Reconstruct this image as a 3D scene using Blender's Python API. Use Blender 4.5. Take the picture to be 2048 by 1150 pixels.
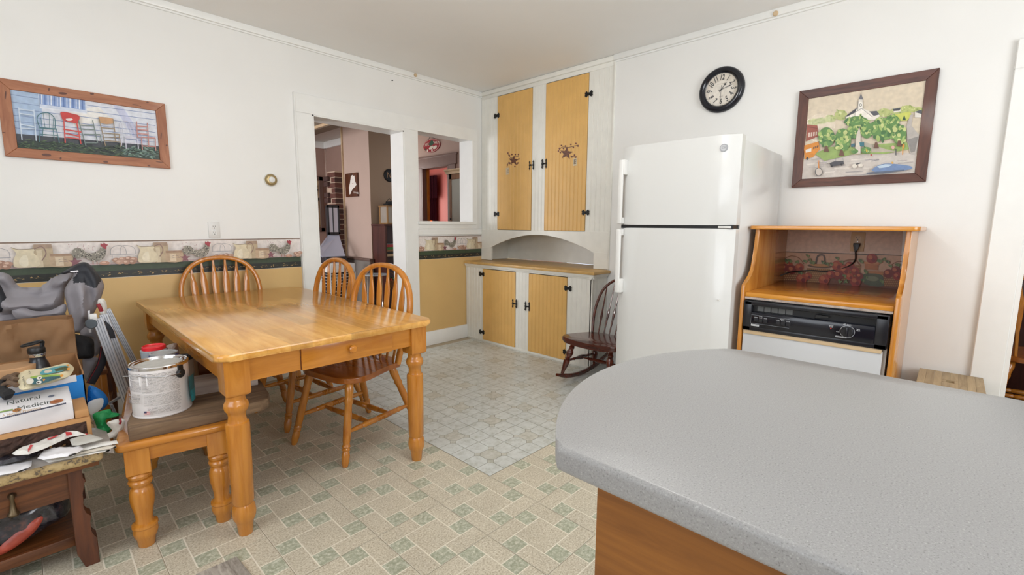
import bpy, bmesh, math, random
from mathutils import Vector, Matrix, noise, geometry

random.seed(7)
scene = bpy.context.scene
for o in list(bpy.data.objects):
    bpy.data.objects.remove(o, do_unlink=True)
COL = scene.collection

# ------------------------------------------------------------------ camera
# solved from the room's own straight lines; the picture is 2048 x 1150
CAM_H = 1.218
F_PX = 920.14
PITCH, YAW, ROLL = math.radians(7.698), math.radians(43.523), math.radians(0.4176)
_F = Vector((math.cos(YAW) * math.cos(PITCH), math.sin(YAW) * math.cos(PITCH), -math.sin(PITCH)))
_R0 = Vector((math.sin(YAW), -math.cos(YAW), 0))
_U0 = _R0.cross(_F)
_R = _R0 * math.cos(ROLL) + _U0 * math.sin(ROLL)
_U = -_R0 * math.sin(ROLL) + _U0 * math.cos(ROLL)
CAM = Vector((0, 0, CAM_H))
cam_data = bpy.data.cameras.new('camera')
cam_data.sensor_fit = 'HORIZONTAL'
cam_data.sensor_width = 36
cam_data.lens = 36 * F_PX / 2048
cam_data.clip_start = 0.02
cam = bpy.data.objects.new('camera', cam_data)
COL.objects.link(cam)
mrot = Matrix((_R, _U, -_F)).transposed().to_4x4()
mrot.translation = CAM
cam.matrix_world = mrot
scene.camera = cam

# ------------------------------------------------------------------ world, lights, exposure
world = bpy.data.worlds.new('sky')
scene.world = world
world.use_nodes = True
_bg = world.node_tree.nodes['Background']
_bg.inputs[0].default_value = (0.75, 0.85, 1.0, 1)
_bg.inputs[1].default_value = 1.6
vs = scene.view_settings
vs.view_transform = 'Standard'
vs.look = 'None'
vs.exposure = 0.12
vs.gamma = 1.0
vs.use_curve_mapping = False


def area(name, loc, direction, sx, sy, power, color=(1, 1, 1)):
    l = bpy.data.lights.new(name, 'AREA')
    l.shape = 'RECTANGLE'
    l.size, l.size_y = sx, sy
    l.energy = power
    l.color = color
    o = bpy.data.objects.new(name, l)
    COL.objects.link(o)
    o.location = loc
    o.rotation_euler = Vector(direction).to_track_quat('-Z', 'Y').to_euler()
    return o


# daylight coming in at the kitchen windows behind the camera; fill lights added in the rooms beyond
area('window_and_fill_light', (1.1, -2.1, 1.55), (0, 1, 0.30), 2.3, 1.4, 56, (0.98, 0.99, 1.0))
area('window_and_fill_light', (-1.62, 0.9, 1.6), (1, 0, 0.30), 2.2, 1.4, 26, (0.96, 0.98, 1.0))
area('window_and_fill_light', (-0.1, 5.6, 1.5), (1, 0, 0), 1.3, 1.4, 52, (0.98, 0.98, 1.0))  # living room: added at an unseen window to light its walls
area('window_and_fill_light', (5.6, 9.3, 1.6), (0, -1, 0), 1.4, 1.4, 42, (1.0, 0.96, 0.92))  # fill light added for the red room, no window there
area('window_and_fill_light', (3.95, 6.9, 1.7), (0, -1, 0), 0.7, 1.0, 14, (1.0, 0.98, 0.96))  # fill light added beyond the pass-through, no window behind it

# ------------------------------------------------------------------ pixel helpers (photograph pixel -> point on a real plane)


def ray(x, y):
    return _F * F_PX + _R * (x - 1024) + _U * (575 - y)


def onx(x, y, v):
    d = ray(x, y)
    return CAM + d * (v / d.x)


def ony(x, y, v):
    d = ray(x, y)
    return CAM + d * (v / d.y)


def onz(x, y, v):
    d = ray(x, y)
    return CAM + d * ((v - CAM_H) / d.z)


# ------------------------------------------------------------------ colours and materials


def lin(c):
    if isinstance(c, str):
        c = c.lstrip('#')
        c = [int(c[i:i + 2], 16) / 255 for i in (0, 2, 4)]
    return tuple(((v / 12.92) if v <= 0.04045 else ((v + 0.055) / 1.055) ** 2.4) for v in c[:3]) + (1,)


MATS = {}


def _base(name):
    m = bpy.data.materials.new(name)
    m.use_nodes = True
    nt = m.node_tree
    b = nt.nodes['Principled BSDF']
    MATS[name] = m
    return m, nt, b


def _coords(nt, kind, scale, rot=(0, 0, 0)):
    mp = nt.nodes.new('ShaderNodeMapping')
    mp.inputs['Scale'].default_value = scale
    mp.inputs['Rotation'].default_value = rot
    if kind == 'World':
        g = nt.nodes.new('ShaderNodeNewGeometry')
        nt.links.new(g.outputs['Position'], mp.inputs[0])
    else:
        t = nt.nodes.new('ShaderNodeTexCoord')
        nt.links.new(t.outputs[kind], mp.inputs[0])
    return mp


def plain(name, col, rough=0.5, metal=0.0, var=0.0, scale=8.0, bump=0.0, bscale=200.0, spec=0.5, coat=0.0, coords='Object', **kw):
    m, nt, b = _base(name)
    b.inputs['Roughness'].default_value = rough
    b.inputs['Metallic'].default_value = metal
    b.inputs['Specular IOR Level'].default_value = spec
    b.inputs['Coat Weight'].default_value = coat
    b.inputs['Coat Roughness'].default_value = 0.12
    c = lin(col)
    b.inputs['Base Color'].default_value = c
    if var or bump:
        mp = _coords(nt, coords, (1, 1, 1))
    if var:
        n = nt.nodes.new('ShaderNodeTexNoise')
        n.inputs['Scale'].default_value = scale
        n.inputs['Detail'].default_value = 5
        nt.links.new(mp.outputs[0], n.inputs['Vector'])
        r = nt.nodes.new('ShaderNodeValToRGB')
        r.color_ramp.elements[0].position = 0.3
        r.color_ramp.elements[1].position = 0.7
        r.color_ramp.elements[0].color = tuple(v * (1 - var) for v in c[:3]) + (1,)
        r.color_ramp.elements[1].color = tuple(min(1, v * (1 + var)) for v in c[:3]) + (1,)
        nt.links.new(n.outputs['Fac'], r.inputs[0])
        nt.links.new(r.outputs[0], b.inputs['Base Color'])
    if bump:
        n2 = nt.nodes.new('ShaderNodeTexNoise')
        n2.inputs['Scale'].default_value = bscale
        n2.inputs['Detail'].default_value = 3
        nt.links.new(mp.outputs[0], n2.inputs['Vector'])
        bp = nt.nodes.new('ShaderNodeBump')
        bp.inputs['Strength'].default_value = bump
        bp.inputs['Distance'].default_value = 0.002
        nt.links.new(n2.outputs['Fac'], bp.inputs['Height'])
        nt.links.new(bp.outputs[0], b.inputs['Normal'])
    for k, v in kw.items():
        b.inputs[k.replace('_', ' ')].default_value = v
    return m


def wood(name, dark, light, axis='x', fine=26.0, rough=0.3, coat=0.25, stretch=9.0, wavy=0.8, staves=None, rot=(0, 0, 0), contrast=(0.3, 0.72), spec=0.5):
    """grain streaks running along one axis of the object; staves=(width, length) adds glued-up boards"""
    m, nt, b = _base(name)
    b.inputs['Roughness'].default_value = rough
    b.inputs['Coat Weight'].default_value = coat
    b.inputs['Coat Roughness'].default_value = 0.1
    b.inputs['Specular IOR Level'].default_value = spec
    s = [fine, fine, fine]
    i = 'xyz'.index(axis)
    s[i] = fine / stretch
    mp = _coords(nt, 'Object', s, rot)
    n = nt.nodes.new('ShaderNodeTexNoise')
    n.inputs['Scale'].default_value = 1.0
    n.inputs['Detail'].default_value = 6
    n.inputs['Roughness'].default_value = 0.62
    n.inputs['Distortion'].default_value = wavy
    nt.links.new(mp.outputs[0], n.inputs['Vector'])
    r = nt.nodes.new('ShaderNodeValToRGB')
    r.color_ramp.elements[0].position, r.color_ramp.elements[1].position = contrast
    r.color_ramp.elements[0].color = lin(dark)
    r.color_ramp.elements[1].color = lin(light)
    nt.links.new(n.outputs['Fac'], r.inputs[0])
    out = r.outputs[0]
    if staves:
        sw, sl = staves
        t = nt.nodes.new('ShaderNodeTexCoord')
        mp2 = nt.nodes.new('ShaderNodeMapping')
        if axis == 'y':
            mp2.inputs['Rotation'].default_value = (0, 0, math.pi / 2)
        nt.links.new(t.outputs['Object'], mp2.inputs[0])
        br = nt.nodes.new('ShaderNodeTexBrick')
        br.inputs['Color1'].default_value = (0.78, 0.78, 0.78, 1)
        br.inputs['Color2'].default_value = (1.16, 1.16, 1.16, 1)
        br.inputs['Mortar'].default_value = (0.8, 0.8, 0.8, 1)
        br.inputs['Scale'].default_value = 1
        br.inputs['Mortar Size'].default_value = 0.0005
        br.inputs['Brick Width'].default_value = sl
        br.inputs['Row Height'].default_value = sw
        nt.links.new(mp2.outputs[0], br.inputs['Vector'])
        mx = nt.nodes.new('ShaderNodeMix')
        mx.data_type = 'RGBA'
        mx.blend_type = 'MULTIPLY'
        mx.inputs[0].default_value = 1
        nt.links.new(out, mx.inputs[6])
        nt.links.new(br.outputs['Color'], mx.inputs[7])
        out = mx.outputs[2]
    nt.links.new(out, b.inputs['Base Color'])
    bp = nt.nodes.new('ShaderNodeBump')
    bp.inputs['Strength'].default_value = 0.08
    bp.inputs['Distance'].default_value = 0.002
    nt.links.new(n.outputs['Fac'], bp.inputs['Height'])
    nt.links.new(bp.outputs[0], b.inputs['Normal'])
    return m


def speckle(name, cols, scale=350.0, rough=0.4, coords='World', big=0.0, bigscale=6.0, spec=0.5, stops=None, coat=0.0):
    """fine speckles in several colours"""
    m, nt, b = _base(name)
    b.inputs['Roughness'].default_value = rough
    b.inputs['Specular IOR Level'].default_value = spec
    b.inputs['Coat Weight'].default_value = coat
    mp = _coords(nt, coords, (1, 1, 1))
    n = nt.nodes.new('ShaderNodeTexNoise')
    n.inputs['Scale'].default_value = scale
    n.inputs['Detail'].default_value = 3
    n.inputs['Roughness'].default_value = 0.7
    nt.links.new(mp.outputs[0], n.inputs['Vector'])
    r = nt.nodes.new('ShaderNodeValToRGB')
    cr = r.color_ramp
    while len(cr.elements) < len(cols):
        cr.elements.new(0.5)
    for i, c in enumerate(cols):
        cr.elements[i].position = stops[i] if stops else 0.3 + 0.4 * i / max(1, len(cols) - 1)
        cr.elements[i].color = lin(c)
    nt.links.new(n.outputs['Fac'], r.inputs[0])
    out = r.outputs[0]
    if big:
        n2 = nt.nodes.new('ShaderNodeTexNoise')
        n2.inputs['Scale'].default_value = bigscale
        n2.inputs['Detail'].default_value = 4
        nt.links.new(mp.outputs[0], n2.inputs['Vector'])
        r2 = nt.nodes.new('ShaderNodeValToRGB')
        r2.color_ramp.elements[0].position = 0.3
        r2.color_ramp.elements[1].position = 0.7
        r2.color_ramp.elements[0].color = (1 - big, 1 - big, 1 - big, 1)
        r2.color_ramp.elements[1].color = (1 + big, 1 + big, 1 + big, 1)
        nt.links.new(n2.outputs['Fac'], r2.inputs[0])
        mx = nt.nodes.new('ShaderNodeMix')
        mx.data_type = 'RGBA'
        mx.blend_type = 'MULTIPLY'
        mx.inputs[0].default_value = 1
        nt.links.new(out, mx.inputs[6])
        nt.links.new(r2.outputs[0], mx.inputs[7])
        out = mx.outputs[2]
    nt.links.new(out, b.inputs['Base Color'])
    return m


def emit(name, col, strength):
    m, nt, b = _base(name)
    b.inputs['Base Color'].default_value = lin(col)
    b.inputs['Emission Color'].default_value = lin(col)
    b.inputs['Emission Strength'].default_value = strength
    return m


def glass(name, col='ffffff', rough=0.02, alpha=None):
    m, nt, b = _base(name)
    b.inputs['Base Color'].default_value = lin(col)
    b.inputs['Roughness'].default_value = rough
    if alpha is None:
        b.inputs['Transmission Weight'].default_value = 1.0
        b.inputs['IOR'].default_value = 1.3
    else:
        b.inputs['Alpha'].default_value = alpha
    return m


def print_mat(name='printed_paper', rough=0.45, var=0.06):
    """flat print: the ink colours are stored on the faces"""
    m, nt, b = _base(name)
    a = nt.nodes.new('ShaderNodeAttribute')
    a.attribute_name = 'ink'
    n = nt.nodes.new('ShaderNodeTexNoise')
    n.inputs['Scale'].default_value = 45
    n.inputs['Detail'].default_value = 5
    mp = _coords(nt, 'World', (1, 1, 1))
    nt.links.new(mp.outputs[0], n.inputs['Vector'])
    r = nt.nodes.new('ShaderNodeValToRGB')
    r.color_ramp.elements[0].color = (1 - 3 * var, 1 - 3 * var, 1 - 3 * var, 1)
    r.color_ramp.elements[1].color = (1 + 2 * var, 1 + 2 * var, 1 + 2 * var, 1)
    r.color_ramp.elements[0].position = 0.25
    r.color_ramp.elements[1].position = 0.75
    nt.links.new(n.outputs['Fac'], r.inputs[0])
    mx = nt.nodes.new('ShaderNodeMix')
    mx.data_type = 'RGBA'
    mx.blend_type = 'MULTIPLY'
    mx.inputs[0].default_value = 1
    nt.links.new(a.outputs['Color'], mx.inputs[6])
    nt.links.new(r.outputs[0], mx.inputs[7])
    nt.links.new(mx.outputs[2], b.inputs['Base Color'])
    b.inputs['Roughness'].default_value = rough
    return m


# ------------------------------------------------------------------ mesh helpers


def link(o, parent=None):
    COL.objects.link(o)
    if parent is not None:
        o.parent = parent
    return o


def obj(name, bm, mats, parent=None, smooth=35, loc=None, rot=None):
    me = bpy.data.meshes.new(name)
    bmesh.ops.recalc_face_normals(bm, faces=bm.faces)
    bm.to_mesh(me)
    bm.free()
    if not isinstance(mats, (list, tuple)):
        mats = [mats]
    for m in mats:
        me.materials.append(MATS[m] if isinstance(m, str) else m)
    if smooth:
        for p in me.polygons:
            p.use_smooth = True
        me.set_sharp_from_angle(angle=math.radians(smooth))
    o = bpy.data.objects.new(name, me)
    link(o, parent)
    if loc is not None:
        o.location = loc
    if rot is not None:
        o.rotation_euler = rot
    return o


def share(name, src, parent=None, loc=None, rot=None):
    o = bpy.data.objects.new(name, src.data)
    link(o, parent)
    if loc is not None:
        o.location = loc
    if rot is not None:
        o.rotation_euler = rot
    return o


def tag(o, label, cat, group=None):
    o['label'] = label
    o['category'] = cat
    if group:
        o['group'] = group
    return o


def thing(name, label, cat, loc=(0, 0, 0), rz=0.0, group=None):
    o = bpy.data.objects.new(name, None)
    o.empty_display_size = 0.05
    COL.objects.link(o)
    o.location = loc
    o.rotation_euler = (0, 0, rz)
    return tag(o, label, cat, group)


def struct(o):
    o['kind'] = 'structure'
    return o


def dup(root, loc, rz, label, group=None):
    r = root.copy()
    COL.objects.link(r)
    r.location = loc
    r.rotation_euler = (0, 0, rz)
    r['label'] = label
    if group:
        r['group'] = group
    for ch in list(root.children):
        c = ch.copy()
        COL.objects.link(c)
        c.parent = r
        for g in ch.children:
            d = g.copy()
            COL.objects.link(d)
            d.parent = c
    return r


def NB():
    return bmesh.new()


def box(bm, x0, y0, z0, x1, y1, z1, mi=0, bev=0.0, seg=2, M=None):
    vs_ = [bm.verts.new((x, y, z)) for z in (z0, z1) for y in (y0, y1) for x in (x0, x1)]
    idx = [(0, 2, 3, 1), (4, 5, 7, 6), (0, 1, 5, 4), (2, 6, 7, 3), (0, 4, 6, 2), (1, 3, 7, 5)]
    fs = [bm.faces.new([vs_[i] for i in q]) for q in idx]
    for f in fs:
        f.material_index = mi
    if bev > 0:
        es = set(e for f in fs for e in f.edges)
        res = bmesh.ops.bevel(bm, geom=list(es), offset=bev, segments=seg, profile=0.5, affect='EDGES', clamp_overlap=True)
        for f in res['faces']:
            f.material_index = mi
        vs_ = list(set(v for f in fs if f.is_valid for v in f.verts) | set(v for f in res['faces'] for v in f.verts))
    if M is not None:
        bmesh.ops.transform(bm, matrix=M, verts=[v for v in vs_ if v.is_valid])
    return vs_


def prism(bm, pts, a, b, axis='z', mi=0, bev=0.0, seg=2, M=None):
    """polygon pts (2D) pushed from a to b along axis.  axis x: pts are (y,z); y: (x,z); z: (x,y)"""
    def P(u, v, w):
        return {'x': (w, u, v), 'y': (u, w, v), 'z': (u, v, w)}[axis]
    va = [bm.verts.new(P(u, v, a)) for u, v in pts]
    vb = [bm.verts.new(P(u, v, b)) for u, v in pts]
    n = len(pts)
    fs = [bm.faces.new(va[::-1]), bm.faces.new(vb)]
    caps = list(fs)
    for i in range(n):
        fs.append(bm.faces.new((va[i], va[(i + 1) % n], vb[(i + 1) % n], vb[i])))
    for f in fs:
        f.material_index = mi
    allv = va + vb
    if bev > 0:
        es = set(e for f in caps for e in f.edges)
        res = bmesh.ops.bevel(bm, geom=list(es), offset=bev, segments=seg, profile=0.5, affect='EDGES', clamp_overlap=True)
        for f in res['faces']:
            f.material_index = mi
        allv = list(set(v for f in fs if f.is_valid for v in f.verts) | set(v for f in res['faces'] for v in f.verts))
    if M is not None:
        bmesh.ops.transform(bm, matrix=M, verts=[v for v in allv if v.is_valid])
    return allv


def frame_of(d):
    d = Vector(d).normalized()
    up = Vector((0, 0, 1)) if abs(d.z) < 0.95 else Vector((1, 0, 0))
    u = up.cross(d).normalized()
    v = d.cross(u)
    return u, v, d


def tube(bm, pts, rad, seg=10, mi=0, cap=True, closed=False, flat=None):
    """round (or flat=(ru,rv,normal)) bar along a path; rad a number or one per point"""
    pts = [Vector(p) for p in pts]
    n = len(pts)
    rads = rad if isinstance(rad, (list, tuple)) else [rad] * n
    rings = []
    pu = None
    for i, p in enumerate(pts):
        if closed:
            d = pts[(i + 1) % n] - pts[i - 1]
        else:
            d = pts[min(i + 1, n - 1)] - pts[max(i - 1, 0)]
        d.normalize()
        if flat:
            nv = Vector(flat[2])
            u = nv.cross(d).normalized()
            v = d.cross(u)
        else:
            if pu is None:
                u, v, _ = frame_of(d)
            else:
                u = (pu - d * pu.dot(d)).normalized()
                v = d.cross(u)
            pu = u
        ring = []
        for k in range(seg):
            a = 2 * math.pi * k / seg
            if flat:
                # rounded-rectangle section
                ca, sa = math.cos(a), math.sin(a)
                e = 0.55
                cu = math.copysign(abs(ca) ** e, ca) * flat[0] * (rads[i] if rad != 1 else 1)
                cv = math.copysign(abs(sa) ** e, sa) * flat[1]
                ring.append(bm.verts.new(p + u * cu + v * cv))
            else:
                ring.append(bm.verts.new(p + (u * math.cos(a) + v * math.sin(a)) * rads[i]))
        rings.append(ring)
    m = n if closed else n - 1
    for i in range(m):
        a, b = rings[i], rings[(i + 1) % n]
        for k in range(seg):
            f = bm.faces.new((a[k], a[(k + 1) % seg], b[(k + 1) % seg], b[k]))
            f.material_index = mi
    if cap and not closed:
        for r_ in (rings[0][::-1], rings[-1]):
            f = bm.faces.new(r_)
            f.material_index = mi
    return [v for r_ in rings for v in r_]


def lathe(bm, prof, p0=(0, 0, 0), p1=None, seg=20, mi=0, cap=True):
    """profile [(t, r)...]: t is a height along +z from p0, or with p1 given a share 0..1 of p0->p1"""
    p0 = Vector(p0)
    if p1 is None:
        d, L = Vector((0, 0, 1)), 1.0
    else:
        d = Vector(p1) - p0
        L = d.length
        d.normalize()
    u, v, _ = frame_of(d)
    rings = []
    for t, r in prof:
        c = p0 + d * (t * L)
        if r < 1e-6:
            rings.append([bm.verts.new(c)])
        else:
            rings.append([bm.verts.new(c + (u * math.cos(2 * math.pi * k / seg) + v * math.sin(2 * math.pi * k / seg)) * r) for k in range(seg)])
    for a, b in zip(rings, rings[1:]):
        for k in range(seg):
            k2 = (k + 1) % seg
            if len(a) == 1 and len(b) == 1:
                continue
            if len(a) == 1:
                f = bm.faces.new((a[0], b[k2], b[k]))
            elif len(b) == 1:
                f = bm.faces.new((a[k], a[k2], b[0]))
            else:
                f = bm.faces.new((a[k], a[k2], b[k2], b[k]))
            f.material_index = mi
    if cap:
        for r_ in (rings[0], rings[-1]):
            if len(r_) > 1:
                f = bm.faces.new(r_)
                f.material_index = mi
    return [v for r_ in rings for v in r_]


def spline(pts, n=8, closed=False):
    """Catmull-Rom through the points"""
    P = [Vector(p) for p in pts]
    out = []
    m = len(P)
    rng = range(m) if closed else range(m - 1)
    for i in rng:
        p0 = P[(i - 1) % m] if closed or i > 0 else P[0]
        p1 = P[i]
        p2 = P[(i + 1) % m]
        p3 = P[(i + 2) % m] if closed or i + 2 < m else P[-1]
        for k in range(n):
            t = k / n
            out.append(0.5 * ((2 * p1) + (p2 - p0) * t + (2 * p0 - 5 * p1 + 4 * p2 - p3) * t * t + (3 * p1 - p0 - 3 * p2 + p3) * t ** 3))
    if not closed:
        out.append(P[-1])
    return out


def sph(bm, c, rx, ry=None, rz=None, mi=0, seg=12, rings=8, M=None):
    ry = rx if ry is None else ry
    rz = rx if rz is None else rz
    res = bmesh.ops.create_uvsphere(bm, u_segments=seg, v_segments=rings, radius=1)
    T = Matrix.Translation(Vector(c)) @ (M or Matrix.Identity(4)) @ Matrix.Diagonal((rx, ry, rz, 1))
    bmesh.ops.transform(bm, matrix=T, verts=res['verts'])
    for v in res['verts']:
        for f in v.link_faces:
            f.material_index = mi
    return res['verts']


def _inside(p, poly):
    x, y = p
    c = False
    j = len(poly) - 1
    for i in range(len(poly)):
        xi, yi = poly[i]
        xj, yj = poly[j]
        if (yi > y) != (yj > y) and x < (xj - xi) * (y - yi) / (yj - yi) + xi:
            c = not c
        j = i
    return c


def _dist(p, poly):
    x, y = p
    best = 1e9
    n = len(poly)
    for i in range(n):
        ax, ay = poly[i]
        bx, by = poly[(i + 1) % n]
        dx, dy = bx - ax, by - ay
        L = dx * dx + dy * dy
        t = 0 if L == 0 else max(0, min(1, ((x - ax) * dx + (y - ay) * dy) / L))
        d = (ax + dx * t - x) ** 2 + (ay + dy * t - y) ** 2
        if d < best:
            best = d
    return math.sqrt(best)


def ridged(x, y, s, seed):
    a = 1 - abs(noise.noise(Vector((x * s, y * s, seed)))) * 2
    return a * abs(a)


def puff(bm, outline, origin, u, v, n, depth=0.05, back=0.02, R=0.05, step=0.012, fold=0.0, fscale=14.0, seed=0.0, foldfn=None, mi=0, smooth_out=True, tilt=None, matfn=None):
    """a soft closed body: outline (a,b) in the u/v plane, swollen by depth along n and by back the other way, with folds"""
    O, U_, V_, N_ = Vector(origin), Vector(u), Vector(v), Vector(n)
    pts = [(p[0], p[1]) for p in (spline([(a, b, 0) for a, b in outline], 5, True) if smooth_out else [Vector((a, b, 0)) for a, b in outline])]
    dense = []
    for i in range(len(pts)):
        a, b = pts[i], pts[(i + 1) % len(pts)]
        L = math.hypot(b[0] - a[0], b[1] - a[1])
        k = max(1, int(L / step))
        for j in range(k):
            dense.append((a[0] + (b[0] - a[0]) * j / k, a[1] + (b[1] - a[1]) * j / k))
    xs = [p[0] for p in dense]
    ys = [p[1] for p in dense]
    inner = []
    y = min(ys)
    row = 0
    while y < max(ys):
        x = min(xs) + (step / 2 if row % 2 else 0)
        while x < max(xs):
            if _inside((x, y), dense) and _dist((x, y), dense) > step * 0.55:
                inner.append((x, y))
            x += step
        y += step * 0.87
        row += 1
    nb = len(dense)
    co = [Vector(p) for p in dense + inner]
    r = geometry.delaunay_2d_cdt(co, [(i, (i + 1) % nb) for i in range(nb)], [], 1, 1e-6)
    vco, faces = r[0], r[2]
    front, bk = [], []
    for p in vco:
        d = _dist((p.x, p.y), dense)
        t = min(1.0, d / R)
        h = math.sqrt(max(0.0, 1 - (1 - t) ** 2))
        w = 0.0
        if fold:
            w = fold * noise.noise(Vector((p.x * fscale, p.y * fscale, seed))) + 0.5 * fold * noise.noise(Vector((p.x * fscale * 2.1, p.y * fscale * 2.1, seed + 9)))
        if foldfn:
            w += foldfn(p.x, p.y)
        base = O + U_ * p.x + V_ * p.y
        if tilt:
            base += N_ * tilt(p.x, p.y)
        fv = bm.verts.new(base + N_ * (depth * h + w * min(1, t * 2)))
        front.append(fv)
        if d < 1e-5:
            bk.append(fv)
        else:
            bk.append(bm.verts.new(base - N_ * (back * h)))
    for f in faces:
        try:
            k = mi
            if matfn:
                k = matfn(sum(vco[i].x for i in f) / len(f), sum(vco[i].y for i in f) / len(f))
            a = bm.faces.new([front[i] for i in f])
            a.material_index = k
            b = bm.faces.new([bk[i] for i in reversed(f)])
            b.material_index = k
        except ValueError:
            pass


# ------------------------------------------------------------------ flat print
_TEXT = {}


def text_mesh(s, shear=0.0, bold=0.0):
    key = (s, shear, bold)
    if key in _TEXT:
        return _TEXT[key]
    cu = bpy.data.curves.new('t', 'FONT')
    cu.body = s
    cu.align_x = 'CENTER'
    cu.align_y = 'CENTER'
    cu.shear = shear
    cu.offset = bold
    cu.resolution_u = 3
    o = bpy.data.objects.new('t', cu)
    COL.objects.link(o)
    dg = bpy.context.evaluated_depsgraph_get()
    me = o.evaluated_get(dg).to_mesh()
    r = ([(v.co.x, v.co.y) for v in me.vertices], [tuple(p.vertices) for p in me.polygons])
    bpy.data.objects.remove(o, do_unlink=True)
    _TEXT[key] = r
    return r


class Print:
    """flat ink shapes on a plane, each laid over the one before by a hair's breadth"""

    def __init__(s, fn, n, eps=4e-5, start=2e-4):
        s.fn, s.n, s.eps, s.h = fn, Vector(n), eps, start
        s.v, s.f, s.c = [], [], []

    def raw(s, pts, faces, col):
        base = len(s.v)
        s.v += [Vector(s.fn(*p)) + s.n * s.h for p in pts]
        for f in faces:
            s.f.append([base + i for i in f])
            s.c.append(lin(col))

    def up(s):
        s.h += s.eps

    def poly(s, pts, col, smooth=0):
        s.up()
        if smooth:
            pts = [(p.x, p.y) for p in spline([(a, b, 0) for a, b in pts], smooth, True)]
        tess = geometry.tessellate_polygon([[Vector((a, b, 0)) for a, b in pts]])
        s.raw(pts, tess, col)

    def rect(s, a0, b0, a1, b1, col):
        s.poly([(a0, b0), (a1, b0), (a1, b1), (a0, b1)], col)

    def ell(s, a, b, ra, rb, col, rot=0.0, n=18):
        s.up()
        c, d = math.cos(rot), math.sin(rot)
        pts = []
        for k in range(n):
            t = 2 * math.pi * k / n
            x, y = ra * math.cos(t), rb * math.sin(t)
            pts.append((a + x * c - y * d, b + x * d + y * c))
        s.raw(pts, [tuple(range(n))], col)

    def line(s, pts, w, col, smooth=0):
        s.up()
        if smooth:
            pts = [(p.x, p.y) for p in spline([(a, b, 0) for a, b in pts], smooth)]
        L, Rr = [], []
        n = len(pts)
        for i, p in enumerate(pts):
            a, b = pts[max(0, i - 1)], pts[min(n - 1, i + 1)]
            dx, dy = b[0] - a[0], b[1] - a[1]
            q = math.hypot(dx, dy) or 1
            L.append((p[0] - dy / q * w / 2, p[1] + dx / q * w / 2))
            Rr.append((p[0] + dy / q * w / 2, p[1] - dx / q * w / 2))
        s.raw(L + Rr, [(i, i + 1, n + i + 1, n + i) for i in range(n - 1)], col)

    def text(s, st, a, b, size, col, rot=0.0, shear=0.0, sx=1.0, flip=1, bold=0.0):
        s.up()
        vs2, fs = text_mesh(st, shear, bold)
        c, d = math.cos(rot), math.sin(rot)
        pts = []
        for x, y in vs2:
            x, y = x * size * sx, y * size * flip
            pts.append((a + x * c - y * d, b + x * d + y * c))
        s.raw(pts, fs, col)

    def build(s, name, parent=None, m='printed_paper'):
        me = bpy.data.meshes.new(name)
        me.from_pydata(s.v, [], s.f)
        at = me.attributes.new('ink', 'FLOAT_COLOR', 'CORNER')
        k = 0
        for p, c in zip(me.polygons, s.c):
            for _ in range(p.loop_total):
                at.data[k].color = c
                k += 1
            # face the viewer's side of the sheet
        me.materials.append(MATS[m])
        bm = bmesh.new()
        bm.from_mesh(me)
        for f in bm.faces:
            if f.normal.dot(s.n) < 0:
                f.normal_flip()
        bm.to_mesh(me)
        bm.free()
        o = bpy.data.objects.new(name, me)
        return link(o, parent)
# ------------------------------------------------------------------ materials
plain('wall_white', 'ebeae6', 0.42, var=0.015, scale=3, bump=0.10, bscale=160, coords='World')
plain('ceiling_white', 'f4f3f0', 0.6, var=0.015, scale=2, bump=0.10, bscale=120, coords='World')
plain('wall_yellow', 'd9b578', 0.45, var=0.03, scale=4, bump=0.10, bscale=160, coords='World')
plain('trim_white', 'eeeeea', 0.35, var=0.02, scale=10, bump=0.05, bscale=60, coords='World')
plain('cabinet_white', 'eae8df', 0.38, var=0.03, scale=12, coords='World')
plain('cabinet_yellow', 'e0b268', 0.42, var=0.05, scale=7, coords='World')
plain('counter_yellow', 'cda566', 0.4, var=0.12, scale=14, coords='World')
plain('niche_grey', 'b0a396', 0.6)
plain('black_iron', '17181a', 0.5, metal=0.3)
plain('black', '121214', 0.4)
plain('black_plastic', '1b1c22', 0.28)
plain('black_glossy', '14161f', 0.15)
plain('white_gloss', 'd9d9d6', 0.3, coat=0.3)
plain('dishwasher_white', 'c3c4c5', 0.35)
plain('white_plastic', 'e0dfdb', 0.35)
plain('ivory_plastic', 'cdb38e', 0.4)
plain('grey_plastic', '50585f', 0.5)
plain('chrome', 'd8d8da', 0.12, metal=1.0)
plain('steel', 'b9bcc2', 0.3, metal=1.0, var=0.1, scale=30)
plain('aluminium', 'd3d6dc', 0.32, metal=0.75)
plain('gasket', '6d6e6c', 0.7)
plain('brass_old', '6b5c46', 0.4, metal=0.8)
plain('brass_light', 'a8946a', 0.35, metal=0.6)
print_mat('printed_paper', 0.45, 0.05)
print_mat('printed_gloss', 0.2, 0.03)
wood('honey_wood', 'b06b20', 'd38f3a', 'z', 22, 0.22, 0.4)
wood('honey_wood_x', 'b06b20', 'd38d35', 'x', 22, 0.22, 0.4)
wood('honey_wood_y', 'b06b20', 'd38d35', 'y', 22, 0.22, 0.4)
wood('table_top_wood', 'c08539', 'e2ae60', 'y', 20, 0.2, 0.35, staves=(0.085, 0.62))
wood('chair_wood', 'ad651c', 'cf8a34', 'z', 24, 0.2, 0.45)
wood('chair_seat_wood', '8f4d1b', 'b2692b', 'x', 20, 0.16, 0.5)
wood('hutch_wood', 'b06b20', 'd89a45', 'z', 16, 0.25, 0.4)
wood('hutch_shelf_wood', 'b06b20', 'dc9a3c', 'y', 16, 0.22, 0.4)
wood('panel_wood', '74451a', '925c24', 'y', 30, 0.4, 0.1, stretch=14, wavy=1.6)
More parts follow.
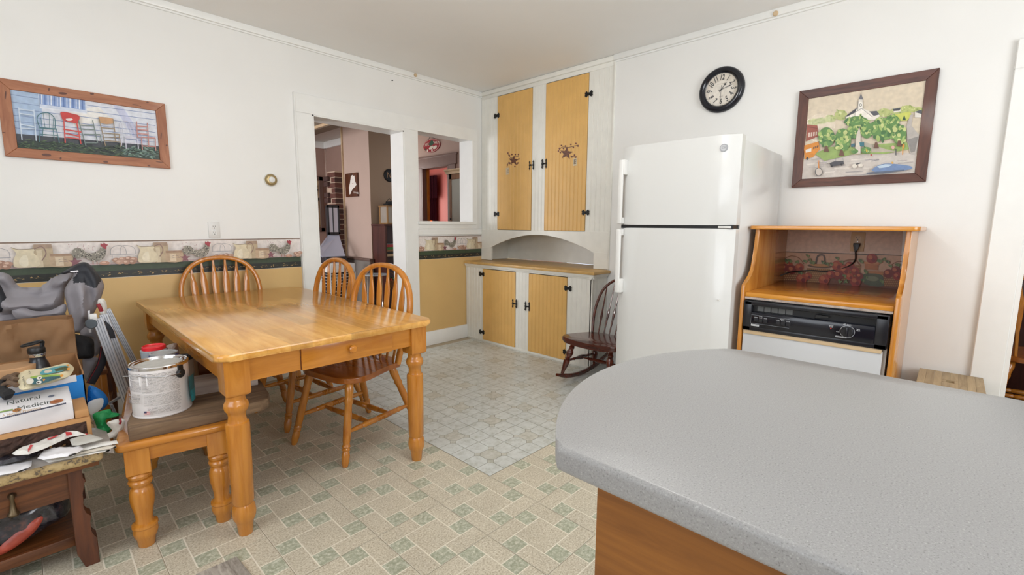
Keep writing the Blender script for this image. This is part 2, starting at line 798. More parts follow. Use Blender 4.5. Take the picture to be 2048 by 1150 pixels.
wood('dark_oak', '43210f', '7d4a25', 'x', 34, 0.4, 0.15, stretch=12, wavy=1.4)
wood('dark_oak_z', '3a1c0f', '6b3a20', 'z', 34, 0.4, 0.15, stretch=12)
wood('mahogany', '35120b', '6e2f1c', 'x', 22, 0.18, 0.5)
wood('weathered', '4a382a', '94785b', 'x', 30, 0.8, 0, stretch=12, contrast=(0.25, 0.75))
wood('weathered_end', '8a7862', 'b39f86', 'z', 60, 0.85, 0, stretch=2)
wood('whitewashed', '9a8a80', 'c4b5aa', 'x', 30, 0.8, 0, stretch=10)
wood('box_brown', '6b3a1a', '8e5327', 'x', 18, 0.45, 0.1)
wood('frame_oak', '8d5334', 'b57a55', 'x', 30, 0.5, 0.05, stretch=8)
wood('frame_oak_z', '8d5334', 'b57a55', 'z', 30, 0.5, 0.05, stretch=8)
wood('frame_walnut', '3c211a', '6d4030', 'y', 30, 0.45, 0.1)
wood('frame_walnut_z', '3c211a', '6d4030', 'z', 30, 0.45, 0.1)
wood('butcher_block', '8e7a5c', 'b7a27e', 'x', 34, 0.55, 0, stretch=10)
wood('butcher_block_light', 'a08a68', 'c2ad88', 'x', 34, 0.55, 0, stretch=10)
speckle('counter_grey', ['686766', '969594', '9a9998', 'b8b7b5'], 420, 0.36, stops=[0.28, 0.42, 0.58, 0.75])
speckle('tile_tan', ['9d9179', 'c9c0ab', 'dfd9ca'], 150, 0.38, big=0.07, bigscale=5)
speckle('tile_green', ['979a84', 'adb09a', 'd2d2c2'], 70, 0.36, big=0.05, bigscale=9, stops=[0.35, 0.5, 0.66])
plain('tile_grout', 'e8e1d0', 0.45, coords='World', var=0.05, scale=20)
speckle('tile_white', ['b4b6ad', 'cbcec9', 'd6d9d5'], 22, 0.3, big=0.05, bigscale=3)
speckle('tile_marble', ['acab9d', 'c0bfb4', 'cfcec6'], 26, 0.3, big=0.06, bigscale=3)
plain('tile_seam', '8b8a7a', 0.5, coords='World')
plain('subfloor', 'b9ab92', 0.6, coords='World')

# ------------------------------------------------------------------ setting: the room shell
YA, XB, CZ = 3.761, 3.469, 2.605
XL, YR = -1.75, -2.25           # walls behind the camera
WT = 0.17

bm = NB()
box(bm, XL - 0.1, YR - 0.1, -0.08, XB + 0.1, YA + WT, -0.002)
floor = struct(obj('floor', bm, 'subfloor', smooth=0))

# printed vinyl squares, 0.305 m: beige block pattern and, beyond a straight seam, grey octagon pattern
TS, TX, TY = 0.305, 0.848, 1.525


def tile_piece(bm, pts, z, mi, gap):
    """flat raised piece, drawn in from its joints"""
    cx = sum(p[0] for p in pts) / len(pts)
    cy = sum(p[1] for p in pts) / len(pts)
    n = len(pts)
    q = []
    for i in range(n):
        a, b, c = Vector(pts[i - 1]), Vector(pts[i]), Vector(pts[(i + 1) % n])
        e1, e2 = (b - a).normalized(), (c - b).normalized()
        n1, n2 = Vector((-e1.y, e1.x)), Vector((-e2.y, e2.x))
        bis = (n1 + n2)
        bis = bis / max(0.3, bis.length_squared) * 2
        q.append(b + bis * gap)
    top = [bm.verts.new((p.x, p.y, z)) for p in q]
    bot = [bm.verts.new((p.x, p.y, 0)) for p in q]
    f = bm.faces.new(top)
    f.material_index = mi
    for i in range(n):
        g = bm.faces.new((bot[i], bot[(i + 1) % n], top[(i + 1) % n], top[i]))
        g.material_index = mi


def beige_tile():
    bm = NB()
    g = TS - 0.0014
    f = bm.faces.new([bm.verts.new(p) for p in ((0.0007, 0.0007, 0), (g, 0.0007, 0), (g, g, 0), (0.0007, g, 0))])
    f.material_index = 0
    c = TS / 4

    def R(u0, v0, u1, v1, mi):
        tile_piece(bm, [(u0 * c, v0 * c), (u1 * c, v0 * c), (u1 * c, v1 * c), (u0 * c, v1 * c)], 0.0007, mi, 0.0024)
    R(1, 1, 3, 3, 1)
    R(0, 0, 1, 2, 1)
    R(2, 0, 4, 1, 1)
    R(3, 2, 4, 4, 1)
    R(0, 3, 2, 4, 1)
    for u, v in ((1, 0), (3, 1), (2, 3), (0, 2)):
        R(u, v, u + 1, v + 1, 2)
    return bm


def grey_tile():
    bm = NB()
    g = TS - 0.0015
    f = bm.faces.new([bm.verts.new(p) for p in ((0.001, 0.001, 0), (g, 0.001, 0), (g, g, 0), (0.001, g, 0))])
    f.material_index = 0
    c = TS / 3
    k = 0.021
    for i in range(3):
        for j in range(3):
            x0, x1, y0, y1 = i * c, (i + 1) * c, j * c, (j + 1) * c
            pts = []
            # clip each corner that falls on one of the four inner crossings
            for (x, y, dx, dy) in ((x0, y0, 1, 1), (x1, y0, -1, 1), (x1, y1, -1, -1), (x0, y1, 1, -1)):
                inner = 0.01 < x < TS - 0.01 and 0.01 < y < TS - 0.01
                if not inner:
                    pts.append((x, y))
                elif (dx, dy) in ((1, 1), (-1, -1)):
                    pts += [(x, y + dy * k), (x + dx * k, y)]
                else:
                    pts += [(x + dx * k, y), (x, y + dy * k)]
            tile_piece(bm, pts, 0.0007, 2 if (i, j) == (1, 1) else 1, 0.0016)
    for i in (1, 2):
        for j in (1, 2):
            x, y = i * c, j * c
            tile_piece(bm, [(x - k, y), (x, y - k), (x + k, y), (x, y + k)], 0.0007, 2, 0.0011)
    return bm


def in_view(x, y, margin=260):
    v = Vector((x, y, 0)) - CAM
    d = v.dot(_F)
    if d < 0.3:
        return False
    px, py = 1024 + F_PX * v.dot(_R) / d, 575 - F_PX * v.dot(_U) / d
    return -margin < px < 2048 + margin and -200 < py < 1150 + margin


proto_b = proto_g = None
n_t = 0
for i in range(-9, 9):
    for j in range(-8, 8):
        x, y = TX + i * TS, TY + j * TS
        if not (XL < x + 0.15 < XB and YR < y + 0.15 < YA - 0.02):
            continue
        if not any(in_view(x + a, y + b) for a in (0, TS) for b in (0, TS)):
            continue
        grey = x > 1.4 and y > 1.5
        if grey:
            if proto_g is None:
                proto_g = obj('vinyl_tile', grey_tile(), ['tile_seam', 'tile_white', 'tile_marble'], floor, smooth=0)
                o = proto_g
            else:
                o = share('vinyl_tile', proto_g, floor)
        else:
            if proto_b is None:
                proto_b = obj('vinyl_tile', beige_tile(), ['tile_grout', 'tile_tan', 'tile_green'], floor, smooth=0)
                o = proto_b
            else:
                o = share('vinyl_tile', proto_b, floor)
        o.location = (x, y, 0)
        n_t += 1

bm = NB()
box(bm, XL - 0.1, YR - 0.1, CZ, XB + 0.1, YA + WT, CZ + 0.08)
struct(obj('ceiling', bm, 'ceiling_white', smooth=0))

# wall with the doorway and the pass-through
DX0, DX1, DZ = 1.637, 2.487, 2.078
PX0, PX1, PZ0, PZ1 = 2.62, 3.335, 1.248, 2.118
ZY = 0.876
bm = NB()


def wbox(x0, x1, z0, z1):
    for a, b, m in ((z0, min(z1, ZY), 1), (max(z0, ZY), z1, 0)):
        if b > a + 1e-4:
            box(bm, x0, YA, a, x1, YA + WT, b, m)


wbox(XL - 0.1, DX0, 0, CZ)
wbox(DX0, DX1, DZ, CZ)
wbox(DX1, PX0, 0, CZ)
wbox(PX0, PX1, 0, PZ0)
wbox(PX0, PX1, PZ1, CZ)
wbox(PX1, XB + 0.6, 0, CZ)
wall_left = struct(obj('wall_left', bm, ['wall_white', 'wall_yellow'], smooth=0))

# wall on the right with its own doorway (casing at the picture's edge)
RY0, RY1, RZ = -0.262, -1.12, 2.03
bm = NB()
box(bm, XB, 2.147, 0, XB + WT, RY0, CZ)
box(bm, XB, RY0, RZ, XB + WT, RY1, CZ)
box(bm, XB, RY1, 0, XB + WT, YR - 0.1, CZ)
wall_right = struct(obj('wall_right', bm, 'wall_white', smooth=0))

# walls behind the camera, each with a window
bm = NB()
box(bm, XL - 0.1, YR - 0.1, 0, XB + 0.1, YR, 0.75)
box(bm, XL - 0.1, YR - 0.1, 2.35, XB + 0.1, YR, CZ)
box(bm, XL - 0.1, YR - 0.1, 0.75, -0.2, YR, 2.35)
box(bm, 2.4, YR - 0.1, 0.75, XB + 0.1, YR, 2.35)
struct(obj('wall_rear', bm, 'wall_white', smooth=0))
bm = NB()
box(bm, XL - 0.1, YR, 0, XL, YA, 0.85)
box(bm, XL - 0.1, YR, 2.35, XL, YA, CZ)
box(bm, XL - 0.1, YR, 0.85, XL, -0.3, 2.35)
box(bm, XL - 0.1, 2.1, 0.85, XL, YA, 2.35)
struct(obj('wall_side', bm, 'wall_white', smooth=0))
for nm, vert in (('window_1', False), ('window_2', True)):
    bm = NB()
    a0, a1, z0, z1 = (-0.2, 2.4, 0.75, 2.35) if not vert else (-0.3, 2.1, 0.85, 2.35)
    for q in ((a0, z0, a1, z0 + 0.06), (a0, z1 - 0.06, a1, z1), (a0, z0, a0 + 0.06, z1), (a1 - 0.06, z0, a1, z1),
              ((a0 + a1) / 2 - 0.03, z0, (a0 + a1) / 2 + 0.03, z1), (a0, (z0 + z1) / 2 - 0.02, a1, (z0 + z1) / 2 + 0.02)):
        if vert:
            box(bm, XL - 0.08, q[0], q[1], XL - 0.04, q[2], q[3])
        else:
            box(bm, q[0], YR - 0.08, q[1], q[2], YR - 0.04, q[3])
    struct(obj(nm, bm, 'trim_white', smooth=0))

# casings and boards
_tn = [0]


def trim(boxes, bev=0.003, m='trim_white'):
    _tn[0] += 1
    bm = NB()
    for b in boxes:
        box(bm, *b, bev=bev, seg=1)
    return struct(obj('trim_%d' % _tn[0], bm, m))


F0 = YA - 0.022
trim([(1.514, F0, 0.0, DX0 + 0.004, YA + 0.001, 2.075)])                         # left leg of the doorway
trim([(1.514, F0, 2.07, 2.4835, YA + 0.001, 2.212), (2.4825, F0, 2.092, 3.389, YA + 0.001, 2.212)], 0.001)                             # head across both openings
trim([(DX1 - 0.004, F0, 0.0, PX0 + 0.002, YA + 0.001, 2.092)])                   # post between
trim([(3.322, F0, 1.176, 3.389, YA + 0.001, 2.092)])                             # right leg of the pass-through
trim([(PX0 + 0.002, F0 - 0.012, PZ0 - 0.028, 3.36, YA + 0.04, PZ0 + 0.004), (PX0 + 0.002, F0 + 0.002, 1.176, 3.389, YA + 0.001, PZ0 - 0.028)])
trim([(PX0 + 0.002, F0 + 0.006, 1.118, 3.46, YA + 0.001, 1.176)], 0.004)
trim([(1.505, F0 - 0.006, 0.0, 1.514, YA + 0.001, 2.215)], 0.002)                # back band
# linings of the openings
trim([(DX0, YA - 0.02, 0, DX0 + 0.018, YA + WT + 0.02, DZ), (DX1 - 0.018, YA - 0.02, 0, DX1, YA + WT + 0.02, DZ), (DX0, YA - 0.02, DZ - 0.018, DX1, YA + WT + 0.02, DZ + 0.002)], 0.001)
trim([(PX0 - 0.002, YA - 0.02, PZ0, PX0 + 0.016, YA + WT + 0.02, PZ1), (PX1 - 0.016, YA - 0.02, PZ0, PX1 + 0.002, YA + WT + 0.02, PZ1),
      (PX0, YA - 0.02, PZ1 - 0.016, PX1, YA + WT + 0.02, PZ1 + 0.002), (PX0, YA - 0.01, PZ0 - 0.01, PX1, YA + WT + 0.02, PZ0 + 0.006)], 0.001)
# right-hand doorway
trim([(XB - 0.024, RY0, 0, XB + 0.001, -0.141, 2.0), ], 0.004)
trim([(XB - 0.024, RY1 - 0.12, 2.0, XB + 0.001, -0.141, 2.142), ], 0.004)
trim([(XB - 0.024, RY1 - 0.12, 0, XB + 0.001, RY1, 2.0), ], 0.004)
trim([(XB - 0.02, RY0 - 0.018, 0, XB + WT + 0.02, RY0, RZ), (XB - 0.02, RY1, 0, XB + WT + 0.02, RY1 + 0.018, RZ), (XB - 0.02, RY1, RZ - 0.018, XB + WT + 0.02, RY0, RZ + 0.002)], 0.001)

# crown strips with their little wooden pegs
for nm, b in (('crown_left', (XL, YA - 0.026, CZ - 0.045, XB, YA + 0.001, CZ + 0.001)), ('crown_right', (XB - 0.026, YR, CZ - 0.045, XB + 0.001, 2.147, CZ + 0.001))):
    _tn[0] += 1
    bm = NB()
    box(bm, *b, bev=0.006, seg=2)
    if nm == 'crown_left':
        box(bm, XL, YA - 0.012, CZ - 0.056, XB, YA + 0.001, CZ - 0.043, 0)
    else:
        box(bm, XB - 0.012, YR, CZ - 0.056, XB + 0.001, 2.147, CZ - 0.043, 0)
    o = struct(obj('trim_%d' % _tn[0], bm, 'trim_white'))
    bm = NB()
    if nm == 'crown_left':
        lathe(bm, [(0, 0.016), (0.7, 0.016), (1, 0.011)], (2.615, YA - 0.02, CZ - 0.02), (2.615, YA - 0.042, CZ - 0.024), 12)
    else:
        lathe(bm, [(0, 0.016), (0.7, 0.016), (1, 0.011)], (XB - 0.02, 0.958, CZ - 0.03), (XB - 0.04, 0.958, CZ - 0.034), 12)
    obj('wooden_peg', bm, 'ivory_plastic', o)

# skirting
bm = NB()
box(bm, PX0, YA - 0.02, 0, 3.24, YA + 0.001, 0.144, bev=0.004)
box(bm, XL, YA - 0.02, 0, 1.512, YA + 0.001, 0.144, bev=0.004)
struct(obj('baseboard_left', bm, 'trim_white'))

# ------------------------------------------------------------------ wallpaper border with roosters, jugs and eggs
A_ = lambda x, z: (x, YA, z)


def border(x0, x1, phase, name):
    P = Print(A_, (0, -1, 0), start=0.0012)
    P.rect(x0, 0.878, x1, 1.104, 'e9e0da')
    P.rect(x0, 1.098, x1, 1.105, '7c6350')
    P.rect(x0, 0.955, x1, 0.972, 'd9c4c2')
    P.rect(x0, 0.920, x1, 0.960, '3f4d38')
    P.rect(x0, 0.878, x1, 0.921, '292b27')
    rnd = random.Random(3)
    x = x0
    while x < x1 - 0.02:
        for k in range(5):
            P.ell(x + rnd.uniform(0, 0.05), rnd.uniform(0.890, 0.912), 0.0045, 0.0016, 'c2a16a', rnd.uniform(-0.6, 0.6), 8)
        P.line([(x, 0.898), (x + 0.03, 0.904), (x + 0.055, 0.897)], 0.0012, '7e6f47')
        x += 0.075
    k0 = int(math.floor((x0 - phase) / 0.5385)) - 1
    for k in range(k0, k0 + 8):
        r = phase + k * 0.5385
        S = []

        def ok(a, b):
            return r + a > x0 + 0.001 and r + b < x1 - 0.001

        def ell(a, b, ra, rb, c, rot=0.0, n=16):
            if ok(a - ra, a + ra):
                P.ell(r + a, b, ra, rb, c, rot, n)

        def poly(pts, c, s=0):
            pts2 = [(min(max(r + p[0], x0), x1), p[1]) for p in pts]
            if max(p[0] for p in pts2) - min(p[0] for p in pts2) > 0.004:
                P.poly(pts2, c, s if ok(min(p[0] for p in pts), max(p[0] for p in pts)) else 0)

        def ln(pts, w, c, s=4):
            if ok(min(p[0] for p in pts), max(p[0] for p in pts)):
                P.line([(r + p[0], p[1]) for p in pts], w, c, s)
        # speckled berries
        for q in range(46):
            a, b = -0.11 + rnd.random() * 0.12, 1.01 + rnd.random() * 0.08
            ell(a, b, 0.0018, 0.0018, 'a4606c', 0, 6)
        # wire basket with eggs
        for dx in (-0.022, 0.022):
            ln([(0.10 + dx, 1.02), (0.105 + dx, 1.06), (0.135 + dx * 0.6, 1.078), (0.17 + dx, 1.06), (0.175 + dx, 1.02)], 0.0022, '8a8a90')
        ln([(0.08, 1.022), (0.20, 1.022)], 0.0025, '8f9098', 1)
        ln([(0.085, 1.015), (0.075, 0.962), (0.205, 0.962), (0.195, 1.015)], 0.0018, '9a9aa0', 1)
        for (a, b, c) in ((0.10, 0.988, 'a9836f'), (0.13, 0.992, 'b99380'), (0.16, 0.994, 'a37c69'), (0.186, 0.988, 'b8907c'), (0.115, 0.974, 'c29d88'), (0.148, 0.972, 'b08974'), (0.178, 0.972, 'a47d6a')):
            ell(a, b, 0.019, 0.014, c)
            ell(a - 0.004, b + 0.004, 0.009, 0.006, 'd5b6a2', 0, 10)
        ell(0.045, 0.972, 0.024, 0.012, 'bf927c')
        ell(0.042, 0.976, 0.011, 0.005, 'dcb7a3', 0, 10)
        # tall crock behind, then pitcher, then low crock
        poly([(0.292, 0.962), (0.288, 1.085), (0.300, 1.090), (0.358, 1.090), (0.366, 1.082), (0.368, 0.962)], 'b9a688')
        poly([(0.292, 1.068), (0.292, 1.092), (0.364, 1.092), (0.364, 1.068)], 'a8907a')
        poly([(0.300, 0.962), (0.300, 1.06), (0.322, 1.06), (0.322, 0.962)], 'd2c3a6')
        ln([(0.292, 1.066), (0.325, 1.078), (0.338, 1.04), (0.318, 1.00)], 0.005, '8a6f66')
        poly([(0.218, 0.966), (0.206, 0.985), (0.212, 1.02), (0.222, 1.045), (0.205, 1.078), (0.232, 1.066), (0.292, 1.066), (0.288, 1.045), (0.304, 1.02), (0.308, 0.985), (0.292, 0.966)], 'ddd0b2', 3)
        poly([(0.235, 0.975), (0.228, 1.0), (0.245, 1.03), (0.262, 1.03), (0.262, 0.975)], 'e9dfc6', 3)
        ln([(0.205, 1.078), (0.232, 1.066), (0.292, 1.068)], 0.003, '8c7a60')
        poly([(0.355, 0.962), (0.350, 1.0), (0.356, 1.032), (0.44, 1.032), (0.445, 1.0), (0.438, 0.962)], 'bfa689', 2)
        poly([(0.352, 1.022), (0.352, 1.036), (0.442, 1.036), (0.442, 1.022)], 'a5876e')
        poly([(0.372, 0.966), (0.372, 1.016), (0.405, 1.016), (0.405, 0.966)], 'd9c7ac')
        ln([(0.385, 1.0), (0.40, 1.004), (0.42, 0.998)], 0.002, '8d7b78')
        ln([(0.385, 0.988), (0.405, 0.991), (0.425, 0.986)], 0.002, '8d7b78')
        # barn star
        c0, b0 = 0.455, 0.985
        poly([(c0 + (0.032 if q % 2 == 0 else 0.013) * math.sin(q * math.pi / 5), b0 + (0.032 if q % 2 == 0 else 0.013) * math.cos(q * math.pi / 5)) for q in range(10)], '8a5a62')
        # rooster
        ln([(-0.005, 1.0), (-0.008, 0.966)], 0.004, 'a87460')
        ln([(0.012, 1.0), (0.010, 0.966)], 0.004, 'a87460')
        body = [(-0.088, 1.012), (-0.094, 1.042), (-0.078, 1.066), (-0.05, 1.062), (-0.032, 1.04), (-0.004, 1.034), (0.024, 1.05), (0.040, 1.078), (0.056, 1.080), (0.060, 1.055), (0.054, 1.02), (0.034, 0.995), (0.004, 0.984), (-0.022, 0.994), (-0.036, 1.012), (-0.056, 1.008)]
        poly(body, '8f897c', 3)
        bl = [(r + a, b) for a, b in body]
        m = 0
        while m < 90:
            a, b = -0.095 + rnd.random() * 0.155, 0.985 + rnd.random() * 0.095
            if _inside((r + a, b), bl):
                ell(a, b, 0.0032, 0.0024, '35322e' if m % 2 else 'd2ccbd', rnd.random() * 3, 6)
                m += 1
            elif not ok(a - 0.01, a + 0.01):
                m += 1
        poly([(0.034, 1.078), (0.036, 1.094), (0.046, 1.086), (0.052, 1.097), (0.060, 1.087), (0.070, 1.084), (0.062, 1.072), (0.060, 1.055), (0.052, 1.060)], 'a23b45')
    return P.build(name, wall_left)


border(XL + 0.02, 1.503, 0.272, 'wallpaper_border')
border(2.622, 3.462, 2.4975, 'wallpaper_border')
# ------------------------------------------------------------------ built-in cupboard of beaded boards
def beaded(bm, y0, y1, z0, z1, x, mi=0, pitch=0.048, depth=0.018, face='x'):
    """boards with a V joint and a bead, facing -x (or -y for face='y')"""
    n = max(1, round(abs(y1 - y0) / pitch))
    st = (y1 - y0) / n
    prof = []
    for i in range(n):
        a = y0 + st * i
        s = 1 if st > 0 else -1
        prof += [(a, 0.0024), (a + s * 0.003, 0.0), (a + st * 0.78, 0.0), (a + st * 0.78 + s * 0.0015, 0.0014), (a + st * 0.86, -0.0004), (a + st - s * 0.003, 0.0)]
    prof.append((y1, 0.0024))
    lo, hi = [], []
    for a, d in prof:
        p = (x + d, a) if face == 'x' else (a, x + d)
        lo.append(bm.verts.new((p[0], p[1], z0)))
        hi.append(bm.verts.new((p[0], p[1], z1)))
    for i in range(len(prof) - 1):
        f = bm.faces.new((lo[i], lo[i + 1], hi[i + 1], hi[i]))
        f.material_index = mi
    if face == 'x':
        box(bm, x + 0.004, min(y0, y1), z0, x + depth, max(y0, y1), z1, mi)
    else:
        box(bm, min(y0, y1), x + 0.004, z0, max(y0, y1), x + depth, z1, mi)


def hinge(parent, y, z, x, s=1.22):
    bm = NB()
    pts = []
    half = [(0.0, 0.012), (0.010, 0.010), (0.016, 0.020), (0.026, 0.026), (0.030, 0.017), (0.040, 0.014), (0.034, 0.0)]
    pts = half + [(a, -b) for a, b in half[-2::-1]]
    pts += [(-a, -b) for a, b in half[1:]] + [(-a, b) for a, b in half[-2:0:-1]]
    prism(bm, [(y + a * 0.85 * s, z + b * 0.85 * s) for a, b in pts], x - 0.004, x, 'x', bev=0.001, seg=1)
    tube(bm, [(x - 0.004, y, z - 0.012), (x - 0.004, y, z + 0.012)], 0.0035, 8)
    return obj('hinge', bm, 'black_iron', parent)


def latch(parent, y, z, x):
    bm = NB()
    for dy in (-0.024, 0.024):
        prism(bm, [(y + dy - 0.005, z - 0.036), (y + dy, z - 0.046), (y + dy + 0.005, z - 0.036), (y + dy + 0.006, z), (y + dy + 0.005, z + 0.036), (y + dy, z + 0.046), (y + dy - 0.005, z + 0.036), (y + dy - 0.006, z)], x - 0.004, x, 'x')
        for dz in (-0.03, 0, 0.03):
            sph(bm, (x - 0.004, y + dy, z + dz), 0.0075, seg=8, rings=5)
    box(bm, x - 0.008, y - 0.03, z - 0.005, x - 0.002, y + 0.03, z + 0.005)
    sph(bm, (x - 0.014, y + 0.005, z), 0.009, seg=10, rings=6)
    return obj('latch', bm, 'black_iron', parent)


UC = thing('built_in_cupboard', 'tall built-in cupboard of white beaded boards with two yellow doors above an arched niche', 'cupboard', (XB, 2.95, 1.17))
o_ = Vector((XB, 2.95, 1.17))


def loc(o):
    """keep world-built geometry where it is under a shifted parent"""
    o.location = -Vector(o.parent.matrix_basis.translation)
    return o


def under(parent, o):
    o.parent = parent
    return o


UC.location = (0, 0, 0)
Z1, ZT = 1.17, 2.52
bm = NB()
bm.free()
for a, b in ((3.513, 3.759), (2.871, 3.04), (2.148, 2.397)):
    bm = NB()
    beaded(bm, a, b, 1.165, 2.56, XB)
    obj('face_boards', bm, 'cabinet_white', UC)
bm = NB()
box(bm, XB - 0.004, 2.148, 2.527, XB + 0.014, 3.759, 2.566, bev=0.002)
box(bm, XB - 0.022, 2.14, 2.562, XB + 0.014, 3.759, CZ - 0.001, bev=0.008)
obj('top_rail', bm, 'cabinet_white', UC)
bm = NB()
box(bm, XB - 0.010, 2.132, 0.842, XB + 0.016, 2.148, 2.56, bev=0.003)
obj('corner_strip', bm, 'cabinet_white', UC)
# arched board over the niche
bm = NB()
pts = [(3.759, 1.168), (3.759, 0.842), (3.606, 0.842), (3.606, 0.984)]
for k in range(1, 24):
    t = k / 24
    y = 3.606 + (2.287 - 3.606) * t
    pts.append((y, 0.980 + 0.148 * math.sin(math.pi * t) ** 0.9))
pts += [(2.287, 0.976), (2.287, 0.842), (2.148, 0.842), (2.148, 1.168)]
prism(bm, pts, XB - 0.006, XB + 0.016, 'x', bev=0.002, seg=1)
obj('arched_board', bm, 'cabinet_white', UC)
for q in ((3.60, 3.759, 0.975), (2.148, 2.29, 0.985)):
    bm = NB()
    box(bm, XB - 0.0085, q[0], 0.842, XB - 0.005, q[1], q[2], bev=0.001, seg=1)
    obj('face_block', bm, 'cabinet_white', UC)
bm = NB()
box(bm, XB + 0.36, 2.148, 0.84, XB + 0.38, 3.759, 1.30)
box(bm, XB + 0.014, 2.13, 0.84, XB + 0.38, 2.15, CZ)
box(bm, XB + 0.014, 3.70, 0.84, XB + 0.38, 3.757, 1.30)
box(bm, XB + 0.014, 2.148, 1.15, XB + 0.38, 3.757, 1.168)
obj('niche_lining', bm, 'cabinet_white', UC)

B_ = lambda x, y: onx(x, y, XB - 0.0085)


def star(P, cx, cy, r, col='5f3a2a'):
    pts = [(cx + (r if q % 2 == 0 else r * 0.42) * math.sin(q * math.pi / 5 + 0.1), cy - (r if q % 2 == 0 else r * 0.42) * math.cos(q * math.pi / 5 + 0.1)) for q in range(10)]
    P.poly(pts, col)
    for q in range(0, 10, 2):
        P.poly([(cx, cy), pts[q], pts[(q + 1) % 10]], '7d5038')


for (a, b, hy, ly, sk) in ((3.513, 3.04, 3.52, 3.035, 0), (2.871, 2.397, 2.389, 2.876, 1)):
    bm = NB()
    beaded(bm, b + 0.0015, a - 0.0015, Z1 + 0.002, ZT, XB - 0.008, 0, 0.047 if sk == 0 else 0.043, 0.02)
    box(bm, XB + 0.004, b - 0.002, Z1 - 0.002, XB + 0.008, a + 0.002, ZT + 0.006, 1)
    d = obj('door', bm, ['cabinet_yellow', 'black'], UC)
    d['label'] = 'yellow beaded board door'
    for z in ((2.335, 1.335) if sk == 0 else (2.345, 1.335)):
        hinge(d, hy, z, XB - 0.008)
    latch(d, ly, 1.80, XB - 0.008)
    P = Print(B_, (-1, 0, 0), start=1e-3)
    if sk == 0:
        P.line([(1016, 308), (1022, 316), (1030, 314), (1038, 312)], 1.2, '7b5a45', 3)
        P.line([(1024, 330), (1018, 324), (1014, 334)], 1.2, '7b5a45', 3)
        for (x, y) in ((1016, 306), (1019, 311), (1024, 309), (1031, 309), (1037, 309), (1038, 318), (1021, 319), (1019, 327), (1015, 330), (1034, 328), (1030, 333), (1036, 326)):
            P.ell(x, y, 1.5, 1.7, '75443a', 0, 8)
        star(P, 1027.5, 321, 10.5)
        P.poly([(1012, 336), (1018, 335), (1018, 349), (1012, 350)], 'cbb798')
        P.text('* *', 1015, 342, 6, '6b5a48', 1.5, flip=-1)
    else:
        P.line([(1118, 300), (1125, 294), (1135, 295), (1145, 293), (1157, 290)], 1.3, '7b5a45', 3)
        P.line([(1141, 312), (1148, 313), (1152, 317)], 1.2, '7b5a45', 3)
        for (x, y) in ((1117, 302), (1119, 297), (1123, 291), (1127, 297), (1131, 292), (1142, 289), (1147, 295), (1152, 287), (1156, 292), (1144, 314), (1149, 310), (1152, 314), (1121, 305)):
            P.ell(x, y, 1.7, 1.7, '75443a', 0, 8)
        star(P, 1133, 306.5, 13.5)
        P.poly([(1147, 317), (1154, 316), (1153.5, 331), (1146.5, 332)], 'd8c8a8')
        P.poly([(1148, 319), (1152.8, 318.5), (1152.4, 328), (1147.6, 328.6)], '8c7a64')
        P.text('* *', 1150.3, 323.5, 6, 'e8dcc4', 1.5, flip=-1)
    s = P.build('star_sticker', d)
    s['label'] = 'rust-coloured barn star sticker with vine and tag'

# base cabinet in front of it
XF = 3.236
BC = thing('base_cabinet', 'low white beaded base cabinet with two yellow doors below the arched niche', 'cabinet', (0, 0, 0))
bm = NB()
box(bm, XF + 0.018, 2.165, 0.0, XB + 0.36, 3.757, 0.80)
box(bm, XF - 0.006, 2.148, 0.0, XF + 0.02, 3.757, 0.022, bev=0.002)
obj('body', bm, 'cabinet_white', BC)
for a, b in ((3.489, 3.757), (2.853, 3.026), (2.148, 2.405)):
    bm = NB()
    beaded(bm, a, b, 0.02, 0.775, XF)
    obj('face_boards', bm, 'cabinet_white', BC)
bm = NB()
beaded(bm, XF, XB - 0.002, 0.0, 0.775, 2.146, face='y')
box(bm, XF - 0.001, 2.143, 0.0, XF + 0.012, 2.155, 0.775, bev=0.001, seg=1)
obj('side_boards', bm, 'cabinet_white', BC)
bm = NB()
prism(bm, [(XF - 0.030, 2.112), (XF - 0.030, 3.757), (XB + 0.36, 3.757), (XB + 0.36, 2.155), (XB - 0.01, 2.155), (XB - 0.01, 2.112)], 0.812, 0.838, 'z', bev=0.005)
c = obj('countertop', bm, 'counter_yellow', BC)
c['label'] = 'worn yellow painted countertop'
bm = NB()
pr = [(0, 0.773), (-0.006, 0.776), (-0.006, 0.784), (-0.013, 0.787), (-0.017, 0.797), (-0.020, 0.805), (-0.020, 0.812), (0.02, 0.812), (0.02, 0.773)]
prism(bm, [(XF + a, z) for a, z in pr], 2.125, 3.757, 'y')
prism(bm, [(2.146 + a, z) for a, z in pr], XF - 0.018, XB - 0.01, 'x')
obj('moulding', bm, 'cabinet_white', BC)
for (a, b, hy, ly, zs) in ((3.489, 3.026, 3.50, 3.028, (0.715, 0.10)), (2.853, 2.405, 2.39, 2.862, (0.675, 0.10))):
    bm = NB()
    beaded(bm, b + 0.0015, a - 0.0015, 0.024, 0.768, XF - 0.008, 0, 0.045, 0.02)
    box(bm, XF + 0.004, b - 0.002, 0.02, XF + 0.008, a + 0.002, 0.772, 1)
    d = obj('door', bm, ['cabinet_yellow', 'black'], BC)
    d['label'] = 'yellow beaded board door'
    for z in zs:
        hinge(d, hy, z, XF - 0.008)
    latch(d, ly, 0.462 if ly > 3 else 0.455, XF - 0.008)

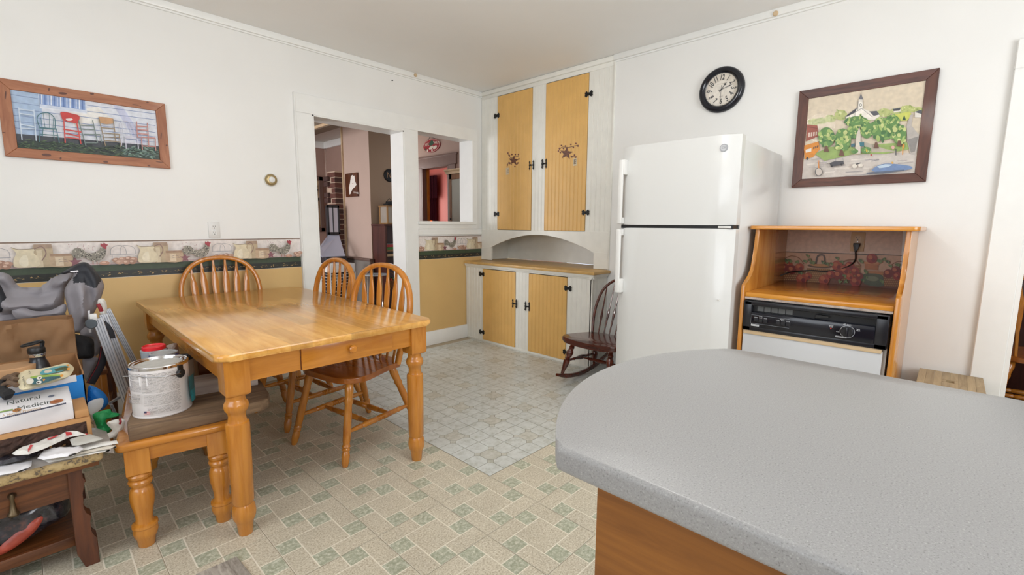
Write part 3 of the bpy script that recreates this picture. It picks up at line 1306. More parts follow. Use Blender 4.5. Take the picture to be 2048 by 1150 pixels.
# ------------------------------------------------------------------ refrigerator
FX, FY0, FY1, FZ = 2.585, 0.838, 1.530, 1.70
FR = thing('refrigerator', 'white top-freezer refrigerator between rocking chair and wooden dishwasher hutch', 'refrigerator', (0, 0, 0))
bm = NB()
box(bm, FX + 0.095, FY0 + 0.004, 0.03, 3.41, FY1 - 0.004, FZ - 0.022, bev=0.006)
box(bm, FX + 0.12, FY0 + 0.02, 0.0, 3.38, FY1 - 0.02, 0.035)
obj('body', bm, 'white_gloss', FR)
bm = NB()
box(bm, FX + 0.082, FY0 + 0.006, 0.06, FX + 0.096, FY1 - 0.006, FZ - 0.03)
obj('door_gasket', bm, 'gasket', FR)


def bowed_door(z0, z1):
    """door with a gently rounded front and soft edges"""
    pts = []
    n = 14
    for k in range(n + 1):
        t = k / n
        y = FY1 + (FY0 - FY1) * t
        e = min(t, 1 - t) * (FY1 - FY0)
        x = FX + 0.004 * (2 * t - 1) ** 2 + (0.022 * (1 - min(1, e / 0.024)) ** 2)
        pts.append((x, y))
    pts += [(FX + 0.080, FY0), (FX + 0.080, FY1)]
    bm = NB()
    prism(bm, pts, z0, z1, 'z', bev=0.006, seg=2)
    return bm


fz = obj('freezer_door', bowed_door(1.226, FZ), 'white_gloss', FR)
fd = obj('fridge_door', bowed_door(0.10, 1.208), 'white_gloss', FR)
bm = NB()
box(bm, FX + 0.012, FY0 + 0.01, 1.207, FX + 0.085, FY1 - 0.01, 1.227)
obj('door_gap', bm, 'black', FR)
bm = NB()
box(bm, FX - 0.001, FY0 + 0.02, 1.211, FX + 0.05, FY0 + 0.085, 1.222, bev=0.002)
obj('centre_hinge', bm, 'white_plastic', FR)
for d, (za, zb) in ((fz, (1.232, 1.62)), (fd, (0.80, 1.200))):
    bm = NB()
    hy = FY1 - 0.022
    top_wide = d is fz
    box(bm, FX - 0.040, hy - 0.014, za, FX - 0.022, hy + 0.016, zb, bev=0.006)
    zz = (zb - 0.09, zb) if top_wide else (za, za + 0.09)
    box(bm, FX - 0.036, hy - 0.024, zz[0], FX + 0.010, hy + 0.014, zz[1], bev=0.006)
    zz = (za, za + 0.04) if top_wide else (zb - 0.04, zb)
    box(bm, FX - 0.034, hy - 0.012, zz[0], FX + 0.010, hy + 0.014, zz[1], bev=0.005)
    obj('handle', bm, 'white_plastic', d)
bm = NB()
lathe(bm, [(0, 0.021), (0.6, 0.021), (1.0, 0.019), (1.001, 0.0)], (FX + 0.006, FY0 + 0.082, 1.632), (FX - 0.004, FY0 + 0.082, 1.632), 24, 0)
bd = obj('badge', bm, 'steel', fz)
P = Print(lambda a, b: (FX - 0.0041, FY0 + 0.082 - a, 1.632 + b), (-1, 0, 0))
P.ell(0, 0, 0.0185, 0.0185, 'b4b6b9', n=28)
P.ell(0, 0, 0.0165, 0.0165, '8b8d91', n=28)
P.ell(0, 0, 0.0150, 0.0150, 'c2c4c7', n=28)
P.text('GE', 0, 0, 0.017, '77797d', shear=0.3)
P.build('emblem', bd)
bm = NB()
lathe(bm, [(0, 0.006), (0.7, 0.005), (1, 0.0)], onx(1438, 600, FX + 0.002), onx(1438, 600, FX + 0.002) + Vector((-0.008, 0, 0)), 10)
obj('bumper', bm, 'white_plastic', fd)

# ------------------------------------------------------------------ wooden hutch with the dishwasher in it
HX, HY0, HY1 = 2.665, 0.138, 0.808     # front, right outer face, left outer face
HT = thing('dishwasher_hutch', 'honey wood hutch with scrolled sides built around the dishwasher', 'hutch', (0, 0, 0))
side = [(XB - 0.004, 0.0), (HX, 0.0), (HX, 0.885), (HX + 0.004, 0.905), (HX + 0.022, 0.916), (HX + 0.05, 0.922), (HX + 0.10, 0.945), (HX + 0.14, 0.985), (HX + 0.16, 1.04),
        (HX + 0.172, 1.11), (HX + 0.18, 1.205), (XB - 0.004, 1.205)]
bm = NB()
prism(bm, side, HY0, HY0 + 0.02, 'y', bev=0.004)
obj('side_panel', bm, 'hutch_wood', HT)
bm = NB()
prism(bm, side, HY1 - 0.02, HY1, 'y', bev=0.004)
obj('side_panel', bm, 'hutch_wood', HT)
bm = NB()
pts = [(XB - 0.003, HY0 - 0.03), (HX + 0.17, HY0 - 0.03)]
for k in range(1, 6):
    a = k / 6 * math.pi / 2
    pts.append((HX + 0.17 - 0.03 * math.sin(a), HY0 - 0.03 + 0.03 - 0.03 * math.cos(a)))
pts += [(HX + 0.14, HY0), (HX + 0.14, HY1 + 0.008), (HX + 0.15, HY1 + 0.02), (HX + 0.17, HY1 + 0.026), (XB - 0.003, HY1 + 0.026)]
prism(bm, pts, 1.205, 1.226, 'z', bev=0.004)
obj('top_board', bm, 'hutch_shelf_wood', HT)
bm = NB()
box(bm, HX + 0.008, HY0 + 0.02, 0.842, XB - 0.003, HY1 - 0.02, 0.868, bev=0.006)
obj('shelf', bm, 'hutch_shelf_wood', HT)
bm = NB()
box(bm, HX + 0.006, HY0 + 0.022, 0.832, HX + 0.03, HY1 - 0.022, 0.843)
obj('packing_strip', bm, 'whitewashed', HT)

# apple wallpaper on the wall inside the hutch
W_ = lambda x, y: onx(x, y, XB)
P = Print(W_, (-1, 0, 0), start=0.0008)
q = [(1574, 458), (1806, 459), (1803, 511), (1572, 504)]
P.poly(q, 'd9bfab')
P.poly([(1572, 504), (1803, 511), (1792, 600), (1556, 576)], 'cfa98c')
P.line([(1571, 503.6), (1804, 511)], 1.6, '2b2622')
rnd = random.Random(5)
P.poly([(1556, 576), (1562, 542), (1610, 548), (1680, 556), (1740, 560), (1798, 566), (1792, 600)], '7a4a33')


def basket(x0, x1, yt, yb, col='8a5a38'):
    P.poly([(x0, yt), (x1, yt + 2), (x1 - 3, yb), (x0 + 3, yb - 2)], col)
    n = int((x1 - x0) / 4)
    for r_ in range(int((yb - yt) / 4)):
        for k in range(n):
            P.ell(x0 + 3 + k * 4 + (2 if r_ % 2 else 0), yt + 3 + r_ * 4, 1.7, 1.1, 'b78a58', 0.2, 6)


def apple(x, y, r, c='a53426'):
    P.ell(x, y, r * 1.08, r, c)
    P.ell(x - r * 0.3, y - r * 0.25, r * 0.5, r * 0.42, 'c2704a', 0.3, 10)
    P.ell(x + r * 0.35, y + r * 0.3, r * 0.42, r * 0.4, '7c2420', 0.3, 10)


def leaf(x, y, r, rot, c='5d7043'):
    P.ell(x, y, r, r * 0.5, c, rot, 10)


P.line([(1568, 518), (1582, 512), (1598, 516), (1608, 528)], 1.6, '8c5a3c', 4)
P.line([(1783, 530), (1793, 524), (1803, 523)], 1.6, '8c5a3c', 4)
basket(1562, 1612, 540, 560)
basket(1614, 1660, 536, 566, '94693f')
P.line([(1632, 528), (1636, 512), (1648, 511), (1650, 528)], 3.4, '5f5148', 3)
P.ell(1640, 532, 25, 4, '6d5238', 0.06)
P.ell(1640, 530.5, 20, 2.6, 'c08a55', 0.06)
basket(1680, 1722, 528, 560, '8a5a38')
P.line([(1684, 530), (1690, 522), (1710, 520), (1722, 532)], 2.5, '8d5c38', 4)
P.poly([(1730, 526), (1757, 528), (1756, 540), (1730, 538)], 'b5754a')
P.poly([(1728, 523), (1759, 525), (1759, 529), (1728, 527)], 'c98a5c')
P.poly([(1737, 542), (1768, 543), (1768, 550), (1737, 549)], 'b57a4c')
P.poly([(1728, 548), (1764, 550), (1767, 572), (1730, 568)], '59604a', 3)
P.ell(1745, 557, 13, 5, '80876b', 0.1)
basket(1766, 1800, 548, 574)
for (x, y, r) in ((1577, 530, 9), (1585, 539, 9), (1600, 534, 8), (1570, 535, 8), (1604, 557, 10), (1617, 552, 7), (1675, 531, 10), (1690, 540, 10), (1700, 532, 9), (1678, 550, 10), (1711, 542, 8), (1649, 559, 10), (1662, 549, 8), (1712, 563, 10), (1744, 517, 10), (1777, 547, 9), (1792, 541, 9), (1795, 552, 8), (1720, 552, 7), (1700, 553, 7)):
    apple(x, y, r, rnd.choice(['9a3527', '7f2a20', 'ab4c32']))
for (x, y, rot) in ((1616, 511, 0.5), (1620, 519, -0.4), (1611, 522, 0.2), (1626, 525, 0), (1675, 516, 0.4), (1646, 524, 1), (1655, 527, 0), (1664, 527, 0.5), (1684, 523, 0), (1723, 522, 0.7), (1760, 522, 0.3), (1768, 518, -0.5), (1776, 523, 0.3), (1581, 521, 0.4), (1574, 522, 1), (1595, 523, -0.5), (1680, 562, 1.2), (1692, 562, -0.9), (1690, 551, 0.2), (1726, 560, 0.4), (1732, 553, 0.5), (1764, 562, 0.7), (1781, 531, 0.2), (1796, 529, 0.1), (1732, 543, 1.0), (1602, 545, 0.2)):
    leaf(x, y, rnd.uniform(4, 6.5), rot, rnd.choice(['5d7043', '6f8250', '4b5c38']))
    leaf(x + 2, y + 1.5, 3.4, rot + 1.4, '7d8f5c')
P.build('wallpaper_border', wall_right)

# dishwasher
DW = thing('dishwasher', 'white dishwasher with a black control panel set into the wooden hutch', 'dishwasher', (0, 0, 0))
dy0, dy1 = HY0 + 0.030, HY1 - 0.024
bm = NB()
box(bm, HX + 0.035, dy0, 0.02, 3.28, dy1, 0.826)
obj('body', bm, 'white_plastic', DW)
bm = NB()
box(bm, HX + 0.004, dy0 + 0.012, 0.10, HX + 0.03, dy1 - 0.002, 0.650, bev=0.003)
d = obj('door', bm, 'dishwasher_white', DW)
bm = NB()
box(bm, HX - 0.002, dy0 + 0.016, 0.643, HX + 0.03, dy1 - 0.004, 0.665, bev=0.002)
obj('door_edge', bm, 'ivory_plastic', DW)
bm = NB()
box(bm, HX - 0.008, dy0, 0.664, HX + 0.034, dy1, 0.688, bev=0.004)
box(bm, HX - 0.008, dy0, 0.80, HX + 0.034, dy1, 0.826, bev=0.006)
box(bm, HX - 0.008, dy0, 0.664, HX + 0.034, dy0 + 0.048, 0.826, bev=0.004)
box(bm, HX - 0.008, dy1 - 0.04, 0.664, HX + 0.034, dy1, 0.826, bev=0.004)
cp = obj('control_panel', bm, 'black_plastic', DW)
bm = NB()
box(bm, HX - 0.012, dy0 + 0.046, 0.684, HX + 0.03, dy1 - 0.038, 0.768, bev=0.008)
obj('control_face', bm, 'black_glossy', cp)
bm = NB()
for k in range(5):
    y = dy1 - 0.06 - k * 0.034
    box(bm, HX + 0.024, y - 0.03, 0.77, HX + 0.028, y, 0.798)
obj('vent_slot', bm, 'gasket', cp)
bm = NB()
box(bm, HX + 0.028, dy0 + 0.046, 0.766, HX + 0.034, dy1 - 0.038, 0.80)
obj('handle_recess', bm, 'black', cp)
bm = NB()
prism(bm, [(0.455, 0.792), (0.395, 0.789), (0.40, 0.780), (0.44, 0.779), (0.456, 0.768)], HX - 0.002, HX + 0.016, 'x', bev=0.002, seg=1)
obj('door_catch', bm, 'black', cp)
for i, y0 in enumerate((0.728, 0.705, 0.682, 0.622, 0.599, 0.576)):
    bm = NB()
    box(bm, HX - 0.017, y0 - 0.020, 0.716, HX - 0.010, y0, 0.734, bev=0.002, seg=1)
    obj('button', bm, 'black_plastic', cp)
ky, kz = 0.318, 0.728
bm = NB()
lathe(bm, [(0, 0.027), (0.15, 0.028), (0.2, 0.024), (1, 0.022), (1.001, 0)], (HX - 0.010, ky, kz), (HX - 0.028, ky, kz), 28)
box(bm, HX - 0.036, ky - 0.005, kz - 0.022, HX - 0.026, ky + 0.005, kz + 0.022, bev=0.002)
obj('dial', bm, 'black_plastic', cp)
P = Print(lambda a, b: (HX - 0.0122, 0.808 - a, b), (-1, 0, 0))
n = 36
for k in range(n):
    t0, t1 = 2 * math.pi * k / n, 2 * math.pi * (k + 1) / n
    P.line([(0.808 - ky + 0.0285 * math.cos(t0), kz + 0.0285 * math.sin(t0)), (0.808 - ky + 0.0285 * math.cos(t1), kz + 0.0285 * math.sin(t1))], 0.0014, 'c9ccd2')
rr = [(0.066, 0.706), (0.248, 0.706), (0.248, 0.752), (0.066, 0.752), (0.066, 0.706)]
P.line(rr, 0.0012, '8f9298')
for x in (0.090, 0.113, 0.136):
    P.text('mm', x, 0.740, 0.010, 'd8dade')
for x in (0.196, 0.219, 0.242):
    P.text('mm', x - 0.002, 0.740, 0.010, 'd8dade')
P.text('cycles', 0.113, 0.7475, 0.007, 'd8dade')
P.text('options', 0.215, 0.7475, 0.007, 'd8dade')
P.rect(0.068, 0.692, 0.108, 0.702, 'cfd1d4')
P.text('KENMORE', 0.088, 0.697, 0.0078, '33353a')
P.text('water', 0.425, 0.747, 0.008, 'd8dade')
P.text('heat', 0.425, 0.741, 0.008, 'd8dade')
P.poly([(0.421, 0.736), (0.429, 0.736), (0.425, 0.730)], 'c4423a')
P.text('off  start', 0.487, 0.762, 0.009, 'd8dade')
P.text('light', 0.531, 0.746, 0.008, 'd8dade')
P.text('wash', 0.531, 0.740, 0.008, 'd8dade')
P.text('dry', 0.452, 0.723, 0.008, 'd8dade')
P.rect(0.446, 0.6955, 0.490, 0.7025, 'b9bbc0')
P.text('ULTRA WASH', 0.468, 0.699, 0.006, '33353a')
P.build('panel_lettering', cp, 'printed_gloss')['kind'] = 'stuff'

# ------------------------------------------------------------------ outlets


def outlet_geo(name, c, u, n, m_plate, label, z=0.0, sc=1.0):
    t = thing(name, label, 'outlet', (0, 0, 0))
    C, U_, N_ = Vector(c), Vector(u), Vector(n)
    Mx = Matrix((U_, Vector((0, 0, 1)), N_)).transposed().to_4x4()
    Mx.translation = C
    bm = NB()
    box(bm, -0.035 * sc, -0.0575 * sc, 0, 0.035 * sc, 0.0575 * sc, 0.006, bev=0.003, M=Mx)
    obj('cover_plate', bm, m_plate, t)
    for dz in (0.021, -0.021):
        bm = NB()
        pts = []
        for k in range(24):
            a = 2 * math.pi * k / 24
            pts.append((max(-0.0145, min(0.0145, 0.0172 * math.cos(a))), dz + 0.0172 * math.sin(a)))
        prism(bm, pts, 0.005, 0.0085, 'z', M=Mx)
        s = obj('socket', bm, m_plate, t)
        bm = NB()
        box(bm, -0.0075, dz + 0.0, 0.0083, -0.005, dz + 0.009, 0.0088, M=Mx)
        box(bm, 0.005, dz + 0.0, 0.0083, 0.0075, dz + 0.009, 0.0088, M=Mx)
        lathe(bm, [(0.0083, 0.003), (0.0088, 0.003), (0.00881, 0)], seg=8)
        vv = [v for v in bm.verts][-17:]
        bmesh.ops.transform(bm, matrix=Mx @ Matrix.Translation((0, dz - 0.007, 0)), verts=vv)
        obj('slot', bm, 'black', s)
    bm = NB()
    lathe(bm, [(0.0055, 0.0028), (0.0072, 0.0024), (0.0073, 0)], seg=10)
    bmesh.ops.transform(bm, matrix=Mx, verts=list(bm.verts))
    obj('screw', bm, 'steel', t)
    return t


outlet_geo('wall_outlet', (0.9165, YA, 1.170), (1, 0, 0), (0, -1, 0), 'white_plastic', 'white double wall outlet above the rooster wallpaper border')
outlet_geo('wall_outlet', (XB, 0.4115, 1.134), (0, -1, 0), (-1, 0, 0), 'ivory_plastic', 'ivory wall outlet inside the dishwasher hutch with a black plug in it')

# power cord
PC = thing('power_cord', 'black power cord plugged into the ivory outlet inside the hutch', 'cord', (0, 0, 0))
pc = Vector((XB - 0.010, 0.4115, 1.113))
bm = NB()
prism(bm, [(0.4115 - 0.017, 1.126), (0.4115 + 0.017, 1.126), (0.4115 + 0.016, 1.108), (0.4115 + 0.008, 1.09), (0.4115 + 0.006, 1.072), (0.4115 - 0.002, 1.072), (0.4115 - 0.008, 1.09), (0.4115 - 0.016, 1.108)], XB - 0.036, XB - 0.0105, 'x', bev=0.004)
obj('plug', bm, 'black', PC)
pts = [onx(1711, 504, XB - 0.022), onx(1711, 518, XB - 0.020), onx(1704, 528, XB - 0.014), onx(1690, 535, XB - 0.010), onx(1670, 540, XB - 0.009), onx(1650, 542.5, XB - 0.009), onx(1620, 541, XB - 0.012), onx(1590, 543, XB - 0.03), onx(1575, 546, XB - 0.08), Vector((XB - 0.10, 0.788, 0.905))]
bm = NB()
tube(bm, spline(pts, 6), 0.0042, 8)
obj('cable', bm, 'black', PC)

# ------------------------------------------------------------------ peninsula in the foreground
PN = thing('peninsula', 'wood-panelled peninsula cabinet under the grey worktop in the foreground', 'counter', (0, 0, 0))
X0, X1, YE = 0.503, 1.266, 0.385
tp = [(X0 + 0.018, -1.6), (X1, -1.6)]
n = 28
cxm = (X0 + X1) / 2
hw, sag = (X1 - X0) / 2, 0.152
Rr = (hw * hw + sag * sag) / (2 * sag)
a0 = math.asin(hw / Rr)
for k in range(n + 1):
    a = a0 - 2 * a0 * k / n
    tp.append((cxm + Rr * math.sin(a), YE + sag - Rr + Rr * math.cos(a)))
tp = [(p[0] - (0.012 if (p[0] < 0.6 and p[1] < 0) else 0), p[1]) for p in tp]
bm = NB()
prism(bm, tp, 0.862, 0.900, 'z', bev=0.009, seg=4)
WT_ = tag(obj('worktop', bm, 'counter_grey', smooth=50), 'speckled grey worktop with a rounded end in the foreground', 'worktop')
bm = NB()
pp = [(X0 + 0.035, 0.337), (X0 + 0.035, -1.58), (X1 - 0.30, -1.58), (X1 - 0.30, 0.337)]
prism(bm, pp, 0.0, 0.862, 'z', bev=0.002, seg=1)
obj('side_panel', bm, 'panel_wood', PN)
bm = NB()
box(bm, X0 + 0.05, 0.3365, 0.10, X1 - 0.32, 0.342, 0.84, bev=0.002)
obj('end_panel', bm, 'panel_wood', PN)

# ------------------------------------------------------------------ step stool beside the hutch
SX0, SX1, SY0, SY1, SZ = 3.10, 3.435, -0.192, 0.062, 0.432
ST = thing('step_stool', 'small butcher-block wooden step stool with a hand slot, beside the hutch', 'stool', (0, 0, 0))
nst = 8
for k in range(nst):
    ya, yb = SY1 + (SY0 - SY1) * k / nst, SY1 + (SY0 - SY1) * (k + 1) / nst
    bm = NB()
    hx, hy = (SX0 + SX1) / 2 - 0.035, (SY0 + SY1) / 2
    if k in (3, 4):
        box(bm, SX0, yb + 0.0003, SZ - 0.024, hx - 0.024, ya - 0.0003, SZ)
        box(bm, hx + 0.024, yb + 0.0003, SZ - 0.024, SX1, ya - 0.0003, SZ)
        if k == 3:
            box(bm, hx - 0.02, hy + 0.016, SZ - 0.024, hx + 0.02, ya - 0.0003, SZ)
        else:
            box(bm, hx - 0.02, yb + 0.0003, SZ - 0.024, hx + 0.02, hy - 0.016, SZ)
    else:
        box(bm, SX0, yb + 0.0003, SZ - 0.024, SX1, ya - 0.0003, SZ)
    obj('stave', bm, 'butcher_block' if k % 2 else 'butcher_block_light', ST)
for y in (SY0 + 0.012, SY1 - 0.034):
    bm = NB()
    box(bm, SX0 + 0.03, y, 0.0, SX1 - 0.03, y + 0.022, SZ - 0.024, bev=0.003)
    obj('side', bm, 'butcher_block', ST)
bm = NB()
box(bm, SX0 - 0.10, SY0 + 0.012, 0.20, SX0 + 0.08, SY1 - 0.012, 0.222, bev=0.004)
obj('lower_step', bm, 'butcher_block', ST)
for y in (SY0 + 0.012, SY1 - 0.034):
    bm = NB()
    box(bm, SX0 - 0.08, y, 0.0, SX0 + 0.03, y + 0.022, 0.20, bev=0.003)
    obj('side', bm, 'butcher_block', ST)
bm = NB()
lathe(bm, [(0, 0.022), (0.3, 0.022)], (0, 0, 0))
bm.free()
# ------------------------------------------------------------------ dining table
TX0, TX1, TY0, TY1, TT = 0.422, 1.378, 1.845, 3.56, 0.748
TB = thing('dining_table', 'honey maple farmhouse dining table with turned legs and a drawer', 'table', (0, 0, 0))
bm = NB()


def rrect(x0, y0, x1, y1, r, n=5):
    out = []
    for (cx, cy, a) in ((x1 - r, y0 + r, -90), (x1 - r, y1 - r, 0), (x0 + r, y1 - r, 90), (x0 + r, y0 + r, 180)):
        for k in range(n + 1):
            t = math.radians(a + 90 * k / n)
            out.append((cx + r * math.cos(t), cy + r * math.sin(t)))
    return out


prism(bm, rrect(TX0, TY0, TX1, TY1, 0.045), TT - 0.028, TT, 'z', bev=0.011, seg=3)
obj('tabletop', bm, 'table_top_wood', TB, smooth=40)
LEG = [(0, 0.024), (0.004, 0.026), (0.052, 0.031), (0.058, 0.034), (0.075, 0.041), (0.095, 0.0425), (0.118, 0.039), (0.130, 0.034), (0.134, 0.036), (0.140, 0.0385), (0.30, 0.0405), (0.455, 0.0415), (0.463, 0.040),
       (0.467, 0.034), (0.475, 0.032), (0.492, 0.030), (0.505, 0.033), (0.516, 0.041), (0.530, 0.0435), (0.543, 0.041), (0.552, 0.034), (0.565, 0.033), (0.578, 0.036)]
ins = 0.030 + 0.043
lx = (TX0 + ins, TX1 - ins)
ly = (TY0 + ins, TY1 - ins)
lsrc = None
for x in lx:
    for y in ly:
        if lsrc is None:
            bm = NB()
            lathe(bm, LEG, seg=24)
            h = 0.043
            # square block with the corners of its foot rounded off
            vs2 = box(bm, -h, -h, 0.572, h, h, TT - 0.028, bev=0.0)
            low = [e for v in vs2 for e in v.link_edges if all(abs(w.co.z - 0.572) < 1e-4 and abs(abs(w.co.x) - h) < 1e-4 for w in e.verts)]
            bmesh.ops.bevel(bm, geom=list(set(low)), offset=0.016, segments=4, profile=0.5, affect='EDGES')
            lsrc = obj('leg', bm, 'honey_wood', TB, loc=(x, y, 0))
        else:
            share('leg', lsrc, TB, (x, y, 0))
az0 = TT - 0.028 - 0.098
bm = NB()
box(bm, lx[0] + 0.043, ly[0] - 0.030, az0, lx[1] - 0.043, ly[0] - 0.010, TT - 0.028)
obj('apron', bm, 'honey_wood_x', TB)
bm = NB()
box(bm, lx[0] + 0.043, ly[1] + 0.010, az0, lx[1] - 0.043, ly[1] + 0.030, TT - 0.028)
obj('apron', bm, 'honey_wood_x', TB)
for x in (lx[0] - 0.030, lx[1] + 0.010):
    bm = NB()
    box(bm, x, ly[0] + 0.043, az0, x + 0.020, ly[1] - 0.043, TT - 0.028)
    obj('apron', bm, 'honey_wood_y', TB)
bm = NB()
dxa, dxb = 0.733, 1.155
box(bm, dxa, ly[0] - 0.040, az0 - 0.002, dxb, ly[0] - 0.022, TT - 0.0285, bev=0.002)
dr = obj('drawer_front', bm, 'honey_wood_x', TB)
bm = NB()
box(bm, dxa - 0.003, ly[0] - 0.032, az0 - 0.001, dxa, ly[0] - 0.0305, TT - 0.0285)
obj('drawer_gap', bm, 'dark_oak', dr)
bm = NB()
kc = ((dxa + dxb) / 2 + 0.004, ly[0] - 0.040, (az0 + TT - 0.028) / 2 + 0.002)
lathe(bm, [(0, 0.008), (0.35, 0.007), (0.45, 0.014), (0.7, 0.0185), (0.9, 0.014), (1, 0.0)], kc, (kc[0], kc[1] - 0.030, kc[2]), 20)
obj('knob', bm, 'chair_wood', dr)

# ------------------------------------------------------------------ arrow-back chairs
SEAT = 0.440


def chair_bow():
    pts = [(-0.185, 0.150, SEAT - 0.01), (-0.205, 0.165, 0.54), (-0.232, 0.185, 0.66), (-0.240, 0.200, 0.75), (-0.222, 0.214, 0.845), (-0.170, 0.226, 0.925), (-0.09, 0.234, 0.968), (0, 0.236, 0.980)]
    full = pts + [(-x, y, z) for x, y, z in pts[-2::-1]]
    return spline(full, 5)


def bow_z(x):
    b = chair_bow()
    best = None
    for p in b:
        if p.z > 0.70 and (best is None or abs(p.x - x) < abs(best.x - x)):
            best = p
    return best


def turned(bm, p0, p1, prof, seg=12):
    lathe(bm, prof, p0, p1, seg)


LEGP = [(0, 0.013), (0.06, 0.019), (0.13, 0.021), (0.17, 0.018), (0.185, 0.016), (0.19, 0.020), (0.205, 0.021), (0.22, 0.017), (0.235, 0.021), (0.25, 0.020), (0.265, 0.0165), (0.30, 0.019), (0.45, 0.0205), (0.62, 0.020), (0.72, 0.0185), (0.76, 0.0225), (0.80, 0.019), (0.84, 0.021), (0.90, 0.0235), (0.97, 0.019), (1, 0.014)]
LEGP = [(1 - t, r) for t, r in LEGP][::-1] if False else LEGP
STRP = [(0, 0.008), (0.10, 0.011), (0.20, 0.0145), (0.22, 0.011), (0.24, 0.0145), (0.36, 0.0155), (0.44, 0.0165), (0.455, 0.013), (0.47, 0.017), (0.485, 0.013), (0.5, 0.0175), (0.515, 0.013), (0.53, 0.017), (0.545, 0.013), (0.56, 0.0165), (0.64, 0.0155), (0.76, 0.0145), (0.78, 0.011), (0.80, 0.0145), (0.90, 0.011), (1, 0.008)]


def make_chair(name, label):
    t = thing(name, label, 'chair', (0, 0, 0))
    # seat: rounded shield outline with a dished top
    out = [(0, -0.225), (0.13, -0.218), (0.205, -0.18), (0.225, -0.10), (0.205, 0.0), (0.190, 0.08), (0.195, 0.14), (0.165, 0.19), (0.08, 0.205)]
    full = out + [(0, 0.207)] + [(-x, y) for x, y in out[:0:-1]]
    pts = [(p.x, p.y) for p in spline([(a, b, 0) for a, b in full], 4, True)]
    bm = NB()
    prism(bm, pts, SEAT - 0.030, SEAT, 'z', bev=0.006, seg=2)
    obj('seat', bm, 'chair_seat_wood', t)
    bm = NB()
    tube(bm, chair_bow(), 1, 16, flat=(0.0145, 0.016, (0, 1, 0)))
    obj('bow', bm, 'chair_wood', t)
    src = None
    for k in range(6):
        s = (k - 2.5) / 2.5
        x0 = s * 0.135
        tp = bow_z(s * 0.165)
        p0 = Vector((x0, 0.160, SEAT - 0.005))
        p1 = Vector((tp.x, tp.y, tp.z - 0.006))
        d = (p1 - p0)
        L = d.length
        dn = d.normalized()
        prof = [(0, 0.0065), (0.18, 0.0075), (0.34, 0.009), (0.46, 0.0145), (0.58, 0.0195), (0.70, 0.020), (0.76, 0.0190), (0.84, 0.0125), (0.92, 0.0075), (1, 0.006)]
        side = Vector((1, 0, 0))
        nrm = side.cross(dn).normalized()
        side = dn.cross(nrm)
        bm = NB()
        rings = []
        for q, w in prof:
            c = p0 + d * q + nrm * (-0.012 * math.sin(math.pi * q))
            th = 0.0055
            ww = w
            rings.append([bm.verts.new(c + side * a + nrm * b) for a, b in ((-ww, -th * 0.5), (-ww * 0.7, -th), (ww * 0.7, -th), (ww, -th * 0.5), (ww, th * 0.5), (ww * 0.7, th), (-ww * 0.7, th), (-ww, th * 0.5))])
        for a, b in zip(rings, rings[1:]):
            for m in range(8):
                bm.faces.new((a[m], a[(m + 1) % 8], b[(m + 1) % 8], b[m]))
        bm.faces.new(rings[0])
        bm.faces.new(rings[-1])
        obj('spindle', bm, 'chair_wood', t)
    feet = {(-1, -1): (-0.220, -0.255), (1, -1): (0.220, -0.255), (-1, 1): (-0.225, 0.275), (1, 1): (0.225, 0.275)}
    tops = {(-1, -1): (-0.165, -0.165), (1, -1): (0.165, -0.165), (-1, 1): (-0.145, 0.135), (1, 1): (0.145, 0.135)}
    for k in feet:
        bm = NB()
        lathe(bm, LEGP, (*feet[k], 0.0), (*tops[k], SEAT - 0.028), 14)
        obj('leg', bm, 'chair_wood', t)

    def on_leg(k, z):
        q = z / (SEAT - 0.028)
        a, b = Vector((*feet[k], 0)), Vector((*tops[k], SEAT - 0.028))
        return a + (b - a) * q
    mids = {}
    for s in (-1, 1):
        a, b = on_leg((s, -1), 0.165), on_leg((s, 1), 0.165)
        bm = NB()
        lathe(bm, STRP, a, b, 12)
        obj('stretcher', bm, 'chair_wood', t)
        mids[s] = (a, b)
    for q in (0.34, 0.66):
        a = mids[-1][0].lerp(mids[-1][1], q)
        b = mids[1][0].lerp(mids[1][1], q)
        bm = NB()
        lathe(bm, STRP, a, b, 12)
        obj('stretcher', bm, 'chair_wood', t)
    return t


G = 'arrow-back dining chairs'
# local front is -y: rotate so the sitter faces the table
ch = make_chair('dining_chair', 'arrow-back wooden chair at the table end against the yellow wall')
ch['group'] = G
ch.location = (0.915, 3.462, 0)
ch.rotation_euler = (0, 0, 0)
dup(ch, (1.215, 2.375, 0), math.radians(-90 + 11), 'arrow-back wooden chair nearest the camera on the doorway side of the table', G)
dup(ch, (1.195, 2.965, 0), math.radians(-90 + 4), 'arrow-back wooden chair farther along the doorway side of the table, in front of the doorway', G)

# ------------------------------------------------------------------ bench stool beside the table
BR = math.radians(-9.5)
BN = thing('bench', 'honey wood bench with turned legs under the paint can', 'bench', (0.335, 2.09, 0), BR)
bm = NB()
prism(bm, rrect(-0.185, -0.045, 0.185, 0.74, 0.025, 4), 0.398, 0.428, 'z', bev=0.011, seg=3)
obj('bench_top', bm, 'honey_wood_x', BN)
BLEG = [(0, 0.024), (0.004, 0.027), (0.035, 0.031), (0.045, 0.037), (0.062, 0.040), (0.078, 0.0385), (0.083, 0.0415), (0.092, 0.040), (0.098, 0.030), (0.112, 0.0265), (0.14, 0.030), (0.18, 0.0375), (0.21, 0.0385), (0.232, 0.035),
        (0.240, 0.029), (0.248, 0.029), (0.252, 0.036), (0.262, 0.0385), (0.270, 0.035), (0.273, 0.030), (0.278, 0.036), (0.288, 0.0385), (0.297, 0.034), (0.300, 0.030)]
src = None
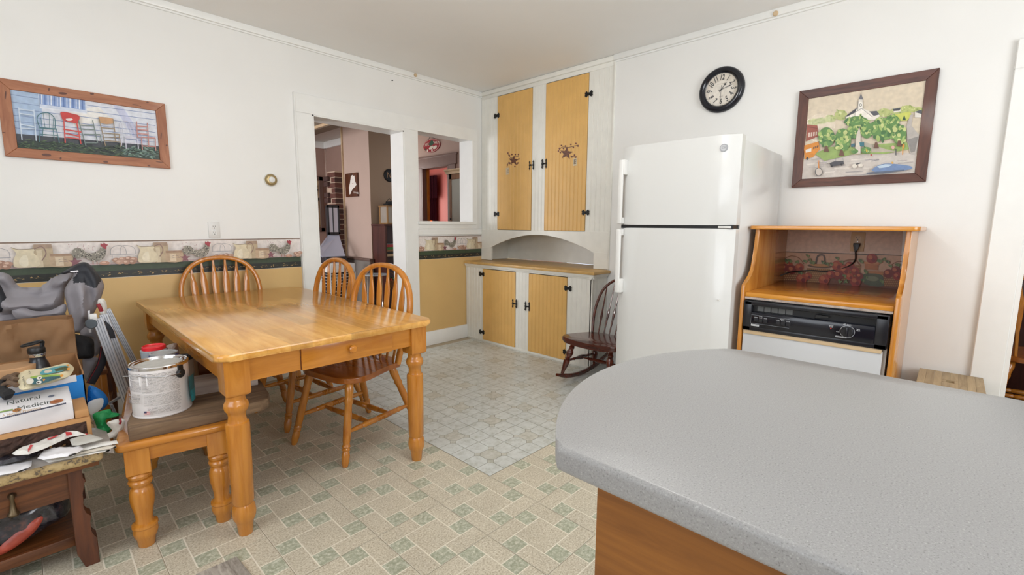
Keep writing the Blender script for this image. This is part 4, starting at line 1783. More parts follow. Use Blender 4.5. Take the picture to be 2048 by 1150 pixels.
for x, y in ((-0.125, 0.005), (0.125, 0.005), (-0.125, 0.69), (0.125, 0.69)):
    if src is None:
        bm = NB()
        lathe(bm, BLEG, seg=22)
        box(bm, -0.037, -0.037, 0.299, 0.037, 0.037, 0.398, bev=0.002, seg=1)
        src = obj('leg', bm, 'honey_wood', BN, loc=(x, y, 0))
    else:
        share('leg', src, BN, (x, y, 0))
for b in ((-0.09, -0.022, 0.345, 0.09, -0.004, 0.398), (-0.09, 0.70, 0.345, 0.09, 0.718, 0.398), (-0.152, 0.04, 0.345, -0.134, 0.655, 0.398), (0.134, 0.04, 0.345, 0.152, 0.655, 0.398)):
    bm = NB()
    box(bm, *b)
    obj('apron', bm, 'honey_wood_x', BN)

# weathered board laid across it
bm = NB()
pl = [(-0.155, 0.0), (-0.165, 0.10), (-0.150, 0.24), (-0.15, 0.45), (0.30, 0.45), (0.318, 0.30), (0.322, 0.12), (0.305, 0.055), (0.27, 0.03), (0.10, 0.012)]
prism(bm, pl, 0.0, 0.046, 'z', bev=0.006, seg=2)
for v in bm.verts:
    v.co += Vector((noise.noise(v.co * 18), noise.noise(v.co * 21 + Vector((3, 0, 0))), 0)) * 0.003
tag(obj('weathered_board', bm, 'weathered', loc=(0.345, 2.062, 0.428), rot=(0, 0, BR)), 'rough grey weathered board lying across the bench under the paint cans', 'board')

# ------------------------------------------------------------------ paint cans
PT = 0.474   # top of the board


def can_body(R, Hh, lid=True, seg=40):
    bm = NB()
    prof = [(0, R - 0.002), (0.002, R), (0.006, R), (0.008, R - 0.0015), (Hh - 0.014, R - 0.0015), (Hh - 0.012, R + 0.0005), (Hh - 0.003, R + 0.0005), (Hh, R - 0.002), (Hh - 0.001, R - 0.006)]
    prof += [(Hh - 0.007, R - 0.008), (Hh - 0.007, R - 0.012), (Hh - 0.003, R - 0.014), (Hh - 0.003, R - 0.018), (Hh - 0.009, R - 0.020), (Hh - 0.009, 0)]
    lathe(bm, prof, seg=seg)
    return bm


CR, CH = 0.0965, 0.200
c0 = Vector((0.318, 2.232, PT))
CN = thing('paint_can', 'gallon paint can with a white printed label and wire bail, front on the board', 'can', c0)
bm = can_body(CR, CH)
for f in bm.faces:
    r_ = f.calc_center_median()
    if r_.z < 0.19 and math.hypot(r_.x, r_.y) > CR - 0.003:
        f.material_index = 1
    elif r_.z > 0.18 and math.hypot(r_.x, r_.y) < CR - 0.021:
        f.material_index = 2
plain('can_lid', 'b3b1ab', 0.5, var=0.12, scale=30)
plain('can_label', 'ded9d6', 0.4, var=0.05, scale=12)
obj('can_body', bm, ['chrome', 'can_label', 'can_lid'], CN)
# printed label, wrapped on the cylinder; angle 0 faces the camera
va = math.atan2(-c0.y, -c0.x)


def cyl(c, R):
    return lambda a, z: (c[0] + R * math.cos(va + a), c[1] + R * math.sin(va + a), z)


class CylPrint(Print):
    def raw(s, pts, faces, col):
        base = len(s.v)
        for a, z in pts:
            s.v.append(Vector(((CR - 0.0012 + s.h) * math.cos(va + a), (CR - 0.0012 + s.h) * math.sin(va + a), z)))
        for f in faces:
            s.f.append([base + i for i in f])
            s.c.append(lin(col))

    def build(s, name, parent=None, m='printed_paper'):
        me = bpy.data.meshes.new(name)
        me.from_pydata(s.v, [], s.f)
        at = me.attributes.new('ink', 'FLOAT_COLOR', 'CORNER')
        k = 0
        for p, c in zip(me.polygons, s.c):
            for _ in range(p.loop_total):
                at.data[k].color = c
                k += 1
        me.materials.append(MATS[m])
        return link(bpy.data.objects.new(name, me), parent)

    def strip(s, a0, a1, z0, z1, col):
        s.up()
        n = max(2, int(abs(a1 - a0) / 0.08) + 1)
        pts = [(a0 + (a1 - a0) * k / (n - 1), z0) for k in range(n)] + [(a0 + (a1 - a0) * k / (n - 1), z1) for k in range(n)]
        s.raw(pts, [(k, k + 1, n + k + 1, n + k) for k in range(n - 1)], col)


P = CylPrint(lambda a, b: (0, 0, 0), (0, 0, 1), start=2e-4)
rnd = random.Random(11)
# a>0 turns anticlockwise seen from above = to the right of the viewer
for (a0, a1, z0, z1, n) in ((-1.30, -0.66, 0.152, 0.176, 5), (-1.35, -0.66, 0.105, 0.148, 10), (-0.60, 0.62, 0.100, 0.176, 16), (-0.55, 0.60, 0.052, 0.096, 11), (-1.2, -0.66, 0.06, 0.10, 7), (-0.45, 0.55, 0.020, 0.048, 6)):
    for k in range(n):
        z = z1 - (z1 - z0) * (k + 0.3) / n
        a = a0
        while a < a1 - 0.05:
            w = rnd.uniform(0.05, 0.22)
            P.strip(a, min(a1, a + w), z, z + (z1 - z0) / n * 0.42, rnd.choice(['a8a3a2', 'b9b4b2', '98938f']))
            a += w + 0.03
for a in (-0.62, -0.40, -1.0):
    P.strip(a, a + 0.03, 0.135, 0.178, 'efeceb')
P.strip(-0.56, -0.38, 0.022, 0.036, 'b9595a')
for k in range(3):
    P.strip(-0.56, -0.38, 0.0235 + k * 0.005, 0.0255 + k * 0.005, 'e9e2dc')
P.strip(-0.56, -0.48, 0.029, 0.036, '3c3f5f')
P.strip(0.95, 1.5, 0.055, 0.135, '2f6a70')
P.strip(1.0, 1.5, 0.028, 0.075, '2f9dab')
P.build('label_print', CN)
for s in (1,):
    bm = NB()
    e = Vector((CR * math.cos(va + 0.72), CR * math.sin(va + 0.72), 0.158))
    nrm = Vector((e.x, e.y, 0)).normalized()
    lathe(bm, [(0, 0.018), (0.6, 0.018), (1, 0.013), (1.001, 0)], e - nrm * 0.002, e + nrm * 0.009, 18)
    tn = Vector((-nrm.y, nrm.x, 0))
    vv = box(bm, -0.009, -0.004, 0, 0.009, 0.004, 0.032)
    bmesh.ops.transform(bm, matrix=Matrix.Translation(e + nrm * 0.002) @ Matrix((tn, nrm, Vector((0, 0, 1)))).transposed().to_4x4(), verts=vv)
    obj('bail_ear', bm, 'black', CN)
bm = NB()
pts = []
for k in range(21):
    a = va + 0.72 - (0.72 + 0.95) * k / 20
    zz = 0.158 + 0.022 * (k / 20)
    rr_ = CR + 0.006 + 0.016 * math.sin(math.pi * k / 20) + (0.03 * max(0, (k - 17) / 3))
    pts.append((rr_ * math.cos(a), rr_ * math.sin(a), zz))
tube(bm, pts, 0.0018, 6)
obj('wire_bail', bm, 'steel', CN)

plain('can_blue', '2b3d86', 0.35)
plain('can_clear', '9fa3a6', 0.3)
plain('lid_red', 'd6262e', 0.3)
plain('lid_grey', '9a9c9c', 0.45, var=0.2, scale=30)
plain('can_tan', 'a08c78', 0.5)
c1 = Vector((0.362, 2.402, PT))
t = thing('paint_can', 'blue-banded paint can with a tape roll on its silver lid, behind the white can', 'can', c1)
bm = can_body(0.052, 0.186)
obj('can_body', bm, ['can_blue'], t)
bm = NB()
lathe(bm, [(0, 0.045), (0.008, 0.050), (0.014, 0.050), (0.015, 0.043), (0.011, 0.040), (0.011, 0)], (0, 0, 0.180), seg=30)
obj('lid', bm, 'lid_grey', t)
c2 = Vector((0.348, 2.525, PT))
t = thing('plastic_tub', 'clear plastic tub with a bright red lid behind the paint cans', 'tub', c2)
bm = NB()
lathe(bm, [(0, 0.040), (0.005, 0.044), (0.160, 0.048), (0.185, 0.050), (0.187, 0.047), (0.187, 0)], seg=30)
obj('tub_body', bm, 'can_clear', t)
bm = NB()
lathe(bm, [(0.185, 0.038), (0.188, 0.044), (0.200, 0.044), (0.204, 0.040), (0.198, 0.036), (0.197, 0)], seg=30)
obj('lid', bm, 'lid_red', t)
c3 = Vector((0.436, 2.474, PT))
t = thing('paint_can', 'tan can with a black rim beside the white paint can', 'can', c3)
bm = can_body(0.045, 0.146, seg=32)
for f in bm.faces:
    if f.calc_center_median().z > 0.132:
        f.material_index = 1
obj('can_body', bm, ['can_tan', 'black'], t)
plain('foil_bag', 'a89a92', 0.35, metal=0.3, var=0.2, scale=20)
bm = NB()
puff(bm, [(-0.045, 0), (-0.045, 0.12), (-0.035, 0.165), (0.02, 0.185), (0.03, 0.16), (0.035, 0.10), (0.045, 0.0)], (0, 0, 0), (0.98, -0.17, 0), (0, 0, 1), (-0.17, -0.98, 0), 0.03, 0.03, 0.03, 0.012, 0.008, 22, 2.0)
tag(obj('foil_bag', bm, 'foil_bag', loc=(0.420, 2.60, PT)), 'crumpled brownish paper bag standing behind the tan can', 'bag')
bm = NB()
box(bm, -0.10, -0.05, 0, 0.145, 0.05, 0.062, bev=0.002, seg=1)
tag(obj('whitewashed_block', bm, 'whitewashed', loc=(0.548, 2.345, PT), rot=(0, 0, BR)), 'whitewashed wooden block on the weathered board behind the table leg', 'block')
bm = NB()
vv = box(bm, -0.02, -0.14, 0, 0.20, 0.06, 0.142, bev=0.002, seg=1)
tag(obj('wooden_box', bm, 'box_brown', loc=(0.525, 2.66, PT - 0.046)), 'brown wooden box on the bench under the table', 'box')

# ------------------------------------------------------------------ rocking chair between fridge and cupboard
RC = thing('rocking_chair', 'small dark mahogany spindle-back rocking chair beside the refrigerator', 'rocking chair', (3.02, 1.895, 0), math.radians(-90))
RS = 0.345
out = [(0, -0.215), (0.14, -0.217), (0.225, -0.205), (0.250, -0.165), (0.235, -0.05), (0.205, 0.06), (0.175, 0.15), (0.09, 0.19)]
full = out + [(0, 0.195)] + [(-x, y) for x, y in out[:0:-1]]
pts = [(p.x, p.y) for p in spline([(a, b, 0) for a, b in full], 4, True)]
bm = NB()
prism(bm, pts, RS - 0.042, RS, 'z', bev=0.012, seg=3)
for v in bm.verts:
    v.co.z += 0.05 * (-v.co.y) * 0.4 + 0.016 * (v.co.x / 0.23) ** 2
obj('seat', bm, 'mahogany', RC)
bw = [(-0.180, 0.13, RS - 0.01), (-0.200, 0.185, 0.50), (-0.200, 0.245, 0.62), (-0.170, 0.29, 0.71), (-0.09, 0.32, 0.775), (0, 0.33, 0.79)]
bw = bw + [(-x, y, z) for x, y, z in bw[-2::-1]]
bw = spline(bw, 5)
bm = NB()
tube(bm, bw, 0.0115, 10)
obj('bow', bm, 'mahogany', RC)
for k in range(6):
    s = (k - 2.5) / 2.5
    tp = min((p for p in bw if p.z > 0.6), key=lambda p: abs(p.x - s * 0.155))
    bm = NB()
    lathe(bm, [(0, 0.005), (0.15, 0.006), (0.28, 0.008), (0.36, 0.011), (0.40, 0.0115), (0.45, 0.008), (0.6, 0.006), (1, 0.0045)], (s * 0.125, 0.135, RS - 0.005), tp, 8)
    obj('spindle', bm, 'mahogany', RC)
RLEG = [(0, 0.012), (0.12, 0.015), (0.30, 0.024), (0.40, 0.026), (0.43, 0.017), (0.46, 0.025), (0.50, 0.017), (0.55, 0.023), (0.66, 0.028), (0.76, 0.017), (0.80, 0.022), (0.86, 0.017), (1, 0.014)]
RZ_ = lambda y: 0.018 + 0.55 * (y - 0.03) ** 2
for s in (-1, 1):
    fa, fb = (s * 0.205, -0.235, RZ_(-0.235) + 0.02), (s * 0.205, 0.21, RZ_(0.21) + 0.02)
    ta, tb_ = (s * 0.165, -0.14, RS - 0.02), (s * 0.14, 0.12, RS - 0.03)
    for a, b in ((fa, ta), (fb, tb_)):
        bm = NB()
        lathe(bm, RLEG, a, b, 12)
        obj('leg', bm, 'mahogany', RC)
    bm = NB()
    ys = [-0.30 + 0.72 * k / 16 for k in range(17)]
    tube(bm, [(s * 0.205, y, RZ_(y) + 0.004) for y in ys], [0.5 + 0.5 * min(1, (k + 0.2) / 2, (16.2 - k) / 2) for k in range(17)], 10, flat=(0.018, 0.011, (1, 0, 0)))
    obj('runner', bm, 'mahogany', RC)
    m0 = Vector(fa).lerp(Vector(ta), 0.40)
    m1 = Vector(fb).lerp(Vector(tb_), 0.40)
    bm = NB()
    lathe(bm, [(0, 0.007), (0.1, 0.010), (0.2, 0.009), (0.24, 0.013), (0.28, 0.009), (0.5, 0.020), (0.72, 0.009), (0.76, 0.013), (0.8, 0.009), (0.9, 0.010), (1, 0.007)], m0, m1, 10)
    obj('stretcher', bm, 'mahogany', RC)
    if s < 0:
        cm = m0.lerp(m1, 0.5)
bm = NB()
lathe(bm, [(0, 0.007), (0.15, 0.009), (0.25, 0.013), (0.3, 0.009), (0.5, 0.018), (0.7, 0.009), (0.75, 0.013), (0.85, 0.009), (1, 0.007)], cm, (-cm.x, cm.y, cm.z), 10)
obj('stretcher', bm, 'mahogany', RC)
# ------------------------------------------------------------------ picture of seven chairs on the left wall
PA = thing('framed_picture', 'wide rustic-framed print of seven chairs lined up outside a white clapboard house', 'picture', (0, 0, 0))


def mitred(parent, fn, a0, b0, a1, b1, w, t, mh, mv, inner=0.004, swap=False):
    """four mitred frame sides.  fn(a,b,d): a across, b up, d out of the wall"""
    for (p, q, m) in (((a0, b0), (a1, b0), mh), ((a0, b1), (a1, b1), mh), ((a0, b0), (a0, b1), mv), ((a1, b0), (a1, b1), mv)):
        bm = NB()
        sgn_a = 1 if p[0] == a0 else -1
        if p[1] == q[1]:
            s = 1 if p[1] == b0 else -1
            quad = [p, q, (q[0] - w, q[1] + s * w), (p[0] + w, p[1] + s * w)]
        else:
            s = 1 if p[0] == a0 else -1
            quad = [p, q, (q[0] + s * w, q[1] - w), (p[0] + s * w, p[1] + w)]
        lo = [bm.verts.new(fn(a, b, 0)) for a, b in quad]
        hi = [bm.verts.new(fn(a, b, t if k < 2 else t - inner)) for k, (a, b) in enumerate(quad)]
        bm.faces.new(lo)
        bm.faces.new(hi)
        for k in range(4):
            bm.faces.new((lo[k], lo[(k + 1) % 4], hi[(k + 1) % 4], hi[k]))
        bmesh.ops.recalc_face_normals(bm, faces=bm.faces)
        bmesh.ops.bevel(bm, geom=[e for e in bm.edges], offset=0.0015, segments=1, affect='EDGES')
        obj('frame_side', bm, m, parent)


fa = lambda a, b, d: (a, YA - 0.001 - d, b)
mitred(PA, fa, -0.036, 1.568, 0.694, 1.974, 0.051, 0.020, 'frame_oak', 'frame_oak_z', 0.002)
bm = NB()
box(bm, -0.02, YA - 0.008, 1.58, 0.68, YA - 0.001, 1.96)
obj('backing', bm, 'black', PA)
Z1_ = lambda x, y: ony(x / 5.11, 130 + y / 5.11, YA - 0.0085)
P = Print(Z1_, (0, -1, 0), start=2e-4)
# clapboards: pale, bluer in the painted shade at the left
P.poly([(60, 230), (1640, 440), (1660, 990), (160, 880)], 'd9dde6')
P.poly([(60, 230), (420, 280), (440, 730), (130, 740)], 'a9bfda')
P.poly([(700, 480), (1000, 420), (1150, 560), (760, 640)], 'e9e7e2')
P.poly([(1150, 400), (1260, 440), (1500, 800), (1400, 800)], 'c4c8e0')
for (xa, ya, xb, yb) in ((100, 300, 390, 345), (105, 375, 400, 415), (110, 440, 1590, 620), (115, 510, 1590, 690), (890, 410, 1590, 500), (890, 472, 1590, 560), (120, 570, 1600, 735), (130, 640, 1600, 790)):
    P.line([(xa, ya), (xb, yb)], 6, '7e8fb5')
# window with curtains
P.poly([(388, 290), (880, 355), (888, 495), (398, 435)], 'cdd6e6')
P.poly([(402, 300), (868, 362), (872, 462), (412, 400)], '8ba3cf')
for k in range(14):
    x = 420 + k * 32
    P.poly([(x, 302 + k * 4), (x + 13, 304 + k * 4), (x + 15, 400 + k * 4.3), (x + 2, 398 + k * 4.3)], ('dfe6f2', '5f7cb5', 'b9c8e4')[k % 3])
P.line([(398, 435), (888, 495)], 10, 'e4e8ef')
P.line([(398, 300), (408, 440)], 6, '7f97b8')
# shade on the foundation and the grass
P.poly([(150, 700), (1620, 830), (1640, 870), (1655, 960), (1640, 1000), (160, 880)], '3b3f47')
P.poly([(160, 790), (600, 790), (900, 830), (1300, 850), (1640, 850), (1650, 990), (170, 880)], '2f3f33', 0)
rnd = random.Random(2)
for k in range(420):
    x = rnd.uniform(190, 1600)
    yt, yb = 760 + (x - 190) * 0.06, 850 + (x - 190) * 0.075
    y = rnd.uniform(yt, yb)
    c = rnd.choice(['33482f', '455e3e', '26342b', '5a7049', '2a3a33', '20292a']) if x < 1250 else rnd.choice(['7f9d8b', '5f7d6c', '90aaa0', '44605a'])
    P.ell(x, y, rnd.uniform(12, 34), rnd.uniform(2, 4.5), c, rnd.uniform(-0.3, 0.5), 7)


def chairpic(segs, w, c):
    for s_ in segs:
        P.line(s_, w, c)


chairpic([[(190, 440), (225, 770)], [(345, 460), (370, 780)], [(195, 455), (345, 475)], [(200, 500), (345, 520)], [(205, 610), (350, 635)], [(215, 650), (350, 660)]], 11, 'c9d6e4')
chairpic([[(400, 645), (580, 660)]], 13, '3d6b74')
P.line([(405, 645), (378, 560), (400, 510), (450, 494), (510, 502), (560, 560), (560, 655)], 9, '3d6b74', 3)
chairpic([[(440, 500), (460, 645)], [(500, 500), (505, 650)], [(415, 540), (430, 640)], [(545, 545), (540, 650)]], 5, '3d6b74')
chairpic([[(410, 650), (402, 790)], [(440, 655), (432, 735)], [(540, 660), (552, 760)], [(575, 662), (606, 800)], [(410, 710), (590, 725)]], 8, '44747c')
P.poly([(615, 490), (660, 485), (730, 500), (808, 525), (800, 585), (770, 600), (650, 570), (625, 530)], 'c23630', 3)
P.poly([(670, 555), (735, 552), (735, 570), (690, 575)], 'e6e0dc', 2)
chairpic([[(650, 570), (665, 800)], [(780, 590), (825, 810)], [(645, 660), (830, 690)], [(660, 700), (820, 735)], [(665, 740), (815, 760)]], 13, 'c4413a')
chairpic([[(800, 570), (875, 830)], [(943, 570), (995, 800)], [(820, 620), (955, 625)], [(835, 660), (965, 665)], [(850, 712), (1020, 715)], [(1020, 715), (1035, 790)], [(870, 800), (985, 800)]], 11, '6f7f7c')
P.poly([(1005, 540), (1020, 535), (1150, 552), (1145, 605), (1025, 600)], 'c09368', 2)
chairpic([[(1005, 540), (1075, 830)], [(1150, 555), (1170, 690)], [(1030, 645), (1160, 655)], [(1045, 700), (1215, 712)], [(1215, 712), (1225, 840)], [(1165, 700), (1180, 790)], [(1060, 740), (1215, 745)], [(1065, 775), (1215, 790)]], 10, '8b7a62')
P.line([(1240, 720), (1212, 620), (1240, 585), (1290, 580), (1330, 610), (1385, 740)], 6, 'b9b8c8', 3)
chairpic([[(1240, 600), (1255, 720)], [(1275, 590), (1300, 725)], [(1310, 600), (1345, 735)]], 4, 'b9b8c8')
P.ell(1330, 745, 65, 14, 'c9c8d6', 0.1)
chairpic([[(1280, 760), (1285, 860)], [(1400, 760), (1410, 860)], [(1245, 750), (1235, 830)], [(1275, 800), (1405, 805)]], 9, 'cfcedb')
chairpic([[(1390, 580), (1400, 740)], [(1500, 595), (1515, 830)], [(1395, 630), (1505, 635)], [(1400, 665), (1505, 672)], [(1400, 705), (1505, 712)], [(1400, 740), (1580, 750)], [(1440, 750), (1450, 870)], [(1580, 750), (1585, 880)], [(1445, 830), (1585, 838)]], 11, 'b87f78')
P.build('print', PA)
# knots and dents of the rustic frame
P = Print(lambda x, y: ony(x / 5.11, 130 + y / 5.11, YA - 0.0212), (0, -1, 0), start=1e-5)
for (x, y, a, b) in ((500, 250, 10, 16), (640, 290, 45, 12), (940, 295, 22, 10), (1385, 407, 36, 5), (1508, 382, 14, 7), (1435, 425, 8, 5), (55, 310, 8, 45), (40, 690, 18, 5), (475, 918, 50, 14), (620, 955, 10, 14), (1080, 990, 26, 9), (1630, 992, 40, 4), (1522, 1030, 16, 6), (1647, 725, 5, 36), (1703, 822, 9, 10)):
    P.ell(x, y, a, b, '5f3524', 0.1, 12)
P.build('frame_knots', PA)['kind'] = 'stuff'

# ------------------------------------------------------------------ village painting on the right wall
PB = thing('framed_painting', 'walnut-framed watercolour of a village green with a white church', 'painting', (0, 0, 0))
fb = lambda a, b, d: (XB - 0.001 - d, a, b)
mitred(PB, fb, 0.135, 1.473, 0.786, 2.068, 0.052, 0.024, 'frame_walnut', 'frame_walnut_z', 0.010)
bm = NB()
box(bm, XB - 0.008, 0.15, 1.49, XB - 0.001, 0.77, 2.05)
obj('backing', bm, 'frame_walnut', PB)
Z3_ = lambda x, y: onx(1560 + x / 4.259, 120 + y / 4.259, XB - 0.0085)
P = Print(Z3_, (-1, 0, 0), start=2e-4)
P.poly([(225, 320), (1262, 165), (1160, 985), (175, 1030)], 'd9c9ae')
rnd = random.Random(4)
# road in front
P.poly([(205, 850), (430, 790), (640, 810), (880, 790), (1160, 790), (1150, 985), (180, 1020)], 'c9c0b6')
for k in range(26):
    y = rnd.uniform(840, 990)
    x = rnd.uniform(220, 1050)
    P.line([(x, y), (x + rnd.uniform(60, 150), y - rnd.uniform(4, 14))], rnd.uniform(4, 11), rnd.choice(['a99e98', 'b8afa8', 'ddd5ca', '8f8a8c']))


def tree(x, y, rx, ry, n=26, pal=('5f8a4a', '7fa35a', 'a4bb6c', '44703f', 'c3cc86')):
    P.ell(x, y, rx, ry, pal[0], 0, 16)
    for k in range(n):
        a, r_ = rnd.uniform(0, 6.28), math.sqrt(rnd.random())
        P.ell(x + rx * r_ * math.cos(a), y + ry * r_ * math.sin(a), rx * rnd.uniform(0.14, 0.3), ry * rnd.uniform(0.1, 0.22), rnd.choice(pal), rnd.uniform(0, 3), 8)


for (x, y, rx, ry) in ((290, 530, 50, 30), (350, 520, 50, 26), (430, 500, 50, 30), (520, 470, 55, 45), (890, 450, 60, 36), (1000, 440, 60, 30), (1090, 420, 70, 32), (1180, 430, 40, 28)):
    tree(x, y, rx, ry, 12, ('b3bb72', 'c3c985', '98a85c', 'd2d49a', '8a9c55'))
P.poly([(960, 470), (1100, 440), (1130, 470), (1080, 520), (980, 520)], 'c8cc62')
P.poly([(1060, 470), (1075, 515), (1040, 515)], '2f5238')
P.poly([(965, 415), (1028, 410), (1028, 440), (970, 450)], 'ded8cc')
P.poly([(962, 418), (1030, 410), (1018, 432), (968, 436)], '44464c')
P.poly([(1150, 440), (1210, 425), (1205, 490), (1150, 490)], 'e2ddd2')
P.poly([(1145, 445), (1200, 425), (1210, 430), (1208, 462)], '54585e')
# road on the right
P.poly([(1110, 470), (1135, 460), (1120, 560), (1185, 640), (1160, 800), (1110, 800), (1085, 690), (1080, 560)], 'b8b1aa')
P.poly([(1085, 680), (1180, 650), (1150, 780), (1115, 790)], '8b8783')
# brick shops and bus on the left
P.poly([(232, 550), (320, 560), (330, 650), (222, 695)], '9c5343')
for k in range(4):
    P.poly([(245 + k * 20, 620 - k * 2), (258 + k * 20, 618 - k * 2), (256 + k * 20, 655 - k * 5), (243 + k * 20, 660 - k * 5)], 'd9c2b4')
P.line([(235, 570), (325, 585)], 6, '7c3e35')
P.poly([(205, 730), (330, 695), (340, 760), (280, 830), (212, 845)], 'd98b2e', 1)
P.poly([(220, 765), (270, 752), (268, 780), (222, 790)], 'e6e2da')
for k in range(3):
    P.poly([(285 + k * 16, 742 - k * 6), (297 + k * 16, 738 - k * 6), (297 + k * 16, 755 - k * 6), (285 + k * 16, 762 - k * 6)], '5a4a3a')
P.ell(235, 840, 10, 12, '3b3633')
# green
P.poly([(300, 800), (420, 740), (560, 740), (1080, 700), (1100, 760), (900, 800), (640, 800), (380, 860)], '94ad62')
P.poly([(620, 740), (680, 570), (700, 690), (900, 760), (1000, 780), (700, 790)], 'b9b09f')
# church
P.poly([(560, 480), (665, 405), (720, 420), (850, 470), (850, 510), (560, 520)], 'e4ded2')
P.poly([(560, 480), (660, 405), (640, 450), (570, 485)], '3e3f47')
P.poly([(760, 440), (825, 435), (850, 465), (800, 478)], '55565c')
P.poly([(640, 500), (640, 450), (695, 412), (760, 460), (790, 490)], 'efe9de')
P.poly([(664, 425), (668, 355), (708, 355), (708, 412)], 'ece6da')
P.poly([(672, 358), (672, 325), (706, 325), (704, 358)], 'd9d3c7')
P.poly([(670, 338), (692, 286), (710, 338)], '6a6a70')
P.line([(692, 290), (694, 272)], 3, '7a6a55')
P.ell(688, 385, 12, 13, '4c4c50')
P.ell(688, 385, 8, 9, 'e2dccf')
for pts in ([(560, 482), (560, 520)], [(640, 452), (640, 500)], [(664, 425), (668, 355)], [(708, 415), (708, 355)], [(640, 450), (695, 414)], [(695, 414), (790, 488)]):
    P.line(pts, 3, '44444a')
# trees of the green
tree(660, 530, 100, 50)
tree(740, 600, 55, 70)
tree(880, 590, 110, 95, 40)
tree(960, 520, 60, 50)
tree(1020, 640, 60, 85)
tree(540, 680, 70, 95, 34)
tree(400, 660, 70, 85, 34)
tree(630, 610, 50, 60)
for (x, y) in ((528, 800), (822, 735), (398, 765), (1018, 720)):
    P.poly([(x - 10, y - 30), (x + 10, y - 30), (x + 24, y + 18), (x - 22, y + 18)], '6b4a38')
P.poly([(655, 640), (680, 575), (690, 640), (690, 800), (640, 805)], 'd3cbbd')
P.poly([(610, 720), (640, 712), (640, 740), (608, 745)], '3a6a7a')
P.poly([(680, 705), (720, 705), (720, 738), (684, 738)], '35707c')
tree(735, 770, 42, 28, 10)
tree(640, 780, 30, 20, 6)
# figures, cars, bicycle
P.ell(335, 955, 32, 36, '4a4a4e')
P.ell(335, 955, 27, 31, 'c9c0b6')
P.line([(335, 925), (333, 870)], 10, 'd08a44')
P.ell(333, 865, 8, 9, 'c99472')
P.poly([(425, 880), (470, 865), (545, 862), (550, 890), (440, 912)], '4a4a50', 1)
P.ell(445, 905, 10, 11, '2f2f33')
P.ell(528, 892, 10, 11, '2f2f33')
P.line([(475, 838), (480, 868)], 3, '6b6b70')
P.line([(540, 838), (543, 866)], 3, '6b6b70')
P.ell(640, 905, 20, 18, 'ddd7cb')
P.ell(690, 900, 20, 16, 'ddd7cb')
P.line([(650, 890), (690, 880)], 8, '3b3b40')
P.poly([(785, 945), (830, 905), (900, 885), (1000, 890), (1110, 905), (1120, 930), (1000, 950), (880, 960)], '6f88b0', 3)
P.poly([(830, 908), (900, 890), (960, 893), (930, 912), (850, 925)], 'bcd0e0', 1)
P.poly([(740, 960), (900, 948), (1060, 935), (1060, 945), (880, 968), (740, 970)], '5a6578')
P.ell(960, 878, 9, 10, 'd9a955')
P.line([(1050, 735), (1046, 810)], 9, 'd98f35')
P.ell(1054, 735, 10, 18, 'd98f35')
P.ell(965, 748, 14, 16, 'd9a9a0')
P.line([(990, 760), (990, 815)], 8, '44444a')
P.ell(742, 775, 6, 14, 'd9b244')
P.ell(780, 812, 8, 9, 'b04a40')
P.build('picture_sheet', PB)
glass('pane_glass', 'ffffff', 0.02, alpha=0.04)
bm = NB()
box(bm, XB - 0.0128, 0.183, 1.521, XB - 0.0112, 0.740, 2.022)
obj('pane', bm, 'pane_glass', PB)

# ------------------------------------------------------------------ wall clock
cy_, cz_ = 1.272, 2.170
CK = thing('wall_clock', 'round black-rimmed wall clock with old-style numerals above the refrigerator', 'clock', (0, 0, 0))
bm = NB()
lathe(bm, [(0, 0.150), (0.15, 0.1535), (0.55, 0.152), (0.85, 0.144), (1.0, 0.134), (1.0, 0.124), (0.85, 0.116), (0.55, 0.111), (0.5, 0.108)], (XB - 0.001, cy_, cz_), (XB - 0.040, cy_, cz_), 56, cap=False)
obj('rim', bm, 'black_glossy', CK)
P = Print(lambda a, b: (XB - 0.016, cy_ - a, cz_ + b), (-1, 0, 0))
P.ell(0, 0, 0.112, 0.112, 'ddd3c3', n=48)
P.ell(0, -0.02, 0.085, 0.08, 'e6ded1', n=40)
for k in range(1, 13):
    a = k * math.pi / 6
    P.text(str(k), 0.080 * math.sin(a), 0.080 * math.cos(a), 0.050, '1d1b1a', -a if k not in (4, 5, 6, 7, 8) else -a + math.pi, 0.2, 0.66, bold=0.03)
    P.ell(0.1045 * math.sin(a), 0.1045 * math.cos(a), 0.0022, 0.0022, '2a2724', n=8)
P.line([(-0.03, 0.040), (0.03, 0.040)], 0.003, 'b5ab9c')
P.line([(-0.012, -0.045), (0.014, -0.045)], 0.003, 'a89f92')
f = P.build('dial', CK)
for nm, ang, L, w in (('hour_hand', math.radians(38), 0.060, 0.010), ('minute_hand', math.radians(73), 0.085, 0.005)):
    s, c = math.sin(ang), math.cos(ang)
    bm = NB()
    sh = [(-0.018, -0.002), (L * 0.55, -0.0016), (L * 0.66, -w), (L * 0.76, -0.0022), (L, 0), (L * 0.76, 0.0022), (L * 0.66, w), (L * 0.55, 0.0016), (-0.018, 0.002)]
    prism(bm, [(cy_ - (t * s + q * c), cz_ + (t * c - q * s)) for t, q in sh], XB - 0.0195, XB - 0.0188, 'x')
    obj(nm, bm, 'black', CK)
bm = NB()
prism(bm, [(cy_ + 0.0008, cz_ - 0.095), (cy_ - 0.0008, cz_ - 0.095), (cy_ - 0.001, cz_ + 0.03), (cy_ + 0.001, cz_ + 0.03)], XB - 0.0206, XB - 0.0202, 'x')
lathe(bm, [(0, 0.005), (1, 0.004), (1.01, 0)], (XB - 0.016, cy_, cz_), (XB - 0.022, cy_, cz_), 14)
obj('second_hand', bm, 'black', CK)
bm = NB()
lathe(bm, [(0, 0.1125), (1, 0.1125)], (XB - 0.0245, cy_, cz_), (XB - 0.0255, cy_, cz_), 48)
obj('glass', bm, 'pane_glass', CK)

